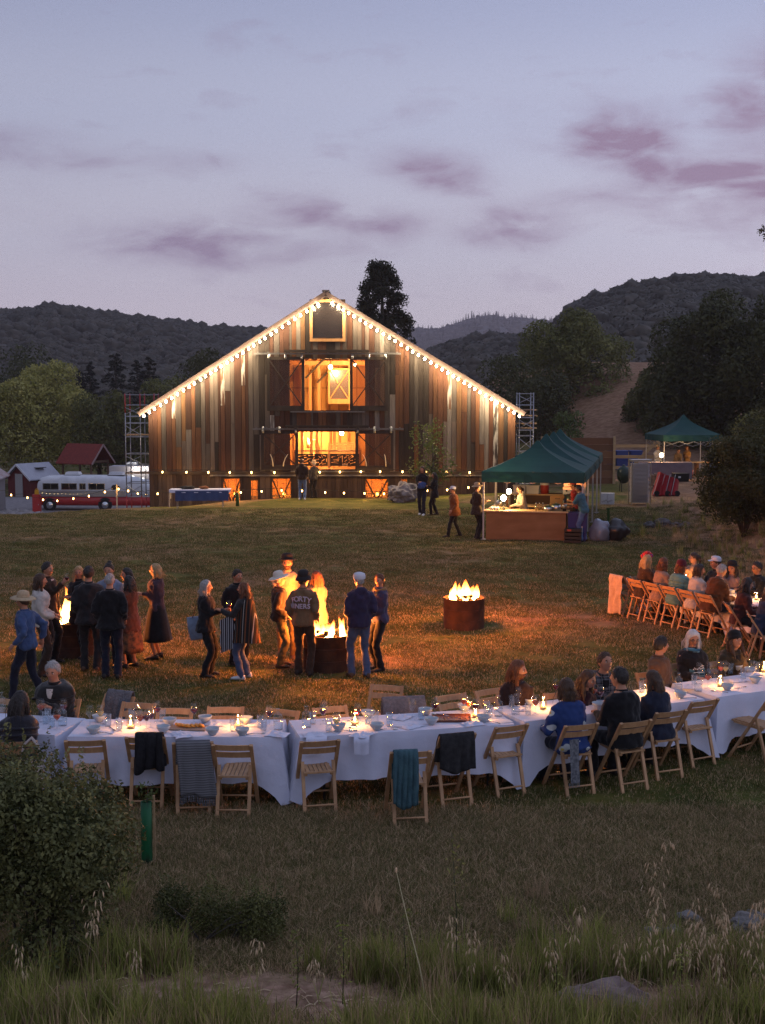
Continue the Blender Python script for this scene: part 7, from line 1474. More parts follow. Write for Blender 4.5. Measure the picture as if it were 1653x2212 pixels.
person('man in a blue t-shirt and black apron leaning on the counter end', at_tent(1.55, -1.5), TR + R(75), 1.78, hair='short', hairc='black', top=TEALB, bottom=BLUEJ, shoes=BOOT, lean=16, sleeves='short', arms=((.1, .44, -.12), (.1, .42, -.24)), tone=1)
person('person in a red top at the back of the front canopy', at_tent(1.2, .55), TR + R(90), 1.72, hair='short', hairc='brown', hat=('cap', mat('red_cap', (.3, .03, .02), .8)), top=cloth('red_top', (.26, .02, .02)), bottom=BLK, shoes=BOOT, lean=10, arms=(HOLD, HOLD), sleeves='short')
person('cook in a white shirt and straw hat under the single canopy', Vector((14.35, 67.6, 0)), R(200), 1.8, hair='short', hairc='brown', hat=('brim', STRAW), top=WHT, bottom=TAN, shoes=BOOT, arms=(HOLD, HOLD))
person('cook in a tan shirt bending over the prep table', Vector((15.4, 67.9, 0)), R(190), 1.7, hair='short', hairc='brown', top=TAN, bottom=BLK, shoes=BOOT, lean=28, arms=((.1, .4, -.3), (.1, .4, -.3)))
person('red-haired cook standing at the back of the single canopy', Vector((16.05, 68.3, 0)), R(160), 1.75, hair='mid', hairc='auburn', female=True, top=cloth('ochre_top', (.3, .15, .05)), bottom=BLK, shoes=BOOT, arms=(HOLD, HOLD))
person('man in a blue shirt and jeans bending over the prep table end', Vector((16.95, 66.3, 0)), R(5), 1.8, hair='short', hairc='black', top=cloth('chambray', (.07, .12, .24)), bottom=BLUEJ, shoes=BOOT, lean=38, arms=((.16, .36, -.34), (.16, .36, -.34)), sleeves='short')

# ---------------------------------------------------------------- things they carry
STEMW = None
def held(pr, side, proto, label, off=(0, 0, 0)):
    Sh, E, Wr, sd = pr['arms'][side]; d = (Wr - E).normalized(); p = Wr + d * .085 + Vector((0, 0, -.1)) + Vector(off); w = world(pr, p); proto.put(w, 0, label, None, 1.05)
held(wm, 1, P_W['red'], 'wine glass raised by the smiling man at the left fire', (0, .02, -.01)); held(tote, 1, P_W['red'], 'wine glass held by the woman with the blue tote bag')
def tote_bag(pr):
    w = world(pr, (-.30, -.16, .55)); t = thing('tote_bag', 'pale blue tote bag on the shoulder of the woman in black', 'bag', w, pr['root'].rotation_euler[2] + R(8)); m_ = cloth('tote_blue_felt', (.2, .26, .36), rough=.8)
    q = MB(); rings = []
    for z, wd, d_ in ((0, .15, .055), (.02, .165, .06), (.2, .2, .06), (.36, .215, .035), (.37, .213, .02)): rings.append([(d_ * math.copysign(abs(math.cos(a)) ** .6, math.cos(a)), wd * math.copysign(abs(math.sin(a)) ** .5, math.sin(a)), z + .02 * math.sin(a)) for a in np.linspace(0, 6.283, 20, endpoint=False)])
    q.loft(rings); q.obj('bag_body', m_, t, True)
    for x in (-.03, .03): q = MB(); q.tube([(x, -.12, .35), (x + .05, -.06, .55), (x + .12, .0, .72), (x + .06, .08, .55), (x, .12, .35)], .011, 6, sy=.5); q.obj('strap', mat('bag_leather', (.12, .06, .03), .6), t, True)
tote_bag(tote)
def poncho(pr):
    m_ = banded('striped_wrap', [(0, (.015, .013, .012)), (.30, (.12, .045, .02)), (.42, (.015, .013, .012)), (.62, (.30, .28, .25)), (.68, (.015, .013, .012)), (.9, (.10, .04, .02))], 7.5, 1)
    s = pr['s']; rings = []; n = 30
    for q in np.linspace(0, 1, 9):
        z = (1.42 - .78 * q) * s; w = (.15 + .17 * q ** .7) * s; d = (.11 + .12 * q ** .7) * s
        rings.append([Vector((math.cos(2 * math.pi * k / n) * w * (1 + .06 * q * math.sin(k * 2.1)), -.03 + math.sin(2 * math.pi * k / n) * d * (1 + .06 * q * math.sin(k * 2.1)), z - .05 * q * math.cos(2 * math.pi * k / n))) for k in range(4, n - 3)])
    q = MB(); q.loft(rings, cap=False, closed=False); q.obj('striped_wrap', m_, pr['root'], True)
    f = MB(); P = [[Vector((-.16 - .03 * i / 6, .14 + .05 * i + .015 * math.sin(j), 1.16 - .045 * j - .02 * i)) * s for i in range(6)] for j in range(14)]; f.sheet(P); f.obj('wrap_end', banded('striped_wrap_end', [(0, (.02, .02, .025)), (.4, (.35, .36, .4)), (.6, (.02, .02, .025)), (.85, (.35, .36, .4))], 16, 1), pr['root'], True)
poncho(ponch)
# lettering across the jacket back, letter by letter round the curve of the back
def back_text(pr, txt, z0, size, m_, arch=.0, a0=0.0, step=.062):
    n = len(txt)
    for i, chr_ in enumerate(txt):
        if chr_ == ' ': continue
        q = (i - (n - 1) / 2); cu = bpy.data.curves.new('letter', 'FONT'); cu.body = chr_; cu.size = size; cu.extrude = .003; cu.offset = .003; cu.align_x = 'CENTER'
        tmp = bpy.data.objects.new('tmp', cu); me = bpy.data.meshes.new_from_object(tmp); bpy.data.objects.remove(tmp); me.materials.clear(); me.materials.append(m_)
        o = link('letter', me, pr['top'] if False else pr['root']); s = pr['s']; ang = (q * step) / .2 + a0; w, d = .222 * s, .160 * s
        p = Vector((math.sin(ang) * w, -math.cos(ang) * d - .004, 0)); o.location = pr['at'](0) * 0 + Vector((p.x, p.y, pr['at'](z0).z - arch * q * q)); o.rotation_euler = (R(90), -arch * q * 9 * 0, math.atan2(math.sin(ang) * d, math.cos(ang) * w) * 1.15); o.rotation_euler.rotate_axis('Z', -q * arch * 14 if arch else 0)
LET = mat('letter_mauve', (.42, .34, .4), .8)
back_text(niner, 'FORTY', .335, .115, LET, .007); back_text(niner, 'NINERS', .215, .105, LET, 0, -.12, .06)
# ---------------------------------------------------------------- seated guests
def sit(key, label, **kw):
    if isinstance(key, str): ch = CHAIRS[key]; loc, rz = Vector(ch.location), ch.rotation_euler[2]
    else: loc, rz = key
    return person(label, loc, rz, kw.pop('height', 1.72), sit=True, **kw)
def far_chair(key, u, v, ztop, yaw, lab):         # a chair placed under a guest whose head top is seen at pixel u, v
    p = gp(u, v, ztop); return chair_at(key, Vector((p.x, p.y, 0)), yaw, lab)
TBL = (.10, .36, -.17); LAP = (.05, .28, -.38); FACE = (-.02, .24, .02)
sit('bag', 'dark-haired woman in a black puffer jacket seen from behind', hair='long', hairc='black', female=True, top=cloth('black_puffer', (.018, .018, .026), rough=.4), bottom=BLK, shoes=BOOT, puffer=True, arms=(TBL, (.0, .30, -.02)), lean=12, head=(-30, 0))
far_chair('puff', 118, 1432, 1.3, R(172), 'folding chair of the grey-haired man in the black puffer jacket')
sit('puff', 'grey-haired man in a black puffer jacket gesturing at the table', hair='short', hairc='grey', top=cloth('black_down', (.012, .012, .013), rough=.45), bottom=BLK, shoes=BOOT, puffer=True, open_front=WHT, arms=((.05, .30, -.1), (.02, .30, -.08)), lean=10, girth=1.08, height=1.8)
far_chair('beard', 1117, 1424, 1.30, R(182), 'folding chair of the bearded man')
sit('beard', 'bearded auburn-haired man in a dark shirt looking along the table', hair='mid', hairc='auburn', top=cloth('plum_black', (.02, .012, .014)), bottom=BLK, shoes=BOOT, beard='auburn', arms=(LAP, LAP), head=(62, 0), lean=4)
far_chair('lean', 1228, 1434, 1.22, R(196), 'folding chair of the woman leaning towards the phone')
sit('lean', 'woman with swept-back hair leaning towards the phone', hair='long', hairc='brown', female=True, top=cloth('burgundy_knit', (.035, .012, .016)), bottom=BLK, shoes=BOOT, arms=(TBL, TBL), lean=30, roll=-16, head=(40, -4))
far_chair('plaid', 1298, 1400, 1.36, R(190), 'folding chair of the man in the plaid shawl')
PLAID = banded('plaid_shawl', [(0, (.12, .115, .12)), (.2, (.02, .02, .022)), (.45, (.2, .19, .19)), (.52, (.02, .02, .022)), (.75, (.09, .085, .09))], 11, 0, second=(2, 11))
plaid = sit('plaid', 'man in a plaid shawl pointing at a glowing phone', hair='short', hairc='brown', top=PLAID, bottom=BLK, shoes=BOOT, open_front=BLK, arms=((.02, .38, -.22), (.08, .36, -.28)), lean=18, head=(15, -24), girth=1.1, height=1.82)
def phone(pr):
    Sh, E, Wr, sd = pr['arms'][1]; w = world(pr, Wr + (Wr - E).normalized() * .1 + Vector((0, .02, .02))); t = thing('smartphone', 'smartphone with a lit landscape picture held over the table', 'phone', w, pr['root'].rotation_euler[2] + math.pi); t.rotation_euler = (R(-48), R(8), t.rotation_euler[2])
    q = MB(); q.box((0, 0, 0), (.155, .075, .009)); q.obj('phone_body', BLACKM, t); q = MB(); q.box((0, 0, .0055), (.142, .067, .001)); s_ = q.obj('screen', None or phone_screen(), t)
def phone_screen():
    m = bpy.data.materials.new('phone_picture'); m.use_nodes = True; t_ = m.node_tree; t_.nodes.remove(t_.nodes['Principled BSDF']); e = nn(t_, 'ShaderNodeEmission'); co = nn(t_, 'ShaderNodeTexCoord'); sp = nn(t_, 'ShaderNodeSeparateXYZ'); t_.links.new(co.outputs['Generated'], sp.inputs[0]); z = nn(t_, 'ShaderNodeTexNoise'); z.inputs['Scale'].default_value = 5; t_.links.new(co.outputs['Generated'], z.inputs['Vector'])
    k = mth(t_, 'GREATER_THAN', mth(t_, 'ADD', sp.outputs[1], mth(t_, 'MULTIPLY', z.outputs[0], .5)), .75); t_.links.new(mixc(t_, k, (.10, .14, .08), (.75, .85, .9)), e.inputs[0]); e.inputs[1].default_value = 1.1; t_.links.new(e.outputs[0], t_.nodes['Material Output'].inputs[0]); return m
phone(plaid)
FISH = bpy.data.materials.new('cloth_blue_leaf_print'); FISH.use_nodes = True; t_ = FISH.node_tree; b_ = t_.nodes['Principled BSDF']; b_.inputs['Roughness'].default_value = .9; co = nn(t_, 'ShaderNodeTexCoord'); mp = nn(t_, 'ShaderNodeMapping'); mp.inputs['Scale'].default_value = (6, 6, 9); mp.inputs['Rotation'].default_value = (.3, .5, 0); t_.links.new(co.outputs['Object'], mp.inputs[0]); vo = nn(t_, 'ShaderNodeTexVoronoi'); vo.inputs['Scale'].default_value = 1.0; t_.links.new(mp.outputs[0], vo.inputs['Vector'])
k = mth(t_, 'LESS_THAN', vo.outputs['Distance'], .36); sc_ = nn(t_, 'ShaderNodeSeparateColor'); t_.links.new(vo.outputs['Color'], sc_.inputs[0]); k = mth(t_, 'MULTIPLY', k, mth(t_, 'GREATER_THAN', sc_.outputs[0], .45)); k2 = mth(t_, 'MULTIPLY', k, mth(t_, 'LESS_THAN', vo.outputs['Distance'], .16))
t_.links.new(mixc(t_, k2, mixc(t_, k, (.008, .03, .13), (.42, .45, .45)), (.5, .38, .08)), b_.inputs['Base Color'])
sit('blue', 'guest in a blue jumper with pale leaf print seen from behind', hair='bob', hairc='brown', top=FISH, bottom=DNAVY, shoes=BOOT, arms=((.2, .3, -.2), TBL), lean=14, girth=1.1, hem=.06, height=1.7)
sit('black', 'dark-haired man in a black jumper seen from behind', hair='short', hairc='black', top=BLK, bottom=BLK, shoes=BOOT, arms=(TBL, TBL), lean=10, girth=1.15, head=(25, -5), height=1.84)
sit('lady', 'woman with long brown hair in a navy jacket seen from behind', hair='long', hairc='brown', female=True, top=cloth('navy_denim', (.02, .025, .045)), bottom=BLK, shoes=BOOT, arms=(TBL, TBL), lean=16, head=(35, 0), height=1.66)
far_chair('browncoat', 1428, 1373, 1.34, R(200), 'folding chair of the man in the brown jumper'); far_chair('whitehair', 1500, 1356, 1.34, R(198), 'folding chair of the white-haired woman'); far_chair('furcoat', 1580, 1352, 1.34, R(204), 'folding chair of the woman in the dark olive coat')
sit('browncoat', 'dark-haired man in a brown jumper turned away along the table', hair='short', hairc='black', top=BRN, bottom=BLK, shoes=BOOT, arms=(LAP, LAP), twist=35, head=(55, 0), lean=4, height=1.78)
whw = sit('whitehair', 'white-haired woman in glasses, black cardigan and blue plaid scarf', hair='mid', hairc='white', female=True, glasses=True, top=BLK, bottom=BLK, shoes=BOOT, scarf=banded('blue_check', [(0, (.05, .14, .2)), (.5, (.16, .3, .36)), (.7, (.02, .05, .08))], 22, 2), arms=((.14, .32, -.3), (.1, .34, -.24)), girth=1.25, head=(-10, 8), height=1.76, lean=2)
q = MB(); rgx = random.Random(9)
for k in range(26): x = rgx.uniform(-.075, .075); z = .30 + rgx.uniform(-.03, .03); q.box(whw['at'](z, .118 * 1.25 + .036, x), (rgx.uniform(.008, .016), .004, rgx.uniform(.006, .014)), (0, rgx.uniform(-1, 1), 0))
q.box(whw['at'](.235, .118 * 1.25 + .04, 0), (.15, .004, .008)); o = q.obj('shirt_print', mat('print_white', (.6, .6, .62), .8), whw['root']); o['kind'] = 'stuff'
sit('furcoat', 'woman with a dark headband in an olive coat bending to her bowl', hair='long', hairc='brown', female=True, hat=('beanie', BLK), top=OLIVEC, bottom=BLK, shoes=BOOT, open_front=BLK, arms=((.1, .34, -.18), (.2, .38, -.2)), lean=14, head=(0, -22), girth=1.1, hem=.1)
put_item('bowl', '', z5(1490, 640), 'white', 'lifted by the woman in the olive coat')
# ---------------------------------------------------------------- long table across the lawn
dF = Vector((.45, -.893, 0)); nF = Vector((.893, .45, 0)); F0 = gp(1367, 1341)
rzF = math.atan2(nF.y, nF.x) - math.pi / 2
p0 = F0 + nF * .62 - dF * .35
TABLES['far1'] = table('long table end nearest the orange-lit blanket', p0, p0 + dF * 2.44, W=-.76 + 1.52, clabel='white cloth on the table by the orange-lit blanket', seed=8)
TABLES['far2'] = table('long table bending round towards the bank', Vector((6.52, 23.45, 0)), Vector((6.86, 21.05, 0)), clabel='white cloth on the table bending round towards the bank', seed=9)
def frow(k): return F0 + dF * (.51 * k) + nF * .27
for k, key, lab in ((-1, 'g1', 'folding chair under the long orange-lit blanket'), (0, 'g2', 'folding chair of the woman with wavy golden hair'), (1, 'g3', 'folding chair of the guest in the beige coat'), (2, 'g4', 'folding chair of the guest in the turquoise puffer jacket'), (3, 'g5', 'folding chair of the guest in the cream jumper'), (4, 'g6', 'folding chair of the bald man in the brown jacket')):
    chair_at(key, frow(k), rzF, lab)
chair_at('g7', Vector((6.30, 22.5, 0)), R(-92), 'folding chair of the woman with very long dark hair across the lawn'); chair_at('g8', Vector((6.42, 21.55, 0)), R(-100), 'folding chair next to the dark-haired woman across the lawn, with a paler neighbour')
sit('g2', 'woman with long wavy golden hair seen from behind', hair='long', hairc='blonde', female=True, top=cloth('brown_jumper', (.06, .035, .02)), bottom=BLK, shoes=BOOT, arms=(TBL, TBL), lean=10)
sit('g3', 'guest in a beige coat beside the golden-haired woman', hair='mid', hairc='auburn', female=True, top=BEIGE, bottom=BLK, shoes=BOOT, arms=(TBL, TBL), lean=10)
sit('g4', 'guest in a turquoise puffer jacket and plum beanie seen from behind', hair='bob', hairc='auburn', hat=('beanie', PLUM), top=TURQ, bottom=TROU, shoes=SNEAK, puffer=True, arms=(TBL, TBL), lean=12, head=(-30, 0))
sit('g5', 'guest in a cream jumper with dark bobbed hair seen from behind', hair='bob', hairc='black', female=True, top=WHT, bottom=BRN, shoes=BOOT, arms=(TBL, TBL), lean=12, head=(-40, 0))
sit('g6', 'bald man in a brown jacket hunched over the long table', hair='buzz', hairc='grey', top=cloth('bronze_jacket', (.085, .035, .014)), bottom=BLK, shoes=BRSH, arms=(TBL, TBL), lean=20, girth=1.2, height=1.84)
sit('g7', 'woman with very long dark hair seen from behind across the lawn', hair='long', hairc='black', female=True, top=cloth('maroon_top', (.06, .02, .018)), bottom=BLK, shoes=BOOT, arms=(TBL, TBL), lean=14)
sit('g8', 'woman with long brown hair in a dark blue dress across the lawn', hair='long', hairc='brown', female=True, top=cloth('dusk_blue', (.03, .04, .08)), bottom=DNAVY, shoes=BOOT, arms=(TBL, TBL), lean=14, height=1.76)
yb = rzF + math.pi
def opp(key, u, v, z, lab, yaw=yb): p = gp(u, v, z); chair_at(key, Vector((p.x, p.y, 0)), yaw, lab)
opp('h1', 1496, 1190, 1.33, 'folding chair of the woman in glasses resting her chin'); opp('h2', 1543, 1203, 1.33, 'folding chair of the man in the pale cap'); opp('h3', 1577, 1211, 1.33, 'folding chair of the woman in the black hat'); opp('h4', 1632, 1214, 1.33, 'folding chair of the dark-haired man in glasses')
sit('h1', 'woman in glasses and beige jacket resting her chin on her hand', hair='pony', hairc='brown', female=True, glasses=True, top=BEIGE, bottom=BLK, shoes=BOOT, arms=(FACE, TBL), head=(-25, 0))
sit('h2', 'man in a pale blue cap and grey jacket at the long table', hair='short', hairc='brown', hat=('cap', CAPW), top=CHAR, bottom=BLK, shoes=BOOT, arms=(TBL, TBL), head=(-20, 0), height=1.76)
sit('h3', 'woman in a black hat and pinkish coat at the long table', hair='long', hairc='black', female=True, hat=('fedora', FELTB), top=cloth('dusty_pink', (.22, .13, .12)), bottom=BLK, shoes=BOOT, arms=(FACE, TBL), head=(30, 0))
sit('h4', 'dark-haired man in glasses and black shirt at the long table', hair='short', hairc='black', glasses=True, top=BLK, bottom=BLK, shoes=BOOT, arms=(TBL, TBL), tone=1, height=1.78)
p = gp(1404, 1192, 1.34); chair_at('crown', Vector((p.x, p.y, 0)), math.atan2(dF.y, dF.x) - math.pi / 2 + .3, 'folding chair at the head of the long table')
sit('crown', 'woman wearing a big red and pink flower crown', hair='long', hairc='black', female=True, hat=('flowers', FLOW), top=BLK, bottom=BLK, shoes=BOOT, arms=(TBL, TBL), height=1.68)
CREAMB = cloth('cream_throw', (.5, .36, .27), bump=.6, bscale=50)
drape('throw_blanket', 'long cream blanket trailing from a chair and glowing orange', 'blanket', 'g1', CREAMB, .42, .2, .8, -.0, .03, 12, fold=1.2)
t = thing('bolster_bag', 'pale bolster bag lying on the blanket chair', 'bag', frow(-1) + Vector((0, .02, .50)), rzF); m = MB(); m.tube([(-.2, .05, .12), (-.19, .05, .12), (.19, .05, .12), (.2, .05, .12)], [.06, .115, .115, .06], 14); m.obj('bag_body', mat('bag_beige', (.36, .29, .25), .9), t, True); m = MB(); m.tube([(-.1, .05, .23), (0, .05, .3), (.1, .05, .23)], .012, 6); m.obj('handle', MATS['bag_beige'], t, True)
for kind, sub, x, y in [('carafe', '', 1240, 552), ('candle', '', 1252, 560), ('candle', '', 1470, 612), ('wine', 'red', 838, 462), ('wine', 'empty', 1545, 590), ('wine', 'amber', 1440, 570), ('tumbler', 'water', 1300, 570), ('tumbler', 'water', 800, 448), ('candle', '', 900, 470), ('napkin', '', 1240, 610), ('bowl', '', 1330, 590), ('tumbler', 'empty', 1500, 600), ('wine', 'white', 1380, 560), ('candle', '', 1570, 650), ('carafe', '', 1215, 535)]:
    put_item(kind, sub, z8(x, y), 'far')
p = gp(*z5(1600, 470)); chair_at('right_edge', Vector((p.x + .25, p.y, 0)), R(150), 'folding chair with a red cloth at the edge of the lawn'); drape('red_shawl', 'red cloth hung over the chair at the edge of the lawn', 'shawl', 'right_edge', mat('red_cloth', (.3, .02, .02), .9), .3, .25, .3, 0, .02, 14)
# ================================================================ fires
DRUM = mat('rusted_drum', (.045, .022, .016), .75, (.09, .04, .022), 5, 6, bump=.4, bscale=14, metal=.3); ASH = mat('ash_and_coals', (.05, .045, .045), .95, (.1, .09, .085), 20, bump=.6)
def flame_material(name, hot):
    m = bpy.data.materials.new(name); m.use_nodes = True; t_ = m.node_tree; t_.nodes.remove(t_.nodes['Principled BSDF']); e = nn(t_, 'ShaderNodeEmission'); co = nn(t_, 'ShaderNodeTexCoord'); sp = nn(t_, 'ShaderNodeSeparateXYZ'); t_.links.new(co.outputs['Generated'], sp.inputs[0])
    rp = nn(t_, 'ShaderNodeValToRGB'); cr_ = rp.color_ramp; cr_.elements[0].color = (1, .62, .22, 1); cr_.elements[1].color = (1, .16, .015, 1); e2 = cr_.elements.new(.5); e2.color = (1, .42, .08, 1); t_.links.new(sp.outputs[2], rp.inputs[0]); t_.links.new(rp.outputs[0], e.inputs[0])
    st = nn(t_, 'ShaderNodeMapRange'); st.inputs[3].default_value = hot; st.inputs[4].default_value = hot * .22; t_.links.new(sp.outputs[2], st.inputs[0]); t_.links.new(st.outputs[0], e.inputs[1])
    tr = nn(t_, 'ShaderNodeBsdfTransparent'); ms = nn(t_, 'ShaderNodeMixShader'); k = mth(t_, 'MULTIPLY_ADD', sp.outputs[2], .5, .4); t_.links.new(k, ms.inputs[0]); t_.links.new(e.outputs[0], ms.inputs[1]); t_.links.new(tr.outputs[0], ms.inputs[2]); t_.links.new(ms.outputs[0], t_.nodes['Material Output'].inputs[0]); return m
FLM = flame_material('fire_flame', 34)
def fire(label, u, vb, tongues, power, seed, r=.395, h=.58):
    pg = gp(u, vb); p = Vector((pg.x, pg.y + r * .95, 0)); p.z = ground_z(p.x, p.y); t = thing('fire_drum', label, 'fire pit', p); rg = random.Random(seed)
    m = MB(); m.lathe([(r, 0), (r, h), (r + .008, h + .008), (r - .012, h + .008), (r - .016, h - .03), (r - .02, h * .55)], 40); m.obj('drum_wall', DRUM, t, True)
    for z in (.18, .38): m = MB(); m.tube([((r + .002) * math.cos(a), (r + .002) * math.sin(a), z) for a in np.linspace(0, 6.283, 41)], .008, 6); m.obj('rib', DRUM, t, True)
    m = MB(); m.lathe([(r - .018, h - .10), (r * .5, h - .06), (.001, h - .05)], 24); m.obj('ash_bed', ASH, t, True)
    for k in range(6): a = k * 1.05 + rg.uniform(-.2, .2); m = MB(); m.tube([(math.cos(a) * .3, math.sin(a) * .3, h - .04), (math.cos(a + 2.6) * .2, math.sin(a + 2.6) * .2, h + .05)], [.04, .03], 8); m.obj('log', mat('charred_log', (.02, .014, .011), .9), t, True)
    fl = bpy.data.objects.new('flames', None); COL.objects.link(fl); fl.parent = t
    for (x, y, H, w) in tongues:
        rings = []; ph = rg.uniform(0, 6); n = 10; bend = rg.uniform(-.12, .16)
        for q in np.linspace(0, 1, 12):
            rad = w * (math.sin(min(1, q * 1.7 + .12) * math.pi * .5) * (1 - q) ** .8) + .002; cx_ = x + bend * q * q * H * 1.2 + .03 * H * math.sin(q * 7 + ph); cy_ = y + .03 * math.sin(q * 5 + ph * 2) * q
            rings.append([(cx_ + rad * math.cos(a) * (1 + .2 * math.sin(a * 3 + ph)), cy_ + rad * math.sin(a), h - .06 + q * H) for a in np.linspace(0, 6.283, n, endpoint=False)])
        m = MB(); m.loft(rings); m.obj('flame', FLM, fl, True)
    lamp('fire_glow', (0, 0, h + .32), power, (1, .24, .035), .22, t)
    return t
rgf = random.Random(2)
def tongues(n, hmin, hmax, sx=.22, x0=0): return [(x0 + rgf.uniform(-sx, sx), rgf.uniform(-.15, .15), rgf.uniform(hmin, hmax) * (1.25 if k_ % 3 else .8), rgf.uniform(.03, .085)) for k_ in range(n * 2)]
fire('fire drum on the left, ringed by the largest group', 152, 1424, tongues(9, .2, .5, .16, -.1) + [(-.1, 0, .66, .12), (-.02, .03, .56, .11), (-.14, -.1, .5, .1), (.02, -.1, .42, .1)], 760, 5)
fire('fire drum in the middle, blazing beside the FORTY NINERS jacket', 706, 1455, tongues(14, .12, .26, .28) + [(.24, 0, .34, .06), (-.2, .0, .26, .1), (.05, -.05, .24, .12)], 760, 6)
fire('fire drum burning alone on the open lawn', 1005, 1361, tongues(14, .14, .32, .27) + [(.02, 0, .42, .14), (-.1, .02, .32, .12), (.14, 0, .3, .12)], 720, 7)
# ================================================================ grass and foreground
GR = {'lawn': ((.05, .062, .013), (.12, .115, .032)), 'rough': ((.09, .10, .026), (.22, .185, .07)), 'dry': ((.40, .27, .15), (.58, .42, .25)), 'green': ((.17, .2, .04), (.36, .34, .1))}
def grassm(k): c = GR[k]; return mat('grass_' + k, c[0], .7, c[1], 2.5, 2, trans=.3, rand=.5, spec=.2)
def patch(name, n, size, hmin, hmax, w, k, lean=.5, dryfrac=0.0, seed=1):
    rg = np.random.default_rng(seed); x, y = rg.uniform(-size / 2, size / 2, n), rg.uniform(-size / 2, size / 2, n); h = rg.uniform(hmin, hmax, n); a = rg.uniform(0, 6.28, n); l = rg.normal(0, lean, n) * h; b = rg.uniform(0, 6.28, n)
    base = np.stack([x, y, np.zeros(n) - .01], -1); sd = np.stack([np.cos(a), np.sin(a), np.zeros(n)], -1) * w; dr = np.stack([np.cos(b), np.sin(b), np.zeros(n)], -1)
    m1 = base + dr * (l * .35)[:, None] + np.array([0, 0, 1.]) * (h * .6)[:, None]; tp = base + dr * l[:, None] + np.array([0, 0, 1.]) * h[:, None]
    V = np.stack([base - sd, base + sd, m1 + sd * .7, m1 - sd * .7, tp + sd * .12, tp - sd * .12], 1).reshape(-1, 3); i = np.arange(n)[:, None] * 6
    Q = np.concatenate([i + np.array([0, 1, 2, 3]), i + np.array([3, 2, 4, 5])]); me = npmesh(name, V, Q, [grassm(k), grassm('dry')])
    if dryfrac: mi = (rg.uniform(0, 1, n) < dryfrac).astype(np.int32); me.polygons.foreach_set('material_index', np.concatenate([mi, mi]))
    return me
LAWN = [patch('lawn_tuft', 200, .5, .02, .055, .0034, 'lawn', .7, .08 + .2 * (i % 3), 50 + i) for i in range(5)]
ROUGH = [patch('rough_tuft', 190, .5, .03, .085, .0032, 'rough', .8, .4, 60 + i) for i in range(5)]
def in_view(n, y0, y1, pw=1.0, mx=1.06):
    y = (y0 ** pw + RNG.uniform(0, 1, n) * (y1 ** pw - y0 ** pw)) ** (1 / pw); x = RNG.uniform(-1, 1, n) * (.296 * y * mx + .6); return x, y
def spread(name, n, y0, y1, protos, s0, s1, pw=2.0, keep=None):
    x, y = in_view(n, y0, y1, pw)
    if keep is not None: k = keep(x, y); x, y = x[k], y[k]
    P = np.stack([x, y, ground_np(x, y)], -1); o = gn_scatter(name, P, RNG.uniform(s0, s1, len(x)), RNG.uniform(0, 6.28, len(x)), protos); tag(o, kind='stuff'); return o
def bare(x, y): return (((x + 1.3) / 1.35) ** 2 + ((y - 9.1) / .5) ** 2 < 1) | (((x - 2.1) / .8) ** 2 + ((y - 9.0) / .3) ** 2 < 1) | (((x + .1) / .5) ** 2 + ((y - 8.75) / .25) ** 2 < 1) | (((x - 1.52) / .34) ** 2 + ((y - 8.85) / .45) ** 2 < 1)
spread('lawn_grass', 9000, 13, 50, LAWN, .8, 1.25, 1.8)
spread('rough_grass', 3600, 8.0, 13.6, ROUGH, .8, 1.2, 2.0, lambda x, y: ~bare(x, y) & ((y > 9.7) | (RNG.uniform(0, 1, len(x)) < .25)))
def clump(name, n, spread_, hmin, hmax, w, k, dry, seed): return patch(name, n, spread_, hmin, hmax, w, k, .32, dry, seed)
TALL = [clump('tall_tuft', 60, .16, .12, .36, .0042, 'green', .22, 70 + i) for i in range(4)] + [clump('dry_tuft', 46, .18, .1, .3, .003, 'dry', .6, 80 + i) for i in range(2)]
def fore(x, y):
    nz_ = np.array([noise.noise(Vector((a * .9, b * 1.3, 4))) for a, b in zip(x, y)]); return RNG.uniform(0, 1, len(x)) + .93 * bare(x, y) < np.clip((9.95 - y) / .8, .02, 1) * np.clip(.42 + nz_ * 1.9, .03, 1)
spread('tall_grass', 5200, 7.9, 11.2, TALL, .6, 1.3, 1.0, fore)
BANKT = [clump('bank_tuft', 60, .3, .06, .2, .004, 'dry', .7, 90 + i) for i in range(2)] + TALL[:1]
spread('bank_grass', 2600, 24, 52, BANKT, .7, 1.2, 1.0, lambda x, y: (x > 7.6 + (y - 25) * .1) | ((x > 8) & (RNG.uniform(0, 1, len(x)) < .25)))
# dead stems and litter on the bare soil in front
LITM = mat('straw_litter', (.45, .32, .2), .9, (.6, .46, .3), 6, rand=.4)
rgs = random.Random(12); m = MB()
for k in range(1000):
    y = rgs.uniform(7.7, 12.5); x = rgs.uniform(-1, 1) * (.3 * y + .4); 
    if y > 9.4 and x < 1.2 and rgs.random() < .75: continue
    a = rgs.uniform(0, 6.28); ln = rgs.uniform(.04, .2); z = ground_z(x, y); m.tube([(x, y, z + .006), (x + math.cos(a) * ln * .5, y + math.sin(a) * ln * .5, z + .02), (x + math.cos(a) * ln, y + math.sin(a) * ln, z + .008)], rgs.uniform(.002, .006), 4, cap=False)
tag(m.obj('straw_litter', LITM), kind='stuff')
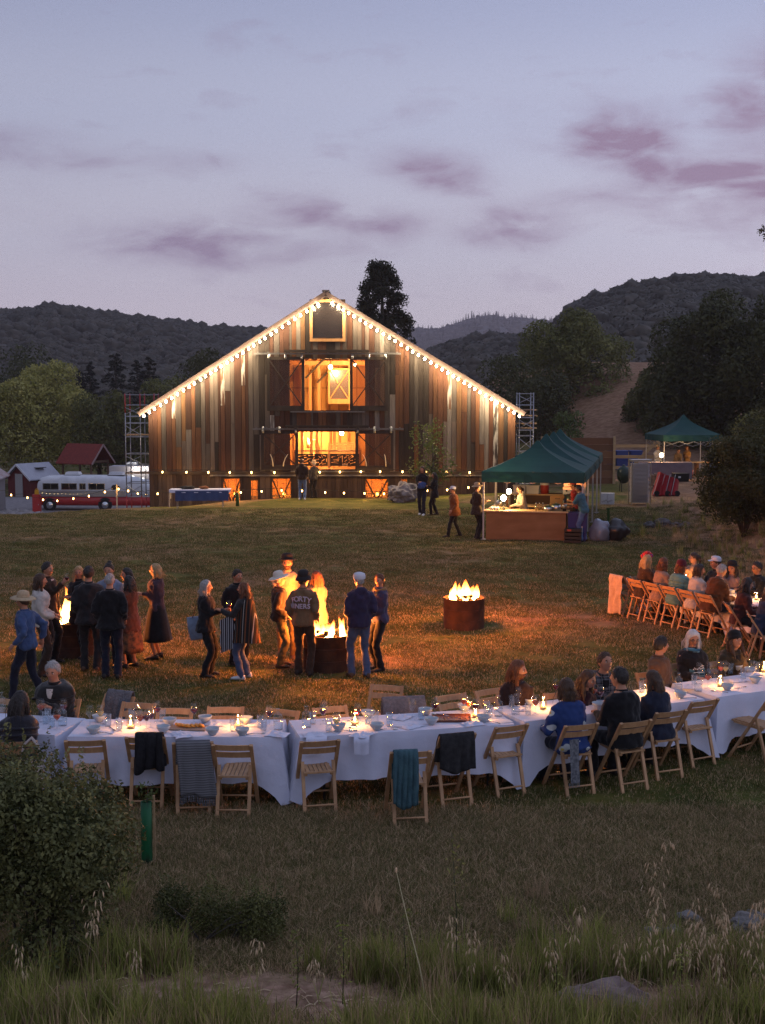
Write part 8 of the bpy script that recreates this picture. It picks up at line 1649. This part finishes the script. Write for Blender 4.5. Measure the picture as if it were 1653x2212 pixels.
# wild oats: thin stems with hanging spikelets
OAT = mat('oat_straw', (.6, .44, .27), .7, (.75, .58, .38), 20, trans=.3); OATS = mat('oat_stem', (.22, .2, .09), .8, (.3, .25, .12), 10)
def oat(label, base, h, lean, seed, n=14, group='wild oats in the foreground'):
    t = thing('wild_oat', label, 'grass stalk', base, 0, group); rg = random.Random(seed); L_ = Vector((lean[0], lean[1], 0)); pts = [Vector((0, 0, -.02)) + L_ * q ** 1.7 * h + Vector((0, 0, h * q)) for q in np.linspace(0, 1, 8)]
    m = MB(); m.tube(pts, [.0028, .0026, .0024, .0022, .002, .0018, .0014, .0008], 5); m.obj('stem', OATS, t, True)
    for k in range(2): q = MB(); a = rg.uniform(0, 6.28); z0 = h * rg.uniform(.1, .4); q.loft([[Vector((math.cos(a) * s_ * .16 - math.sin(a) * w, math.sin(a) * s_ * .16 + math.cos(a) * w, z0 + .12 * math.sin(s_ * 2.4))) for w in (-.004 * (1 - s_), .004 * (1 - s_))] for s_ in np.linspace(0, 1, 6)], cap=False, closed=False); q.obj('blade', grassm('green'), t)
    for k in range(n):
        q = rg.uniform(.55, 1); i = min(6, int(q * 7)); p = pts[i].lerp(pts[i + 1], q * 7 - i); a = rg.uniform(0, 6.28); e = p + Vector((math.cos(a), math.sin(a), .2)) * rg.uniform(.02, .05); m = MB(); m.tube([p, p.lerp(e, .6) + Vector((0, 0, .008)), e], .0007, 4)
        d = Vector((math.cos(a) * .3, math.sin(a) * .3, -1)).normalized(); m.tube([e, e + d * .014, e + d * .034, e + d * .052], [.0008, .0052, .0042, .0004], 5); m.obj('spikelet', OAT, t, True)
def oat_at(label, u, vb, vt, lean, seed, n=14): 
    b = on_ground(u, vb); z = HC + ray(u, vt).z / ray(u, vt).y * b.y - b.z; oat(label, b, max(.2, z), lean, seed, n)
OL = 'dry wild oat stalk with hanging spikelets in the foreground grass'
for i, (u, vb, vt) in enumerate(((1398, 2150, 1805), (1432, 2120, 1850), (1225, 2160, 1960), (1535, 2170, 1990), (1575, 2150, 1960), (1610, 2190, 1975), (1640, 2160, 1930), (1500, 2190, 2010), (1560, 2205, 2060), (1460, 2180, 1990), (1520, 2130, 1950), (1340, 2190, 2030), (1020, 2185, 2010), (985, 2160, 1960), (215, 2120, 1940), (185, 2160, 1900), (300, 2170, 2040), (560, 2180, 2020), (690, 2190, 2060), (1630, 2205, 2060), (1480, 2160, 1985), (60, 2190, 2030), (1590, 2180, 1940), (1615, 2150, 1900), (1545, 2200, 1980), (1430, 2200, 1930), (1380, 2180, 1960), (1648, 2190, 1950), (1570, 2120, 1900), (1490, 2140, 1930), (1185, 2190, 2020), (1100, 2200, 2050))):
    oat_at(OL, u, vb, vt, (random.Random(i).uniform(-.16, .16), random.Random(i + 50).uniform(-.1, .1)), i, 16)
# the long bare stalk leaning across the foreground
b0 = on_ground(930, 2205); tip = pd(856, 1880, b0.y + .25); t = thing('dry_stalk', 'long bare straw-coloured stalk leaning across the foreground', 'grass stalk', b0); d = tip - b0; m = MB(); m.tube([Vector((0, 0, -.03)), d * .35 + Vector((.01, 0, 0)), d * .7, d], [.006, .005, .004, .002], 6); m.obj('stem', mat('pale_straw', (.42, .36, .2), .6), t, True); m = MB(); m.ball(d, (.008, .008, .022), 8, 6); m.obj('seed_head', OAT, t, True)
# tall dark weed stalks
for i, (u, vb, vt) in enumerate(((1205, 2190, 1985), (880, 2150, 1960), (1470, 2190, 2040), (640, 2180, 2010), (985, 2140, 1800), (740, 2170, 1990))):
    b = on_ground(u, vb); h = max(.2, HC + ray(u, vt).z / ray(u, vt).y * b.y - b.z); t = thing('weed_stalk', 'upright dark green weed stalk among the foreground grass', 'weed', b, 0, 'weed stalks in the foreground'); rg = random.Random(90 + i); m = MB(); m.tube([(0, 0, -.02), (rg.uniform(-.02, .02), 0, h * .5), (rg.uniform(-.05, .05), 0, h)], [.005, .004, .0015], 6); m.obj('stem', mat('weed_stem', (.03, .04, .015), .7), t, True)
    C = np.array([[rg.gauss(0, .03), rg.gauss(0, .03), h * rg.uniform(.25, 1)] for _ in range(70)]); V, Q = cards(C, np.tile([0, 0, 1.], (70, 1)), .035, .35, .9); link('leaf_sprays', npmesh('leaf_sprays', V, Q, grassm('green')), t)
# foreground rocks
RL = [(1300, 2192, .25, .62, 'brown flat-topped rock at the bottom among dry grass'), (1610, 2005, .13, .6, 'largest pale rock in the rough grass on the right'), (1490, 1990, .09, .6, 'pale rock next to the largest one in the rough grass'), (1410, 2018, .075, .5, 'small pale rock in the middle of the rough grass'), (1455, 2014, .07, .5, 'small flat pale rock between two others in the rough grass'), (1270, 2030, .08, .4, 'low grey rock sunk in the green grass'), (170, 2165, .07, .6, 'white stone on the bare soil under the clipped shrub'), (195, 2160, .06, .6, 'cream stone touching the white one on the bare soil'), (430, 2205, .08, .5, 'blue-grey stone at the very bottom of the bare soil'), (1640, 1985, .09, .5, 'half hidden grey rock beside the largest pale one'), (585, 1998, .05, .4, 'little grey stone at the foot of the low shrub')]
for i, (u, v, s_, fl, lab) in enumerate(RL):
    p = on_ground(u, v); mm = mat('umber_rock', (.14, .095, .085), .9, (.24, .18, .16), 5, 6, bump=.9, bscale=14) if i == 0 else mat('pale_rock', (.13, .12, .115), .9, (.2, .18, .165), 7, 6, bump=.7, bscale=16)
    o = link('rock', rock_mesh('rock', (s_ * 1.25, s_, s_ * fl), 60 + i, mm, .32, 4)); o.location = p + Vector((0, 0, s_ * fl * .3)); o.rotation_euler = (0, 0, i * 1.3); tag(o, lab, 'rock')
# clipped shrub on the left, low shrub beside it
def shrub(label, base, lobes, n, size, seed, kind='bush', stems=26, h=1.6):
    t = thing('shrub', label, 'shrub', base); C, D = lobe_cloud(lobes, n, .3, .55); keep = C[:, 2] > .04; C, D = C[keep], D[keep]; V, Q = cards(C, D, size, .5, .75); link('foliage', npmesh('foliage', V, Q, leafmat(kind, 6)), t)
    rg = random.Random(seed); m = MB()
    for k in range(stems): l = rg.choice(lobes); e = Vector(l[:3]) + Vector((rg.uniform(-1, 1), rg.uniform(-1, 1), rg.uniform(-.2, .8))) * l[3] * .8; s0 = Vector((rg.uniform(-.3, .3), rg.uniform(-.2, .2), -.05)); m.tube([s0, s0.lerp(e, .5) + Vector((0, 0, .06)), e], [.012, .008, .003], 5)
    m.obj('stems', BARK, t, True)
    # upright shoots on the crest
    C2 = []; 
    for k in range(120): l = rg.choice(lobes); a = rg.uniform(0, 6.28); r_ = l[3] * rg.uniform(.1, .9); p0 = Vector(l[:3]) + Vector((math.cos(a) * r_, math.sin(a) * r_, math.sqrt(max(0, l[3] ** 2 - r_ ** 2)))); C2 += [p0 + Vector((rg.gauss(0, .008), rg.gauss(0, .008), q * .15)) for q in np.linspace(0, 1, 12)]
    V, Q = cards(np.array(C2), np.tile([0, 0, 1.], (len(C2), 1)), size, .5, .9); link('young_shoots', npmesh('young_shoots', V, Q, leafmat(kind, 6)), t); return t
b = on_ground(120, 2075); rg = random.Random(3); lb = []
for k in range(64): lb.append((rg.uniform(-.75, .46), rg.uniform(-.4, .45), rg.uniform(.22, 1.5), rg.uniform(.2, .33)))
lb = [l for l in lb if (l[2] < 1.42 - .45 * max(0, l[0] - .1)) and not (l[2] < .6 and l[0] > .3)]
shrub('clipped dark green shrub in front of the tables', b, lb, 46000, .042, 4)
b = on_ground(480, 2030); lb = [(rg.uniform(-.55, .5), rg.uniform(-.2, .25), rg.uniform(.1, .3), rg.uniform(.1, .17)) for k in range(26)]
shrub('low spreading shrub with rusty leaf tips beside the clipped one', b, lb, 12000, .024, 6, 'oak', 16)
# tree guard tube with a seedling
b = on_ground(318, 1870); t = thing('tree_guard', 'green plastic tree guard tube with a seedling poking out', 'tree guard', b); GT = mat('guard_green', (.005, .09, .03), .5, (.012, .025, .012), 5, 3, stretch=(1, 1, .6), lo=.45, hi=.6)
m = MB(); m.lathe([(.052, -.02), (.055, .3), (.053, .62), (.049, .62), (.05, .3)], 18); m.obj('tube', GT, t, True); m = MB(); m.tube([(0, 0, .3), (.01, 0, .62), (.02, .01, .78)], [.006, .005, .003], 6); m.obj('seedling_stem', BARK, t, True)
C = np.array([[random.gauss(.015, .035), random.gauss(0, .035), random.uniform(.62, .8)] for _ in range(60)]); V, Q = cards(C, np.tile([0, 0, 1.], (60, 1)), .045, .5, .9); link('seedling_leaves', npmesh('seedling_leaves', V, Q, leafmat('sapling')), t); m = MB(); m.box((.07, .02, .3), (.02, .02, .75)); m.obj('stake', RAILW, t)
# branch of a tall tree just outside, its leaves reach into the frame
b = base_at(1672, 34); b.z = ground_z(b.x, b.y); ht = HC + (VH - 430) / F * 34 - b.z
t = thing('leaning_tree', 'tall tree beyond the bank with one leafy bough against the sky', 'tree', b); m = MB(); zc = HC + (VH - 490) / F * 34 - b.z; m.tube([(.9, .3, -.3), (.8, .2, zc * .5), (.6, 0, zc * .85), (.0, 0, zc)], [.16, .12, .08, .02], 8); m.obj('trunk', BARK, t, True); lb = [(rg.uniform(-.45, .9), rg.uniform(-.4, .4), zc + rg.uniform(-.5, .6), rg.uniform(.15, .3)) for k in range(20)]; C, D = lobe_cloud(lb, 3200, .2, .3); V, Q = cards(C, D, .07, .6, .9); link('crown', npmesh('crown', V, Q, leafmat('dark')), t)

# ---------------------------------------------------------------- evening haze in the valley
hz = bpy.data.materials.new('valley_haze'); hz.use_nodes = True; t_ = hz.node_tree; t_.nodes.remove(t_.nodes['Principled BSDF']); pv = nn(t_, 'ShaderNodeVolumePrincipled'); pv.inputs['Color'].default_value = (.80, .76, .86, 1); pv.inputs['Density'].default_value = 2.4e-4; pv.inputs['Anisotropy'].default_value = .2; t_.links.new(pv.outputs[0], t_.nodes['Material Output'].inputs['Volume'])
o = link('haze', MB().box((0, 1270, 95), (3200, 2600, 216)).mesh('haze', hz)); tag(o, kind='stuff')
# ================================================================ weld bodies and garments into continuous surfaces
def finish_people():
    CL = {}
    for it in PENDING:
        o, vox, wr = it[0], it[1], it[2]; r = o.modifiers.new('weld', 'REMESH'); r.mode = 'VOXEL'; r.voxel_size = vox; r.use_smooth_shade = True
        sm = o.modifiers.new('soften', 'SMOOTH'); sm.factor = .5; sm.iterations = 4
        if wr:
            sc = it[4]
            if sc not in CL: tx = bpy.data.textures.new('creases', 'CLOUDS'); tx.noise_scale = sc * .5; tx.noise_depth = 2; CL[sc] = tx
            d = o.modifiers.new('creases', 'DISPLACE'); d.texture = CL[sc]; d.strength = wr * 1.6; d.mid_level = .5
    dg = bpy.context.evaluated_depsgraph_get(); dg.update()
    res = []
    for it in PENDING:
        ev = it[0].evaluated_get(dg); res.append(bpy.data.meshes.new_from_object(ev, depsgraph=dg))
    for it, me in zip(PENDING, res):
        o, ext = it[0], it[3]; old = o.data; mats = [m for m in old.materials]; o.modifiers.clear()
        if ext is not None:
            n = len(me.vertices); co = np.empty(n * 3, np.float32); me.vertices.foreach_get('co', co); polys = [tuple(p.vertices) for p in me.polygons]
            V = [tuple(c) for c in co.reshape(-1, 3)] + ext.v; Fc = polys + [tuple(i + n for i in f) for f in ext.f]; mi = [0] * len(polys) + ext.m
            m2 = bpy.data.meshes.new(o.name); m2.from_pydata(V, [], Fc); m2.update(); [m2.materials.append(m) for m in mats]; m2.polygons.foreach_set('material_index', mi); m2.polygons.foreach_set('use_smooth', [True] * len(Fc)); o.data = m2; bpy.data.meshes.remove(me)
        else:
            o.data = me
            if not me.materials: [me.materials.append(m) for m in mats]
            me.polygons.foreach_set('use_smooth', [True] * len(me.polygons))
        if old.users == 0: bpy.data.meshes.remove(old)
finish_people()
